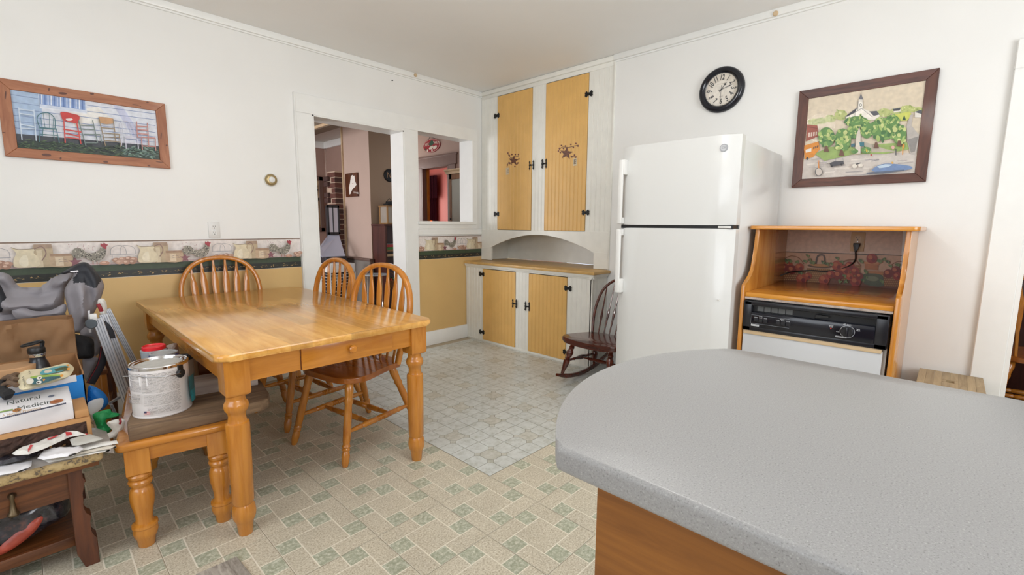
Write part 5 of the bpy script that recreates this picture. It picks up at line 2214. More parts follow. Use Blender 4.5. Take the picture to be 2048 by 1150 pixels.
# ------------------------------------------------------------------ round thermostat and a nail
TH = thing('thermostat', 'small round white and brass thermostat on the white wall left of the doorway', 'thermostat', (0, 0, 0))
tc = Vector((1.309, YA, 1.543))
bm = NB()
lathe(bm, [(0, 0.047), (0.6, 0.048), (1.0, 0.045), (1.001, 0.0)], tc, tc + Vector((0, -0.012, 0)), 36)
obj('cover_ring', bm, 'white_plastic', TH)
bm = NB()
lathe(bm, [(0, 0.043), (0.5, 0.042), (0.9, 0.035), (1, 0.029), (1.001, 0)], tc + Vector((0, -0.012, 0)), tc + Vector((0, -0.033, 0)), 30)
obj('dial', bm, 'brass_light', TH)
bm = NB()
lathe(bm, [(0, 0.022), (0.7, 0.021), (1, 0.017), (1.001, 0)], tc + Vector((0, -0.032, 0)), tc + Vector((0, -0.041, 0)), 24)
obj('dial_cap', bm, 'white_plastic', TH)
bm = NB()
nl = Vector((2.379, YA, 2.491))
lathe(bm, [(0, 0.002), (0.9, 0.002), (0.91, 0.0045), (1, 0.0045)], nl + Vector((0, 0.005, 0)), nl + Vector((0, -0.02, -0.004)), 8)
tag(obj('nail', bm, 'black_iron'), 'bare nail in the white wall above the doorway', 'nail')
# ------------------------------------------------------------------ oak side table at the left edge
speckle('floral_cloth', ['6f6253', 'b49a6c', 'c9b183'], 42, 0.6, 'Object', stops=[0.40, 0.46, 0.6])
plain('clear_film', 'd9d2cc', 0.15, var=0.1, scale=30)
plain('paper_white', 'e4e1db', 0.6, var=0.03, scale=20)
plain('paper_cream', 'd3cbbd', 0.6, var=0.05, scale=20)
plain('paper_grey', 'b9b6ae', 0.55, var=0.08, scale=20)
plain('card_brown', 'b98a58', 0.75, var=0.06, scale=14)
plain('card_inside', '9a6f47', 0.8, var=0.08, scale=14)
plain('kraft', 'b28a63', 0.75, var=0.10, scale=9)
plain('box_blue', '1f86d6', 0.45, var=0.06, scale=14)
plain('box_white', 'e4e2e4', 0.4, var=0.02, scale=14)
plain('bark', '3d2a22', 0.95, var=0.5, scale=60, bump=1.0, bscale=90)
plain('jacket_grey', '8f8b90', 0.62, var=0.07, scale=9, bump=0.25, bscale=500)
plain('jacket_black', '25272e', 0.6, var=0.1, scale=9, bump=0.25, bscale=500)
plain('canvas_black', '18181b', 0.75, bump=0.5, bscale=400)
plain('strap_navy', '14161f', 0.5)
plain('strap_red', '8a1f28', 0.6)
plain('cloth_green', '1b8a4b', 0.6, var=0.12, scale=20)
plain('cloth_blue', '1d77c4', 0.55, var=0.1, scale=14)
plain('bag_white', 'd9d6cf', 0.6, var=0.08, scale=30)
plain('red_print', 'c23a3c', 0.5)

CT = thing('side_table', 'dark oak side table with a drawer and shaped legs at the left edge', 'table', (0, 0, 0))
bm = NB()
box(bm, -0.78, 2.085, 0.376, 0.105, 2.78, 0.398, bev=0.004)
obj('tabletop', bm, 'dark_oak', CT)
lp = [(0.040, 0.0), (0.078, 0.0), (0.078, 0.10), (0.066, 0.115), (0.063, 0.13), (0.063, 0.165), (0.070, 0.180), (0.070, 0.188), (0.056, 0.20), (0.050, 0.225), (0.056, 0.25), (0.052, 0.275), (0.060, 0.29), (0.060, 0.312), (0.066, 0.316), (0.066, 0.326), (0.058, 0.33), (0.058, 0.362), (0.066, 0.366), (0.066, 0.376), (0.022, 0.376), (0.022, 0.06)]
for y in (2.118, 2.68):
    bm = NB()
    prism(bm, lp, y, y + 0.055, 'y', bev=0.002, seg=1)
    obj('leg', bm, 'dark_oak_z', CT)
    bm = NB()
    prism(bm, [(-0.675 - a, z) for a, z in lp], y, y + 0.055, 'y', bev=0.002, seg=1)
    obj('leg', bm, 'dark_oak_z', CT)
bm = NB()
box(bm, -0.69, 2.135, 0.266, 0.022, 2.155, 0.376)
fr = obj('drawer_front', bm, 'dark_oak', CT)
bm = NB()
hx_ = -0.108
lathe(bm, [(0, 0.010), (0.4, 0.011), (1, 0.006)], (hx_, 2.135, 0.335), (hx_, 2.118, 0.335), 12)
lathe(bm, [(0, 0.004), (0.15, 0.007), (0.3, 0.005), (0.8, 0.010), (0.9, 0.016), (1, 0.012)], (hx_, 2.119, 0.345), (hx_ - 0.002, 2.116, 0.272), 14)
obj('drawer_pull', bm, 'brass_old', fr)
bm = NB()
box(bm, -0.68, 2.19, 0.075, 0.045, 2.68, 0.096, bev=0.003)
obj('shelf', bm, 'dark_oak', CT)
bm = NB()
box(bm, -0.68, 2.172, 0.066, 0.045, 2.192, 0.104, bev=0.003)
obj('shelf_rail', bm, 'dark_oak', CT)
# padded floral cover
bm = NB()
vv = box(bm, -0.80, 2.068, 0.392, 0.118, 2.80, 0.438, bev=0.016, seg=3)
bmesh.ops.subdivide_edges(bm, edges=[e for e in bm.edges if e.calc_length() > 0.2], cuts=18, use_grid_fill=True)
for v in bm.verts:
    v.co.z += 0.005 * noise.noise(v.co * 14)
    v.co.y += 0.006 * noise.noise(v.co * 11 + Vector((4, 1, 0)))
tag(obj('table_cover', bm, 'floral_cloth'), 'tan floral padded cloth covering the oak side table', 'tablecloth')
# see-through bag of things on the shelf below
speckle('bag_dark', ['1d1c22', '3a3840', '6a4a48'], 26, 0.2, 'Object', stops=[0.4, 0.58, 0.72], coat=0.4)
plain('bag_red', 'b4503f', 0.35, var=0.3, scale=18)
SB = thing('storage_bag', 'clear plastic bag of dark and red things on the lower shelf of the side table', 'bag', (0, 0, 0))
bm = NB()
puff(bm, [(-0.30, 0.10), (-0.30, 0.26), (0.0, 0.262), (0.022, 0.255), (0.018, 0.16), (-0.03, 0.135), (-0.12, 0.105)], (0, 2.26, 0), (1, 0, 0), (0, 0, 1), (0, -1, 0), 0.05, 0.12, 0.06, 0.014, 0.012, 16, 1.0)
obj('bag_body', bm, 'bag_dark', SB)
bm = NB()
puff(bm, [(-0.16, 0.11), (-0.155, 0.14), (-0.09, 0.185), (-0.055, 0.20), (-0.05, 0.185), (-0.075, 0.15), (-0.12, 0.12)], (0, 2.208, 0), (1, 0, 0), (0, 0, 1), (0, -1, 0), 0.012, 0.004, 0.03, 0.010, 0.003, 30, 3.0)
obj('red_contents', bm, 'bag_red', SB)

CTZ = 0.438
# plastic sheet hanging over the corner
bm = NB()
n = 18
g = {}
for i in range(n + 1):
    for j in range(10):
        u, w = i / n, j / 9
        x = -0.30 + 0.445 * u
        y = 2.058 + 0.24 * w
        z = CTZ + 0.009 + 0.003 * noise.noise(Vector((x * 20, y * 20, 0)))
        if x > 0.10:
            z -= 0.9 * (x - 0.10) ** 1.2
        if w < 0.12:
            z -= 0.012 * (0.12 - w) / 0.12
        g[i, j] = bm.verts.new((x, y, z))
for i in range(n):
    for j in range(9):
        bm.faces.new((g[i, j], g[i + 1, j], g[i + 1, j + 1], g[i, j + 1]))
bmesh.ops.solidify(bm, geom=bm.faces[:], thickness=0.001)
tag(obj('plastic_sheet', bm, 'clear_film'), 'crinkled clear plastic sheet between the floral cloth and the mail', 'plastic sheet')

# half log with bark
LG = thing('bark_slab', 'split log slab with dark bark front lying on the side table', 'log', (0, 0, 0))
bm = NB()
box(bm, -0.55, 2.162, CTZ + 0.006, 0.100, 2.40, 0.530, bev=0.003)
obj('wood', bm, 'card_brown', LG)
bm = NB()
nx, nz = 60, 10
g = {}
for i in range(nx + 1):
    for j in range(nz + 1):
        x = -0.54 + 0.628 * i / nx
        z = CTZ + 0.004 + 0.076 * j / nz
        e = 1 if 0 < j < nz and 0 < i < nx else 0
        g[i, j] = bm.verts.new((x, 2.162 - e * (0.012 * math.sin(math.pi * j / nz) + 0.012 * noise.noise(Vector((x * 60, z * 60, 1))) + 0.006 * noise.noise(Vector((x * 150, z * 150, 2)))), z))
for i in range(nx):
    for j in range(nz):
        bm.faces.new((g[i, j], g[i + 1, j], g[i + 1, j + 1], g[i, j + 1]))
obj('bark', bm, 'bark', LG, smooth=0)

# white printed carton on the slab
WB = thing('white_carton', 'flat white carton printed with Natural Medicine and herbs, on the bark slab', 'box', (0, 0, 0))
wx, wy0, wy1, wz0, wz1 = 0.060, 2.180, 2.405, 0.531, 0.596
bm = NB()
box(bm, -0.45, wy0, wz0, wx, wy1, wz1, bev=0.003, seg=2)
obj('carton', bm, 'box_white', WB)
P = Print(lambda x, y: onz(x / 5.75, 760 + y / 5.75, wz1), (0, 0, 1), start=3e-4)
tr = -0.215
P.text('Natural', 270, 232, 62, '3f4a46', tr, 0, 2.1, -1)
P.text('Medicine', 425, 283, 62, '3f4a46', tr, 0, 2.1, -1)
P.line([(-30, 455), (760, 268)], 17, '343a52')
for k in range(34):
    x = -20 + k * 23
    P.rect(x, 452 - k * 5.5 - 2, x + 8, 452 - k * 5.5 + 3, '9aa0b5')
P.ell(650, 250, 80, 22, 'b06a3c', tr)
P.ell(660, 248, 50, 11, '9a5527', tr)
P.ell(590, 188, 40, 10, '6f7688', tr)
P.ell(195, 352, 52, 19, 'b57427', tr)
for k in range(8):
    P.ell(195 + 26 * math.cos(k), 352 + 9 * math.sin(k), 11, 5, '7a4a1c', k, 8)
P.line([(-20, 380), (60, 362), (150, 345)], 14, '8fae5a', 3)
P.text('A Natural Pharmacy', 250, 372, 40, 'c39a5f', tr, 0, 1.4, -1)
P.build('lettering', WB)['kind'] = 'stuff'
bm = NB()
box(bm, 0.062, 2.175, 0.531, 0.098, 2.34, 0.558, bev=0.003)
tag(obj('cardboard_box', bm, 'card_brown'), 'brown cardboard box end beside the white carton', 'box')

# open blue carton behind
BB = thing('blue_carton', 'open bright blue carton holding a bottle and knick-knacks on the side table', 'box', (0, 0, 0))
bx1, by0, by1, bz0, bz1 = 0.108, 2.425, 2.79, CTZ + 0.002, 0.636


def wallb(name, b, m, parent):
    bm = NB()
    box(bm, *b, bev=0.001, seg=1)
    return obj(name, bm, m, parent)


def panel(name, b, m_out, m_in, axis, sgn, parent):
    bm = NB()
    box(bm, *b)
    bm.faces.ensure_lookup_table()
    bmesh.ops.recalc_face_normals(bm, faces=bm.faces)
    for f in bm.faces:
        f.material_index = 0 if f.normal[axis] * sgn > 0.5 else 1
    return obj(name, bm, [m_out, m_in], parent)


panel('front_wall', (-0.40, by0, bz0, bx1, by0 + 0.004, bz1 - 0.012), 'box_blue', 'card_inside', 1, -1, BB)
panel('end_wall', (bx1 - 0.004, by0, bz0, bx1, by1, bz1), 'box_blue', 'card_inside', 0, 1, BB)
panel('back_wall', (-0.40, by1 - 0.004, bz0, bx1, by1, bz1 + 0.004), 'card_brown', 'card_inside', 1, 1, BB)
wallb('base', (-0.40, by0, bz0, bx1, by1, bz0 + 0.004), 'card_inside', BB)
bm = NB()
vv = box(bm, -0.40, by0 - 0.003, bz1 - 0.034, bx1 - 0.022, by0 - 0.0005, bz1 - 0.008, bev=0.0005, seg=1)
for v in bm.verts:
    if v.co.x < -0.07:
        v.co.z -= 0.010
        v.co.y -= 0.008
obj('folded_flap', bm, 'box_white', BB)

# bottle
BT = thing('water_bottle', 'matte black flask with a loop cap standing in the blue carton', 'bottle', (-0.012, 2.615, bz0 + 0.024))
bm = NB()
lathe(bm, [(0, 0.034), (0.004, 0.037), (0.150, 0.037), (0.168, 0.035), (0.190, 0.030), (0.206, 0.0235), (0.212, 0.0225), (0.220, 0.0225)], seg=32)
obj('bottle_body', bm, 'black_plastic', BT)
bm = NB()
lathe(bm, [(0.219, 0.0245), (0.221, 0.0255), (0.231, 0.0255), (0.233, 0.024)], seg=32)
obj('collar', bm, 'chrome', BT)
bm = NB()
lathe(bm, [(0.232, 0.0250), (0.234, 0.0262), (0.250, 0.0265), (0.256, 0.024), (0.257, 0)], seg=32)
cp_ = obj('cap', bm, 'black', BT)
bm = NB()
tube(bm, [(0.020 - 0.030 + 0.030 * math.cos(2 * math.pi * k / 20), 0.006 + 0.020 * math.sin(2 * math.pi * k / 20), 0.272 + 0.006 * math.cos(2 * math.pi * k / 20)) for k in range(20)], 0.0042, 8, closed=True)
tube(bm, [(0.016, 0.006, 0.252), (0.020, 0.006, 0.276)], 0.007, 8)
obj('loop', bm, 'black', cp_)

# log slice
bm = NB()
pts = [(0.075 * math.cos(a) * (1 + 0.08 * math.sin(3 * a)), 0.06 * math.sin(a)) for a in [2 * math.pi * k / 26 for k in range(26)]]
prism(bm, pts, 0, 0.034, 'z', bev=0.003, seg=1)
tag(obj('log_slice', bm, 'kraft', loc=(-0.088, 2.60, bz1 - 0.008)), 'round slice of wood at the left end of the blue carton', 'wood slice')

# owl pouch
OW = thing('owl_pouch', 'cream pouch printed with teal owls lying across the blue carton', 'pouch', (0, 0, 0))
ow = lambda x, y: onz(x / 7.187, 670 + y / 7.187, 0.640)
oc = [(250, 530), (300, 510), (600, 490), (820, 440), (960, 405), (1030, 415), (1060, 470), (1000, 560), (900, 600), (600, 690), (400, 750), (280, 755), (255, 640)]
loc_pts = [ow(x, y) for x, y in oc]
bm = NB()
puff(bm, [(p.x, p.y) for p in loc_pts], (0, 0, 0.634), (1, 0, 0), (0, 1, 0), (0, 0, 1), 0.014, 0.010, 0.03, 0.008, 0.002, 40, 5.0)
plain('knit_brown', '6a5442', 0.85, var=0.2, scale=60)
plain('pouch_cream', 'ded2b0', 0.7, var=0.05, scale=40)
obj('pouch_body', bm, 'pouch_cream', OW)
P = Print(lambda x, y: onz(x / 7.187, 670 + y / 7.187, 0.6505), (0, 0, 1), start=3e-4)
P.poly([(440, 640), (470, 600), (560, 580), (700, 585), (860, 590), (880, 610), (780, 640), (640, 690), (500, 712), (440, 690)], '1f6470', 2)
P.poly([(440, 600), (640, 575), (850, 570), (900, 585), (700, 600), (480, 625)], '96b84a', 2)
P.ell(430, 665, 55, 42, 'f0eadb', -0.2)
P.ell(565, 618, 40, 24, 'f2efe8', -0.2)
P.ell(570, 618, 18, 11, '222222', -0.2)
P.ell(560, 682, 40, 24, 'f2efe8', -0.2)
P.ell(552, 684, 18, 11, '222222', -0.2)
P.poly([(610, 640), (640, 630), (655, 645), (625, 668)], 'e79a2c')
for k in range(3):
    P.line([(710 + k * 50, 655 - k * 12), (725 + k * 50, 625 - k * 12), (740 + k * 50, 640 - k * 12), (755 + k * 50, 610 - k * 12)], 7, '22343a')
P.ell(888, 588, 26, 18, 'e79a2c', -0.3)
P.poly([(580, 540), (640, 500), (800, 460), (940, 440), (985, 470), (900, 520), (740, 555), (600, 575)], '52a5b0', 2)
P.ell(690, 525, 60, 22, 'd9d0bd', -0.2)
P.poly([(780, 495), (930, 450), (980, 460), (960, 500), (800, 530)], '4a5a32', 1)
for k in range(7):
    P.line([(800 + k * 24, 515 - k * 7), (812 + k * 24, 500 - k * 7)], 8, '1f2a1c')
P.ell(985, 490, 24, 18, 'e79a2c', -0.3)
P.ell(975, 440, 18, 12, 'e79a2c', -0.3)
P.text('WINKI', 345, 680, 52, '2a2622', 1.35, 0, 1.1, -1)
P.text('KY', 425, 545, 36, '2a2622', 1.35, 0, 1.0, -1)
P.build('owl_print', OW)
for (x0, y0, x1, y1, r_) in ((250, 560, 120, 640, 0.010), (230, 640, 60, 600, 0.012), (240, 720, 40, 690, 0.010), (260, 520, 150, 520, 0.007)):
    a, b = ow(x0, y0), ow(x1, y1)
    a.z, b.z = 0.638, 0.632
    m_ = (a + b) / 2 + Vector((0, 0.01, 0.008))
    bm = NB()
    tube(bm, spline([a, m_, b], 6), r_ * 0.8, 8)
    obj('knit_trim', bm, 'knit_brown', OW)
bm = NB()
puff(bm, [(p.x, p.y) for p in [ow(x, y) for x, y in ((-20, 560), (60, 560), (110, 600), (60, 640), (120, 700), (210, 750), (120, 790), (-20, 800))]], (0, 0, 0.622), (1, 0, 0), (0, 1, 0), (0, 0, 1), 0.012, 0.02, 0.02, 0.008, 0.006, 40, 8.0)
tag(obj('dark_mitten', bm, 'canvas_black'), 'dark gloves bunched at the left edge in the blue carton', 'gloves')

# paper bag
KB = thing('paper_bag', 'crumpled brown paper grocery bag behind the blue carton', 'bag', (0, 0, 0))
bm = NB()
by = 2.885


def bagpt(i, j, n, m):
    return None


nx, nz = 26, 18
x0b, x1b, zt, zb = -0.33, 0.112, 0.790, CTZ + 0.002


def crease(a, b, c, s):
    return s * (abs((a * 7 + c) % 2 - 1) - 0.5) * 0.5 + s * noise.noise(Vector((a * 9, b * 9, c))) + 0.5 * s * noise.noise(Vector((a * 22, b * 22, c + 3)))


rows = []
for j in range(nz + 1):
    w = j / nz
    z = zb + (zt - zb) * w
    ring = []
    for i in range(nx + 1):
        x = x0b + (x1b - x0b) * i / nx
        k = 0.022 * noise.noise(Vector((x * 13, z * 13, 1))) + 0.020 * ridged(x, z, 17, 4)
        ring.append((x + 0.004 * noise.noise(Vector((x * 9, z * 12, 8))) * (1 if 0 < i < nx else 0.5), by - 0.075 * (1 - 0.25 * w) + k, z + (0.010 * noise.noise(Vector((x * 16, 1, 6))) if j == nz else 0)))
    back = []
    for i in range(nx, -1, -1):
        x = x0b + (x1b - x0b) * i / nx
        back.append((x, by + 0.075 + 0.012 * noise.noise(Vector((x * 12, z * 12, 7))), z + (0.012 * noise.noise(Vector((x * 16, 3, 6))) if j == nz else 0)))
    sidep = [(x1b + 0.003, by - 0.03, z), (x1b - 0.012 * w - 0.004, by + 0.01, z), (x1b + 0.003, by + 0.045, z)]
    rows.append([bm.verts.new(p) for p in ring + sidep + back])
L = len(rows[0])
for j in range(nz):
    for i in range(L):
        bm.faces.new((rows[j][i], rows[j][(i + 1) % L], rows[j + 1][(i + 1) % L], rows[j + 1][i]))
bmesh.ops.solidify(bm, geom=bm.faces[:], thickness=0.0012)
obj('bag_body', bm, 'kraft', KB, smooth=50)

# loose mail and wrapping on the front of the table


def sheet(name, label, m, pts, z, th=0.003, wob=0.004, cat='paper', seed=0.0, drop=None):
    bm = NB()
    puff(bm, [(p[0], p[1]) for p in pts], (0, 0, z), (1, 0, 0), (0, 1, 0), (0, 0, 1), th, th * 0.3, 0.004, 0.010, wob, 18, seed, smooth_out=False, tilt=drop)
    return tag(obj(name, bm, m), label, cat)


dz = lambda x, y: 0.0 if x < 0.11 else -0.10 * (x - 0.11)
q = lambda pts, z: [tuple(onz(x / 5.75, 760 + y / 5.75, z)[:2]) for x, y in pts]
sheet('mail_folder', 'white folded mailer lowest in the pile on the table corner', 'paper_white', q([(500, 915), (560, 945), (1270, 805), (1250, 770), (900, 830)], 0.449), 0.447, 0.003, 0.001, 'mail', 1, dz)
sheet('mail_folder', 'cream folded mailer in the middle of the pile on the table corner', 'paper_cream', q([(540, 890), (600, 920), (1340, 765), (1330, 730), (900, 800)], 0.455), 0.454, 0.003, 0.001, 'mail', 2, dz)
sheet('mail_folder', 'white glossy mailer on top of the pile reaching toward the bench', 'paper_white', q([(560, 860), (640, 890), (1360, 715), (1340, 680), (900, 760)], 0.461), 0.461, 0.003, 0.001, 'mail', 3, dz)
sheet('envelope', 'crumpled white envelope on the mail pile', 'box_white', q([(430, 900), (500, 810), (700, 775), (940, 770), (960, 790), (850, 870), (620, 900), (500, 920)], 0.468), 0.468, 0.006, 0.004, 'envelope', 4)
sheet('envelope', 'grey padded envelope leaning on the bark slab', 'paper_grey', q([(800, 690), (1050, 630), (1190, 680), (1140, 700), (900, 760), (830, 760)], 0.478), 0.480, 0.006, 0.004, 'envelope', 5)
sheet('wrapping_paper', 'white gift wrap with red blocks lying along the bark slab', 'bag_white', q([(135, 850), (330, 760), (680, 640), (760, 600), (830, 605), (1020, 625), (800, 660), (520, 790), (330, 860), (180, 870)], 0.487), 0.488, 0.009, 0.008, 'wrapping paper', 6)
P = Print(lambda x, y: onz(x / 5.75, 760 + y / 5.75, 0.4995), (0, 0, 1), start=8e-4)
for pts in ([(750, 600), (820, 600), (830, 630), (765, 645)], [(540, 680), (670, 632), (660, 650), (560, 690)], [(320, 800), (350, 745), (380, 750), (330, 830)], [(975, 617), (1018, 622), (990, 632)]):
    P.poly(pts, 'c8393f')
wp = [o for o in bpy.data.objects if o.name.startswith('wrapping_paper')][0]
P.build('red_print', wp)
sheet('dark_plastic', 'crumpled dark plastic at the left of the mail pile', 'bag_dark', q([(-60, 900), (150, 890), (330, 870), (480, 800), (420, 880), (250, 930), (60, 975), (-60, 990)], 0.455), 0.457, 0.010, 0.008, 'plastic', 7)
sheet('white_sheet', 'white plastic sheet hanging at the front left corner of the table', 'box_white', q([(-60, 1000), (200, 960), (370, 930), (360, 990), (280, 1050), (-60, 1110)], 0.446), 0.447, 0.004, 0.004, 'sheet', 8)

# green cloth, blue bag, paper at the table's right side
bm = NB()
z5 = lambda x, y, Y: ony(x / 5.75, 760 + y / 5.75, Y)


def puff_px(name, label, m, pts, Y, depth, back, R, fold, cat, seed=0.0, step=0.009, group=None):
    bm = NB()
    p3 = [z5(x, y, Y) for x, y in pts]
    puff(bm, [(p.x, p.z) for p in p3], (0, Y, 0), (1, 0, 0), (0, 0, 1), (0, -1, 0), depth, back, R, step, fold, 26, seed)
    return tag(obj(name, bm, m), label, cat)


puff_px('blue_bag', 'bright blue rounded bag behind the blue carton corner', 'cloth_blue', [(1015, 80), (1090, 80), (1190, 140), (1245, 220), (1240, 280), (1180, 340), (1080, 360), (1010, 340)], 2.62, 0.03, 0.04, 0.04, 0.006, 'bag', 1.0)
puff_px('paper_note', 'small printed paper tucked beside the blue bag', 'paper_white', [(1020, 255), (1180, 210), (1170, 320), (1060, 400), (1010, 380)], 2.575, 0.003, 0.002, 0.004, 0.003, 'paper', 2.0)
puff_px('green_cloth', 'crumpled bright green cloth hanging off the side table beside the bench', 'cloth_green', [(1065, 400), (1150, 360), (1260, 335), (1290, 370), (1370, 385), (1350, 420), (1220, 460), (1240, 520), (1295, 535), (1260, 600), (1210, 660), (1130, 640), (1050, 620), (1110, 560), (1090, 480)], 2.30, 0.022, 0.012, 0.03, 0.012, 'cloth', 3.0)
puff_px('carrier_bag', 'pale crumpled shopping bag between the green cloth and the bench', 'bag_white', [(1230, 490), (1420, 445), (1425, 540), (1360, 640), (1250, 680), (1170, 690), (1230, 620), (1290, 580)], 2.24, 0.015, 0.012, 0.03, 0.010, 'bag', 4.0)
bm = NB()
tube(bm, [z5(1378, 445, 2.222), z5(1388, 480, 2.215), z5(1380, 505, 2.218)], 0.004, 6)
cb = [o for o in bpy.data.objects if o.name.startswith('carrier_bag')][0]
obj('red_stripe', bm, 'strap_red', cb)

# ------------------------------------------------------------------ chair under the jacket, jacket, straps, folded ladder
BK = thing('wooden_chair', 'dark wooden chair half hidden under the grey jacket', 'chair', (0, 0, 0))
for (x, y, m) in ((0.262, 3.50, 'dark_oak_z'), (0.205, 3.20, 'chair_wood'), (-0.20, 3.50, 'dark_oak_z'), (-0.20, 3.20, 'chair_wood')):
    bm = NB()
    lathe(bm, [(0, 0.022), (0.45, 0.026), (0.9, 0.026)], (x, y, 0), (x, y, 0.47), 12)
    obj('leg', bm, m, BK)
bm = NB()
box(bm, -0.25, 3.17, 0.42, 0.235, 3.56, 0.45, bev=0.008)
obj('seat', bm, 'dark_oak', BK)
for x in (-0.20, 0.175):
    bm = NB()
    tube(bm, [(x, 3.50, 0.44), (x, 3.53, 0.70), (x, 3.55, 0.90)], 0.014, 8)
    obj('back_post', bm, 'dark_oak_z', BK)
bm = NB()
tube(bm, [(0.262, 3.50, 0.24), (0.205, 3.20, 0.16)], 0.011, 8)
obj('stretcher', bm, 'dark_oak', BK)

JK = thing('jacket', 'grey and black rain jacket draped over the chair at the left edge', 'jacket', (0, 0, 0))
z3 = lambda x, y, Y: ony(x / 6.764, 520 + y / 6.764, Y)


def jk(name, m, pts, Y, depth, back, R, fold=0.01, fs=9, seed=0.0, fn=None, parent=None, step=0.012, smooth=True, matfn=None):
    bm = NB()
    p3 = [z3(x, y, Y) for x, y in pts]
    puff(bm, [(p.x, p.z) for p in p3], (0, Y, 0), (1, 0, 0), (0, 0, 1), (0, -1, 0), depth, back, R, step, fold, fs, seed, fn, smooth_out=smooth, matfn=matfn)
    return obj(name, bm, m, parent or JK, smooth=60)


def drape(cx, cz, amp, n=26):
    return lambda x, z: amp * math.sin(n * math.hypot(x - cx, (z - cz) * 1.2))


jk('jacket_back', 'jacket_grey', [(-160, 250), (-60, 180), (40, 170), (140, 210), (230, 330), (310, 370), (560, 365), (620, 350), (700, 250), (880, 170), (990, 150), (1010, 260), (900, 420), (870, 560), (880, 700), (840, 800), (250, 830), (-100, 830)], 3.24, 0.055, 0.03, 0.10, 0.012, 9, 1.0, lambda x, z: 0.030 * math.sin(62 * math.hypot(x - 0.03, (z - 1.12) * 1.1) + 3 * noise.noise(Vector((x * 7, z * 7, 2)))) + 0.012 * ridged(x, z, 16, 3.0))
_patch = [(z3(x, y, 3.15).x, z3(x, y, 3.15).z) for x, y in ((760, 220), (880, 100), (1060, 20), (1200, 20), (1330, 140), (1400, 250), (1320, 310), (1280, 362), (1140, 322), (1135, 292), (1060, 288), (990, 312), (978, 250), (1020, 200), (1040, 165), (960, 165), (860, 190))]
jk('jacket_sleeve', ['jacket_grey', 'jacket_black'], [(820, 182), (940, 105), (1060, 48), (1150, 30), (1230, 70), (1310, 165), (1375, 262), (1410, 350), (1390, 440), (1350, 560), (1270, 720), (1180, 860), (1150, 970), (1060, 985), (960, 960), (940, 780), (900, 600), (870, 430), (915, 320), (975, 240), (990, 190), (940, 175), (870, 192)], 3.15, 0.070, 0.02, 0.10, 0.006, 8, 3.0,
   lambda x, z: 0.020 * math.sin(x * 95 + z * 14 + 3 * noise.noise(Vector((x * 6, z * 6, 5)))) + 0.014 * ridged(x, z * 0.5, 20, 8.0), step=0.0065, matfn=lambda x, z: 1 if _inside((x, z), _patch) else 0)
jk('jacket_cuff', 'jacket_grey', [(1090, 960), (1180, 880), (1270, 800), (1300, 900), (1350, 1050), (1380, 1200), (1300, 1300), (1270, 1280), (1230, 1060), (1110, 1040)], 3.11, 0.03, 0.02, 0.04, 0.005, 14, 4.0)
jk('shoulder_patch', 'jacket_black', [(-80, 300), (0, 330), (60, 450), (110, 570), (130, 700), (60, 690), (-80, 690)], 3.19, 0.028, 0.01, 0.03, 0.003, 10, 6.0)
jk('collar_fold', 'jacket_grey', [(560, 355), (640, 300), (700, 240), (690, 300), (640, 370), (590, 440), (560, 480), (530, 495), (580, 430)], 3.165, 0.018, 0.01, 0.02, 0.004, 20, 7.0)
jk('jacket_hem', 'jacket_grey', [(160, 690), (300, 640), (480, 690), (680, 680), (850, 600), (900, 620), (880, 720), (760, 760), (500, 800), (250, 800)], 3.165, 0.022, 0.01, 0.05, 0.006, 12, 8.0, lambda x, z: 0.012 * ridged(x * 0.5, z, 26, 2.0))
t_ = jk('white_tag', 'box_white', [(945, 150), (1055, 138), (1062, 158), (960, 165)], 3.075, 0.003, 0.002, 0.003, 0, 10, 0, smooth=False)
t_ = jk('white_tag', 'box_white', [(1185, 690), (1215, 680), (1225, 880), (1200, 880)], 3.055, 0.003, 0.002, 0.003, 0, 10, 0, smooth=False)
t_ = jk('white_tag', 'box_white', [(1195, 920), (1230, 925), (1238, 980), (1205, 980)], 3.055, 0.003, 0.002, 0.003, 0, 10, 0, smooth=False)
# black bag below the sleeve, jeans-grey leg and a strap
z4 = lambda x, y, Y: ony(x / 7.187, 670 + y / 7.187, Y)


def px4(name, label, m, pts, Y, depth, back, R, fold, cat, seed=0.0):
    bm = NB()
    p3 = [z4(x, y, Y) for x, y in pts]
    puff(bm, [(p.x, p.z) for p in p3], (0, Y, 0), (1, 0, 0), (0, 0, 1), (0, -1, 0), depth, back, R, 0.011, fold, 20, seed)
    return tag(obj(name, bm, m), label, cat)


px4('canvas_bag', 'black canvas bag with webbing hanging beneath the jacket sleeve', 'canvas_black', [(1020, 0), (1170, 0), (1330, 60), (1355, 180), (1340, 320), (1200, 345), (1050, 335), (1010, 200)], 3.06, 0.04, 0.03, 0.04, 0.010, 'bag', 2.0)
px4('grey_cloth', 'pale grey cloth hanging below the black canvas bag', 'jacket_grey', [(1200, 330), (1400, 325), (1400, 420), (1330, 560), (1270, 660), (1200, 600), (1190, 450)], 3.08, 0.02, 0.02, 0.03, 0.006, 'cloth', 3.0)
SPp = thing('camera_strap', 'dark strap with thin red edges hanging by the folded ladder', 'strap', (0, 0, 0))
strap = [(1500, 170), (1480, 320), (1440, 450), (1370, 580), (1300, 700)]
bm = NB()
pts3 = [z4(x, y, 2.99) for x, y in strap]
tube(bm, spline(pts3, 5), 1, 8, flat=(0.017, 0.002, (0, 1, 0)))
obj('webbing', bm, 'strap_navy', SPp)
bm = NB()
tube(bm, spline([z4(x - 42, y - 10, 2.983) for x, y in strap], 5), 0.0016, 6)
obj('red_edge', bm, 'strap_red', SPp)
bm = NB()
pts3 = [ony(x, y, 2.93) for x, y in ((205, 640), (222, 660), (225, 672), (223, 678))]
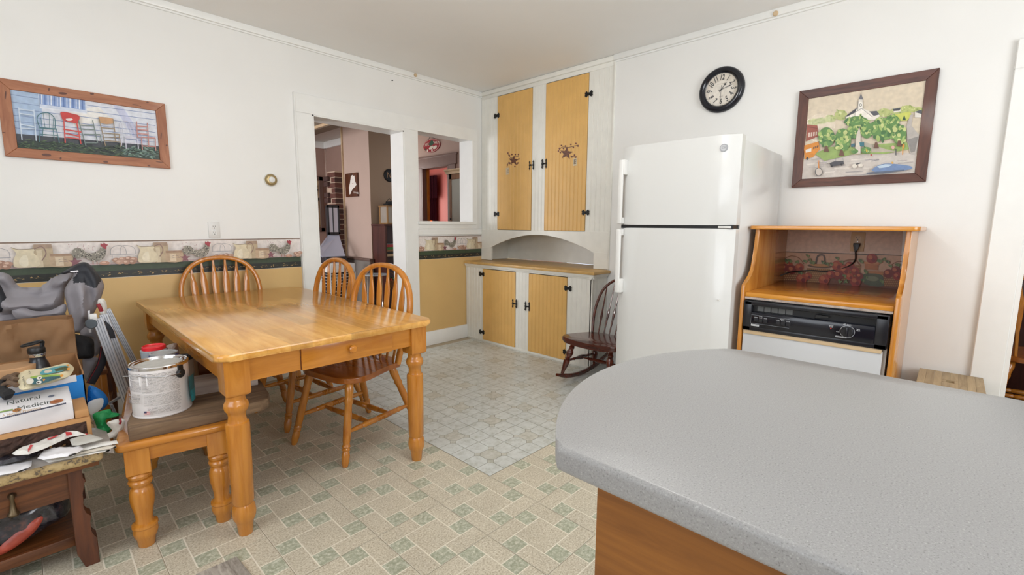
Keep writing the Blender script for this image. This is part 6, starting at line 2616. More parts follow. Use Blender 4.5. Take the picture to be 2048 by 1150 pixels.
tube(bm, spline([ony(205, 645, 2.985), ony(215, 655, 2.985), ony(221, 665, 2.985), ony(224, 677, 2.985)], 4), 1, 8, flat=(0.014, 0.002, (0, 1, 0)))
obj('webbing', bm, 'strap_navy', SPp)

# folded aluminium ladder leaning back against the wall
plain('groove_grey', '8f949c', 0.4, metal=0.4)
LD = thing('folding_ladder', 'silver aluminium folding step ladder leaning between jacket and paint can', 'ladder', (0, 0, 0))


def rail(a, b, w, d, m='aluminium', name='rail', par=None):
    a, b = Vector(a), Vector(b)
    dn = (b - a).normalized()
    sd = Vector((0, -1, 0)).cross(dn).normalized()
    nr = dn.cross(sd)
    Mx = Matrix((sd, nr, dn)).transposed().to_4x4()
    Mx.translation = a
    bm = NB()
    L = (b - a).length
    box(bm, -w / 2, -d / 2, 0, w / 2, d / 2, L, bev=0.002, seg=1, M=Mx)
    for k in (-0.25, 0.0, 0.25):
        box(bm, w * k - 0.0016, -d / 2 - 0.0012, 0.004, w * k + 0.0016, d / 2 + 0.0012, L - 0.004, 1, M=Mx)
    return obj(name, bm, [m, 'groove_grey'], par or LD)


def to_floor(a, b):
    return a + (b - a) * ((a.z - 0.004) / (a.z - b.z))


for (p, q_, Y, w) in (((194, 637), (262, 820), 2.965, 0.040), ((206, 628), (274, 800), 3.00, 0.034), ((214, 618), (290, 765), 3.04, 0.026)):
    a, b = ony(*p, Y), ony(*q_, Y)
    rail(a, to_floor(a, b), w, 0.020)
rail(ony(216, 808, 3.02), ony(254, 786, 3.02), 0.012, 0.012, name='foot_bar')
rail(ony(243, 790, 3.03), ony(258, 818, 3.03), 0.010, 0.010, name='foot_bar')
rail(ony(222, 808, 3.02), ony(232, 830, 3.02), 0.012, 0.012, name='foot_bar')
bm = NB()
kc = ony(182.5, 648, 2.93)
lathe(bm, [(0, 0.020), (0.1, 0.0225), (0.9, 0.0225), (1, 0.019), (1.001, 0)], kc + Vector((0, 0.02, 0)), kc + Vector((0, -0.005, 0)), 28)
obj('hinge_knob', bm, 'grey_plastic', LD)
bm = NB()
a = ony(186, 637, 2.94)
box(bm, a.x - 0.012, 2.94, a.z - 0.012, a.x + 0.016, 2.955, a.z + 0.022, bev=0.004)
obj('hinge_cap', bm, 'white_plastic', LD)
puff_px('tool_glove', 'cream and red work glove stuffed behind the ladder top', 'bag_white', [(5.75 * 196, 5.75 * (600 - 760)), (5.75 * 208, 5.75 * (598 - 760)), (5.75 * 214, 5.75 * (612 - 760)), (5.75 * 212, 5.75 * (628 - 760)), (5.75 * 204, 5.75 * (632 - 760)), (5.75 * 197, 5.75 * (618 - 760))], 3.02, 0.02, 0.02, 0.02, 0.006, 'glove', 9.0)
bm = NB()
tube(bm, [ony(196, 608, 2.985), ony(200, 615, 2.98), ony(203, 622, 2.985)], 0.008, 8)
obj('red_cuff', bm, 'strap_red', [o for o in bpy.data.objects if o.name.startswith('tool_glove')][0])

# grey streaked mat at the bottom edge
bm = NB()
prism(bm, [(0.30, 1.79), (0.425, 1.785), (0.445, 1.45), (0.32, 1.45), (-0.4, 1.46), (-0.4, 1.52)][:4], 0.001, 0.010, 'z', bev=0.002, seg=1)
wood('mat_grey', '6f675e', 'b5ada2', 'y', 46, 0.85, 0, stretch=6, contrast=(0.35, 0.62))
tag(obj('floor_mat', bm, 'mat_grey'), 'grey streaked mat corner on the floor in front of the bench', 'mat')
# ------------------------------------------------------------------ living room beyond the doorway
plain('pink_wall', 'bfa698', 0.6, var=0.03, scale=4, coords='World')
plain('mauve_wall', 'a5877a', 0.6, var=0.03, scale=4, coords='World')
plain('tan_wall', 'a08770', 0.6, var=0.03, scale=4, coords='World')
plain('grey_panel', '857d75', 0.6, var=0.04, scale=10, coords='World')
plain('brown_trim', '6b544a', 0.5, var=0.05, scale=12, coords='World')
plain('red_wall', 'a2483a', 0.6, var=0.03, scale=4, coords='World')
plain('lr_ceiling', 'c9c2ba', 0.8, bump=0.6, bscale=60, coords='World')
wood('lr_floor', '5b3c26', '7d5638', 'y', 18, 0.45, 0.1)
wood('beam_wood', '55473a', '6f5f4e', 'x', 18, 0.5, 0.05)
wood('beam_light', 'b59a78', 'cdb391', 'x', 18, 0.5, 0.05)
wood('shelf_wood', '3d1c16', '5c3026', 'z', 26, 0.4, 0.15)
plain('brick_a', '5f3a30', 0.85, var=0.25, scale=40)
plain('brick_b', '47302b', 0.85, var=0.25, scale=40)
plain('mortar', 'b8a08c', 0.9)
YB = YA + WT
LZ = 2.47
bm = NB()
box(bm, -0.2, YB, -0.08, 7.0, 7.9, -0.001)
struct(obj('floor', bm, 'lr_floor', smooth=0))
bm = NB()
box(bm, -0.2, YB, LZ, 3.44, 7.9, LZ + 0.06)
struct(obj('ceiling', bm, 'lr_ceiling', smooth=0))
bm = NB()
box(bm, -0.2, 7.2, 0, 3.34, 7.3, LZ)
struct(obj('wall_far', bm, 'mauve_wall', smooth=0))
bm = NB()
box(bm, 3.34, 5.86, 0, 3.44, 7.3, LZ)
struct(obj('wall_chimney', bm, 'mauve_wall', smooth=0))
bm = NB()
box(bm, -0.3, YB, 0, -0.2, 4.9, LZ)
box(bm, -0.3, 6.3, 0, -0.2, 7.3, LZ)
box(bm, -0.3, 4.9, 0, -0.2, 6.3, 0.7)
box(bm, -0.3, 4.9, 2.2, -0.2, 6.3, LZ)
struct(obj('wall_window', bm, 'mauve_wall', smooth=0))
# white crown of the far corner and the pale corner strip
trim([(1.5, 7.16, LZ - 0.10, 3.34, 7.2, LZ), (3.30, 5.86, LZ - 0.10, 3.34, 7.2, LZ)], 0.004)
trim([(3.325, 7.185, 0, 3.345, 7.205, LZ)], 0.002, 'pink_wall')
# partition with the pink face, its tan side face, half wall in front
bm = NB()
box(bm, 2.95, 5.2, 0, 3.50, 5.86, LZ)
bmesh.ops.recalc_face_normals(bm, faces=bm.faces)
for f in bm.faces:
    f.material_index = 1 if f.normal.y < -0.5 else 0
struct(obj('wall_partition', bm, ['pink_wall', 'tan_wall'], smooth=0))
trim([(2.93, 5.845, 0, 2.952, 5.868, LZ)], 0.002, 'beam_light')
HW = thing('half_wall', 'low grey panelled half wall with a dark cap below the pink wall', 'half wall', (0, 0, 0))
bm = NB()
box(bm, 2.90, 5.17, 0.0, 2.949, 5.84, 0.765)
obj('panel', bm, 'grey_panel', HW)
bm = NB()
box(bm, 2.885, 5.155, 0.765, 2.949, 5.85, 0.795, bev=0.004)
box(bm, 2.89, 5.15, 0.0, 2.925, 5.172, 0.765, bev=0.003)
obj('cap', bm, 'brown_trim', HW)
# ceiling beam
BMm = thing('ceiling_beam', 'brown ceiling beam with a pale edge in the room beyond the doorway', 'beam', (0, 0, 0))
bm = NB()
box(bm, 2.44, YB + 0.02, 2.30, 2.57, 7.15, LZ, bev=0.003)
obj('beam', bm, 'beam_wood', BMm)
bm = NB()
box(bm, 2.425, YB + 0.02, 2.31, 2.44, 7.15, 2.34)
obj('pale_strip', bm, 'beam_light', BMm)
# Maine plaque
P0, P1 = onx(694, 350, 2.95), onx(720, 391, 2.95)
MP = thing('wall_plaque', 'dark wooden plaque with a white state outline and the word love on the pink wall', 'plaque', (0, 0, 0))
bm = NB()
box(bm, 2.925, 5.47, 1.566, 2.949, 5.775, 1.862, bev=0.002)
obj('board', bm, 'dark_oak_z', MP)
P = Print(lambda x, y: onx(x, y, 2.9245), (-1, 0, 0), start=2e-4)
P.poly([(699, 389), (698, 375), (700, 366), (702, 352), (705, 350), (707, 352), (709, 351), (710, 362), (713, 369), (710, 374), (707, 376), (703, 382), (701, 388)], 'ebe3da')
P.ell(705.5, 367, 0.9, 0.9, '9c3a3a', n=8)
P.text('love.', 712.5, 385, 7, 'ebe3da', 0.1, 0, 0.8, -1)
P.build('lettering', MP)
# brick pier
BP = thing('brick_chimney', 'dark brick chimney pier beside the wood stove', 'chimney', (0, 0, 0))
bm = NB()
box(bm, 2.84, 5.88, 0, 2.93, 6.12, 1.90)
obj('mortar_core', bm, 'mortar', BP, smooth=0)
bsrc = {}
for k in range(28):
    z = 0.004 + k * 0.0675
    if z > 1.86:
        break
    for face in (0, 1):
        key = (face, k % 2)
        if face == 0:
            b = (2.832, 5.873, z, 2.932, 5.884, z + 0.058)
        else:
            b = (2.832, 5.887, z, 2.842, 6.09 if k % 2 else 5.98, z + 0.058)
        bm = NB()
        w = [b[3] - b[0], b[4] - b[1], b[5] - b[2]]
        if key not in bsrc:
            box(bm, 0, 0, 0, *w, bev=0.002, seg=1)
            o = obj('brick', bm, 'brick_a' if (k + face) % 3 else 'brick_b', BP, loc=b[:3])
            bsrc[key] = o
        else:
            bm.free()
            o = share('brick', bsrc[key], BP, b[:3])
for (y, z) in ((6.02, 1.78), (6.02, 1.71), (6.02, 1.57), (6.02, 1.50)):
    bm = NB()
    box(bm, 2.80, y, z, 2.835, y + 0.12, z + 0.058, bev=0.003, seg=1)
    obj('brick', bm, 'brick_b', BP)
# wood stove
plain('stove_black', '22242a', 0.35)
plain('stove_sheet', 'c3cae0', 0.28, metal=0.25)  # bright bluish reflection put into the base colour
plain('stove_glass', 'c4c8d8', 0.06, metal=0.3)  # pale base colour stands in for the window mirrored in the glass
WS = thing('wood_stove', 'black wood stove with a glazed door and shiny sloping front by the brick pier', 'stove', (0, 0, 0))
bm = NB()
box(bm, 2.52, 5.56, 0.0, 2.80, 5.86, 0.815, bev=0.006)
box(bm, 2.68, 5.81, 0.80, 2.825, 5.865, 1.45, bev=0.004)
obj('body', bm, 'stove_black', WS)
bm = NB()
v_ = [bm.verts.new(p) for p in ((2.405, 5.53, 0.905), (2.47, 5.53, 0.82), (2.76, 5.53, 0.82), (2.825, 5.805, 1.075), (2.675, 5.805, 1.075))]
w_ = [bm.verts.new(p) for p in ((2.405, 5.545, 0.895), (2.47, 5.545, 0.81), (2.76, 5.545, 0.81), (2.825, 5.81, 1.065), (2.675, 5.81, 1.065))]
bm.faces.new(v_)
bm.faces.new(w_[::-1])
for k in range(5):
    bm.faces.new((v_[k], v_[(k + 1) % 5], w_[(k + 1) % 5], w_[k]))
obj('sloping_front', bm, 'stove_sheet', WS, smooth=0)
for b in ((2.675, 5.795, 1.085, 2.70, 5.812, 1.455), (2.815, 5.795, 1.085, 2.838, 5.812, 1.455), (2.675, 5.795, 1.085, 2.838, 5.812, 1.115), (2.675, 5.795, 1.425, 2.838, 5.812, 1.46), (2.745, 5.795, 1.085, 2.758, 5.812, 1.455)):
    bm = NB()
    box(bm, *b, bev=0.002, seg=1)
    obj('door_frame', bm, 'stove_black', WS)
bm = NB()
box(bm, 2.69, 5.802, 1.10, 2.82, 5.808, 1.44)
obj('door_glass', bm, 'stove_glass', WS)
# tall metal tree picture on the far wall
TP = thing('tree_panel', 'tall dark metal tree panel on the far wall beyond the doorway', 'wall art', (0, 0, 0))
bm = NB()
for b in ((2.72, 7.16, 1.10, 3.26, 7.199, 1.16), (2.72, 7.16, 1.88, 3.26, 7.199, 1.94), (2.72, 7.16, 1.10, 2.78, 7.199, 1.94), (3.20, 7.16, 1.10, 3.26, 7.199, 1.94)):
    box(bm, *b, bev=0.003, seg=1)
obj('frame', bm, 'brown_trim', TP)
bm = NB()
box(bm, 2.77, 7.18, 1.15, 3.21, 7.197, 1.89)
obj('backing', bm, 'beam_light', TP)
bm = NB()
tube(bm, spline([(3.12, 7.175, 1.16), (3.10, 7.175, 1.35), (3.13, 7.175, 1.5), (3.08, 7.175, 1.68), (3.16, 7.175, 1.8)], 4), [0.035] * 5 + [0.028] * 5 + [0.02] * 7, 8)
for (x, z) in ((3.0, 1.62), (3.19, 1.62), (2.95, 1.72), (3.18, 1.75), (3.02, 1.78)):
    tube(bm, [(3.11, 7.175, z - 0.18), (x, 7.175, z)], [0.014, 0.006], 6)
obj('tree', bm, 'black_iron', TP)
# ladder-back chair post by the doorway
LC = thing('ladder_back_chair', 'reddish brown ladder-back chair seen through the left side of the doorway', 'chair', (0, 0, 0))
wood('red_wood', '5a2516', '8a4428', 'z', 26, 0.35, 0.2)
for x in (2.02, 1.66):
    bm = NB()
    px_ = 0.0
    lathe(bm, [(0, 0.014), (0.9, 0.018), (0.93, 0.012), (0.96, 0.018), (0.99, 0.010), (1, 0)], (x, 4.62, 0), (x - 0.02, 4.66, 1.06), 12)
    obj('post', bm, 'red_wood', LC)
for z in (0.62, 0.80, 0.96):
    bm = NB()
    box(bm, 1.66, 4.635, z, 2.0, 4.655, z + 0.07, bev=0.004)
    obj('slat', bm, 'red_wood', LC)
bm = NB()
box(bm, 1.63, 4.22, 0.43, 2.05, 4.64, 0.455, bev=0.008)
obj('seat', bm, 'red_wood', LC)
for x in (2.03, 1.65):
    bm = NB()
    lathe(bm, [(0, 0.014), (1, 0.019)], (x, 4.24, 0), (x, 4.24, 0.44), 12)
    obj('leg', bm, 'red_wood', LC)
# white wire unit behind the chairs
WU = thing('wire_drawer_unit', 'white unit with wire baskets seen behind the farther dining chair', 'shelf unit', (0, 0, 0))
bm = NB()
box(bm, 2.36, 5.10, 0.66, 2.66, 5.35, 0.76, bev=0.004)
obj('top', bm, 'white_plastic', WU)
for z in (0.10, 0.30, 0.50):
    bm = NB()
    for k in range(5):
        tube(bm, [(2.36 + 0.075 * k, 5.10, z), (2.36 + 0.075 * k, 5.10, z + 0.14)], 0.003, 6)
    for q in range(5):
        tube(bm, [(2.36, 5.10, z + 0.035 * q), (2.66, 5.10, z + 0.035 * q)], 0.003, 6)
        tube(bm, [(2.36, 5.10, z + 0.035 * q), (2.36, 5.35, z + 0.035 * q)], 0.003, 6)
    obj('basket', bm, 'white_plastic', WU)
for (x, y) in ((2.36, 5.10), (2.66, 5.10), (2.36, 5.35), (2.66, 5.35)):
    bm = NB()
    tube(bm, [(x, y, 0), (x, y, 0.66)], 0.006, 6)
    obj('leg', bm, 'white_plastic', WU)
# bookcase with books, basket and a lantern on top
BS = thing('bookcase', 'dark brown bookcase against the tan wall beyond the doorway', 'bookcase', (0, 0, 0))
for b, nm in (((2.955, 4.90, 0, 2.978, 5.19, 1.20), 'side'), ((3.46, 4.90, 0, 3.483, 5.19, 1.20), 'side'), ((2.94, 4.885, 1.20, 3.50, 5.19, 1.222), 'top'), ((2.978, 5.17, 0, 3.46, 5.19, 1.20), 'back'),
              ((2.978, 4.91, 0.84, 3.46, 5.17, 0.86), 'shelf'), ((2.978, 4.91, 0.42, 3.46, 5.17, 0.44), 'shelf'), ((2.978, 4.91, 0.10, 3.46, 5.17, 0.12), 'shelf')):
    bm = NB()
    box(bm, *b, bev=0.002, seg=1)
    obj(nm, bm, 'shelf_wood', BS)
bm = NB()
box(bm, 2.978, 4.90, 0.835, 3.46, 4.912, 0.865)
obj('shelf_edge', bm, 'beam_light', BS)
cols = {'book_red': 'a83a3a', 'book_green': '3f7a3c', 'book_brown': '8a6a48', 'book_black': '2b2b2e', 'book_grey': '8d8f92'}
for k, c in cols.items():
    plain(k, c, 0.5)
z = 0.866
for nm, th, lb in (('book_black', 0.026, 'black book at the bottom of the pile on the bookcase shelf'), ('book_brown', 0.024, 'brown book second from the bottom of the pile on the bookcase shelf'), ('book_green', 0.028, 'green book in the pile on the bookcase shelf'), ('book_red', 0.030, 'red book in the pile on the bookcase shelf'), ('book_grey', 0.012, 'thin grey book on top of the pile on the bookcase shelf')):
    bm = NB()
    box(bm, 2.985, 4.925, z, 3.23, 5.10, z + th, bev=0.002, seg=1)
    tag(obj('book', bm, nm), lb, 'book', 'books piled on the bookcase')
    z += th + 0.0005
WK = thing('wicker_basket', 'small wicker basket of greens on the lower bookcase shelf', 'basket', (3.07, 5.0, 0.44))
plain('wicker', '8c5f3c', 0.8, var=0.3, scale=80)
bm = NB()
lathe(bm, [(0, 0.055), (0.09, 0.075), (0.095, 0.07), (0.02, 0.05), (0.02, 0)], seg=18)
obj('bowl', bm, 'wicker', WK)
bm = NB()
tube(bm, [(0.07 * math.cos(math.pi * k / 12), 0, 0.09 + 0.10 * math.sin(math.pi * k / 12)) for k in range(13)], 0.005, 6)
obj('handle', bm, 'wicker', WK)
bm = NB()
for k in range(14):
    a = k * 2.4
    sph(bm, (0.045 * math.cos(a), 0.045 * math.sin(a), 0.095 + 0.01 * (k % 3)), 0.02, 0.02, 0.014, seg=8, rings=5)
plain('greens', '4d6a3a', 0.7, var=0.3, scale=60)
obj('greens', bm, 'greens', WK)
bm = NB()
sph(bm, (-0.02, -0.055, 0.105), 0.016, seg=8, rings=6)
obj('red_fruit', bm, 'lid_red', WK)
LN = thing('lantern', 'brass-coloured lantern with glass sides standing on the bookcase', 'lantern', (3.10, 5.02, 1.222))
wood('lantern_wood', '8a6238', 'b58a55', 'z', 30, 0.45, 0.1)
for x in (-0.08, 0.08):
    for y in (-0.08, 0.08):
        bm = NB()
        box(bm, x - 0.008, y - 0.008, 0, x + 0.008, y + 0.008, 0.215)
        obj('post', bm, 'lantern_wood', LN)
for z, s in ((0.0, 0.095), (0.205, 0.098)):
    bm = NB()
    box(bm, -s, -s, z, s, s, z + 0.016, bev=0.003, seg=1)
    obj('plate', bm, 'lantern_wood', LN)
bm = NB()
prism(bm, [(-0.055, 0.221), (0.055, 0.221), (0.055, 0.245), (0.02, 0.25), (0.02, 0.275), (-0.02, 0.275), (-0.02, 0.25), (-0.055, 0.245)], -0.05, 0.05, 'y', bev=0.003, seg=1)
obj('vent_cap', bm, 'black_iron', LN)
bm = NB()
tube(bm, [(-0.05, 0, 0.26), (0, 0, 0.31), (0.05, 0, 0.26)], 0.004, 6)
obj('ring', bm, 'black_iron', LN)
plain('lantern_pane', 'a59c90', 0.1, var=0.1, scale=6)
for b in ((-0.082, -0.075, 0.016, -0.080, 0.075, 0.205), (-0.075, -0.082, 0.016, 0.075, -0.080, 0.205)):
    bm = NB()
    box(bm, *b)
    obj('pane', bm, 'lantern_pane', LN)
# round carved plaque
pc_ = ony(777, 351, 5.2)
RP = thing('round_plaque', 'round dark carved plaque on the tan wall above the bookcase', 'plaque', (0, 0, 0))
bm = NB()
lathe(bm, [(0, 0.078), (0.5, 0.08), (0.9, 0.072), (1, 0.062), (1.0, 0.0)], (pc_.x + 0.008, 5.199, pc_.z), (pc_.x + 0.008, 5.175, pc_.z), 32)
obj('disc', bm, 'black_iron', RP)
P = Print(lambda a, b: (pc_.x + 0.008 + a, 5.1745, pc_.z + b), (0, -1, 0), start=3e-4)
P.text('NS', 0, 0, 0.10, 'a5805c', 0, 0.1, 0.8)
P.build('carving', RP)
# glass-topped chrome stand
GS = thing('glass_stand', 'small glass-topped chrome stand in front of the half wall', 'side table', (2.66, 4.62, 0))
bm = NB()
lathe(bm, [(0.655, 0.13), (0.668, 0.13)], seg=28)
glass('glass_top', 'c8d4dc', 0.05, 0.55)
obj('glass_top', bm, 'glass_top', GS)
for k in range(3):
    a = k * 2.1 + 0.4
    bm = NB()
    tube(bm, [(0.11 * math.cos(a), 0.11 * math.sin(a), 0), (0.10 * math.cos(a), 0.10 * math.sin(a), 0.655)], 0.007, 8)
    obj('leg', bm, 'chrome', GS)
bm = NB()
lathe(bm, [(0.30, 0.10), (0.306, 0.10)], seg=24)
obj('lower_ring', bm, 'chrome', GS)

# ------------------------------------------------------------------ room seen through the pass-through
XE = 4.42
bm = NB()
box(bm, XE, YB, 0, XE + 0.1, 5.50, 2.9)
box(bm, XE, 6.165, 0, XE + 0.1, 7.9, 2.9)
box(bm, XE, 5.50, 2.10, XE + 0.1, 6.165, 2.9)
struct(obj('wall_beyond', bm, 'pink_wall', smooth=0))
plain('door_brown', '7d6358', 0.45, var=0.05, scale=10, coords='World')
trim([(XE - 0.025, 5.31, 2.10, XE, 6.36, 2.245), (XE - 0.03, 5.29, 2.235, XE, 6.38, 2.26)], 0.004, 'door_brown')
trim([(XE - 0.022, 5.34, 0, XE, 5.50, 2.10)], 0.004, 'door_brown')
trim([(XE - 0.022, 6.165, 0, XE, 6.34, 2.10)], 0.004, 'door_brown')
trim([(XE - 0.022, 6.145, 0, XE + 0.12, 6.165, 2.10), (XE - 0.022, 5.50, 0, XE + 0.12, 5.52, 2.10), (XE - 0.022, 5.50, 2.085, XE + 0.12, 6.165, 2.10)], 0.002, 'door_brown')
bm = NB()
box(bm, XE + 0.06, 6.118, 0, XE + 0.095, 6.145, 2.085)  # orange strip painted as the lit edge of the jamb, not a door
struct(obj('lit_jamb_strip', bm, 'honey_wood', smooth=0))
bm = NB()
box(bm, 6.6, 5.0, 0, 6.7, 9.6, 2.9)
struct(obj('wall_red', bm, 'red_wall', smooth=0))
bm = NB()
box(bm, XE + 0.1, 9.5, 0, 6.7, 9.6, 2.9)
box(bm, XE + 0.1, 5.0, 0, 6.7, 5.1, 2.9)
struct(obj('wall_red_side', bm, 'red_wall', smooth=0))
bm = NB()
box(bm, XE + 0.1, 5.0, 2.9, 6.7, 9.6, 2.95)
box(bm, 3.44, YB, 2.66, XE, 7.3, 2.72)
struct(obj('ceiling', bm, 'lr_ceiling', smooth=0))
bm = NB()
box(bm, XE + 0.1, 5.0, -0.05, 6.7, 9.6, -0.001)
struct(obj('floor', bm, 'lr_floor', smooth=0))
bm = NB()
box(bm, 3.44, 7.2, 0, XE, 7.3, 2.7)
struct(obj('wall_far_side', bm, 'pink_wall', smooth=0))
# oval sign
OS = thing('oval_sign', 'red oval sign reading TREE FARM above the brown door frame', 'sign', (0, 0, 0))
oc_ = onx(864, 291.5, XE)
bm = NB()
pts = [(oc_.y + 0.215 * math.cos(2 * math.pi * k / 36), oc_.z + 0.10 * math.sin(2 * math.pi * k / 36)) for k in range(36)]
prism(bm, pts, XE - 0.014, XE - 0.001, 'x', bev=0.002, seg=1)
plain('sign_red', 'a3212c', 0.4)
obj('board', bm, 'sign_red', OS)
P = Print(lambda a, b: (XE - 0.0145, oc_.y - a, oc_.z + b), (-1, 0, 0), start=4e-4)
for k in range(36):
    t0, t1 = 2 * math.pi * k / 36, 2 * math.pi * (k + 1) / 36
    P.line([(0.205 * math.cos(t0), 0.093 * math.sin(t0)), (0.205 * math.cos(t1), 0.093 * math.sin(t1))], 0.006, 'e2c9b8')
P.text('TREE', -0.125, 0.022, 0.062, 'efe3d2', 0.08)
P.text('FARM', 0.125, 0.030, 0.062, 'efe3d2', -0.10)
P.poly([(-0.06, 0.02), (0.0, 0.075), (0.05, 0.06), (0.06, 0.02), (0.0, 0.0)], '2f5a40', 2)
P.ell(0.0, -0.03, 0.06, 0.022, 'e6dccb', 0.2)
P.ell(0.095, -0.035, 0.05, 0.024, 'efe6d6', 0.25)
P.ell(-0.095, -0.065, 0.018, 0.022, 'efe6d6')
P.ell(0.02, -0.07, 0.018, 0.022, 'efe6d6')
P.ell(-0.14, -0.045, 0.016, 0.02, '2f5a40')
P.build('lettering', OS)
bm = NB()
tube(bm, [(XE - 0.006, oc_.y + 0.12, oc_.z + 0.08), (XE - 0.006, oc_.y + 0.03, oc_.z + 0.14), (XE - 0.006, oc_.y - 0.12, oc_.z + 0.08)], 0.003, 6)
obj('hanger', bm, 'black_iron', OS)
# curtain and lamp in the red room
plain('curtain_red', '5a1224', 0.7, var=0.15, scale=20)
CTN = thing('curtain', 'dark red curtain with a valance in the red room', 'curtain', (0, 0, 0))


def wavy(y0, y1, z0, z1, x, n, amp, m, name, taper=0.0):
    bm = NB()
    g = {}
    K = n * 6
    for i in range(K + 1):
        for j in range(9):
            v = j / 8
            y = y0 + (y1 - y0) * i / K + taper * (1 - v) * (1 if i > K / 2 else 0.2)
            g[i, j] = bm.verts.new((x + amp * math.sin(2 * math.pi * n * i / K), y, z0 + (z1 - z0) * v))
    for i in range(K):
        for j in range(8):
            bm.faces.new((g[i, j], g[i + 1, j], g[i + 1, j + 1], g[i, j + 1]))
    bmesh.ops.solidify(bm, geom=bm.faces[:], thickness=0.004)
    return obj(name, bm, m, CTN)


a, b = onx(848, 353, 6.5), onx(874, 396, 6.5)
wavy(b.y, a.y + 0.25, b.z, a.z, 6.50, 7, 0.03, 'curtain_red', 'valance')
a2, b2 = onx(853, 396, 6.54), onx(873, 445, 6.54)
wavy(b2.y, a2.y + 0.05, 0.6, a2.z + 0.05, 6.54, 6, 0.03, 'curtain_red', 'drape')
LP = thing('table_lamp', 'glowing orange table lamp beyond the pass-through', 'lamp', (0, 0, 0))
lc = onx(857, 437, 5.6)
emit('shade_orange', 'e8761f', 1.2)
bm = NB()
lathe(bm, [(0, 0.115), (0.20, 0.075)], (lc.x, lc.y, 1.10), seg=24, cap=False)
bmesh.ops.solidify(bm, geom=bm.faces[:], thickness=0.003)
obj('shade', bm, 'shade_orange', LP)
bm = NB()
lathe(bm, [(0, 0.07), (0.02, 0.07), (0.03, 0.02), (0.15, 0.05), (0.30, 0.02), (0.45, 0.012)], (lc.x, lc.y, 0.70), seg=20)
obj('base', bm, 'brass_old', LP)
SBd = thing('sideboard', 'dark sideboard under the orange lamp', 'sideboard', (0, 0, 0))
bm = NB()
box(bm, lc.x - 0.2, lc.y - 0.4, 0.0, lc.x + 0.2, lc.y + 0.4, 0.70, bev=0.005)
obj('body', bm, 'shelf_wood', SBd)
# china cabinet at the right of the pass-through
CC = thing('china_cabinet', 'brown china cabinet with a cornice and glass doors seen through the pass-through', 'cabinet', (0, 0, 0))
wood('cabinet_brown', '5e3d27', '8a6242', 'z', 22, 0.35, 0.2)
gx, gy0, gy1, gz = 4.06, 4.30, 5.07, 1.90
bm = NB()
box(bm, gx + 0.03, gy0, 0, XE - 0.01, gy1 - 0.01, gz)
obj('carcass', bm, 'door_brown', CC)
for b in ((gx, gy1 - 0.06, 0.9, gx + 0.03, gy1 - 0.01, gz), (gx, gy0, 0.9, gx + 0.03, gy0 + 0.05, gz), (gx, gy0, gz - 0.07, gx + 0.03, gy1 - 0.01, gz), (gx, gy0, 0.88, gx + 0.03, gy1 - 0.01, 0.93), (gx, (gy0 + gy1) / 2 - 0.03, 0.9, gx + 0.03, (gy0 + gy1) / 2 + 0.03, gz)):
    bm = NB()
    box(bm, *b, bev=0.004, seg=1)
    obj('door_stile', bm, 'cabinet_brown', CC)
bm = NB()
prism(bm, [(gx - 0.05, gz + 0.06), (gx - 0.05, gz + 0.045), (gx - 0.025, gz + 0.03), (gx - 0.015, gz), (gx + 0.03, gz), (gx + 0.03, gz + 0.06)], gy0 - 0.05, gy1 + 0.04, 'y')
box(bm, gx - 0.015, gy0 - 0.05, gz, XE - 0.01, gy1 + 0.03, gz + 0.06)
obj('cornice', bm, 'beam_light', CC)
plain('mirror_glass', 'b4bab2', 0.06, metal=0.5)  # light grey colour stands in for a window's reflection in the panes
for (ya, yb) in ((gy0 + 0.05, (gy0 + gy1) / 2 - 0.03), ((gy0 + gy1) / 2 + 0.03, gy1 - 0.06)):
    bm = NB()
    box(bm, gx + 0.008, ya, 0.93, gx + 0.014, yb, gz - 0.07)
    obj('pane', bm, 'mirror_glass', CC)
bm = NB()
lathe(bm, [(0, 0.006), (0.5, 0.012), (1, 0)], (gx, gy1 - 0.045, 1.30), (gx - 0.025, gy1 - 0.045, 1.30), 10)
obj('knob', bm, 'black_iron', CC)
bm = NB()
box(bm, gx - 0.01, gy0, 0, gx + 0.03, gy1 - 0.01, 0.88, bev=0.004, seg=1)
obj('base_doors', bm, 'cabinet_brown', CC)

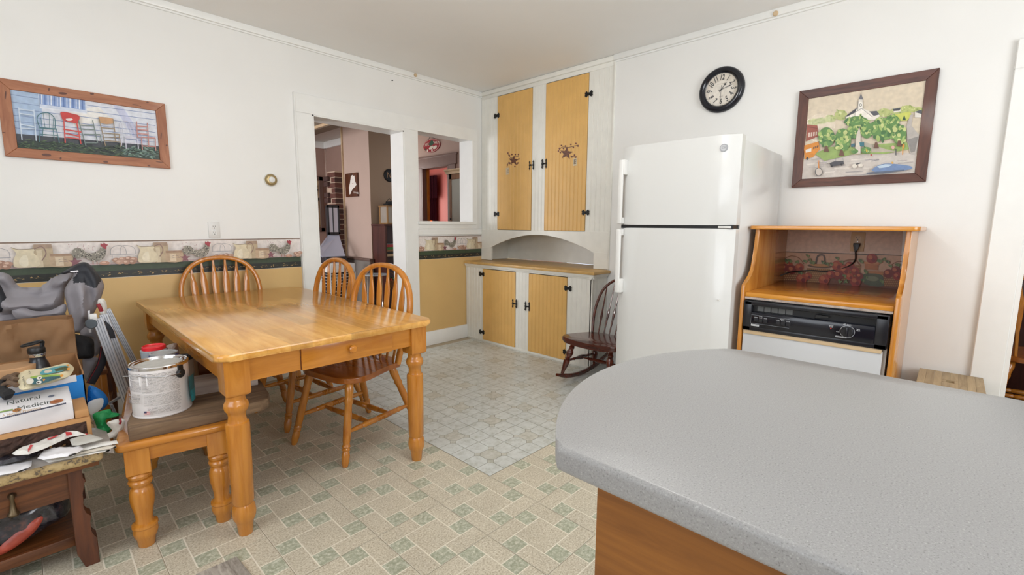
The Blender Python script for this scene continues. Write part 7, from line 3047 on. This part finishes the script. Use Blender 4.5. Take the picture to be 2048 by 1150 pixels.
# ------------------------------------------------------------------ beyond the right-hand doorway
plain('dark_panel', '4a2f26', 0.5, var=0.2, scale=14, coords='World')
bm = NB()
box(bm, 5.3, -3.2, 0, 5.4, 1.2, CZ)
box(bm, XB + WT, 1.1, 0, 5.4, 1.2, CZ)
box(bm, XB + WT, -3.3, 0, 5.4, -3.2, CZ)
struct(obj('wall_hall', bm, 'dark_panel', smooth=0))
bm = NB()
box(bm, XB + WT, -3.2, -0.05, 5.4, 1.2, -0.001)
struct(obj('floor', bm, 'lr_floor', smooth=0))
bm = NB()
box(bm, XB + WT, -3.2, CZ, 5.4, 1.2, CZ + 0.05)
struct(obj('ceiling', bm, 'lr_ceiling', smooth=0))
dup(ch, (4.30, -0.49, 0.0), math.radians(90), 'arrow-back wooden chair glimpsed through the doorway at the right edge', G)
bm = NB()
box(bm, 4.80, -1.2, 0, 5.2, -0.05, 0.95, bev=0.004)
DCB = thing('dark_chest', 'dark reddish chest behind the chair at the right edge', 'chest', (0, 0, 0))
obj('chest_body', bm, 'shelf_wood', DCB)
bm = NB()
box(bm, 4.78, -1.22, 0.95, 5.22, -0.03, 0.975, bev=0.004)
obj('chest_top', bm, 'chair_wood', DCB)
area('hall_lamp', (4.3, -1.6, 2.3), (0, 0, -1), 0.5, 0.5, 12, (1.0, 0.9, 0.75))

# ------------------------------------------------------------------ kitchen ceiling lamp above the camera
KL = thing('pendant_lamp', 'round white glass globe lamp hanging from the kitchen ceiling', 'lamp', (1.2, 1.1, CZ))
emit('lamp_glass', 'fffdfa', 27.0)
bm = NB()
sph(bm, (0, 0, -0.37), 0.135, seg=32, rings=20)
obj('globe', bm, 'lamp_glass', KL)
bm = NB()
lathe(bm, [(-0.25, 0.05), (-0.225, 0.045), (-0.215, 0.006), (-0.03, 0.006), (-0.028, 0.06), (-0.001, 0.065)], seg=20)
obj('stem', bm, 'brass_old', KL)

# ------------------------------------------------------------------ set every grouping empty at the base of its thing
bpy.context.view_layer.update()
for o in list(bpy.data.objects):
    if o.type == 'EMPTY' and o.parent is None and o.location.length < 1e-6:
        pts = []
        for c in o.children:
            pts += [c.matrix_world @ Vector(q) for q in c.bound_box]
        if not pts:
            continue
        lo = Vector([min(p[k] for p in pts) for k in range(3)])
        hi = Vector([max(p[k] for p in pts) for k in range(3)])
        base = Vector(((lo.x + hi.x) / 2, (lo.y + hi.y) / 2, lo.z))
        o.location = base
        for c in o.children:
            c.location = c.location - base
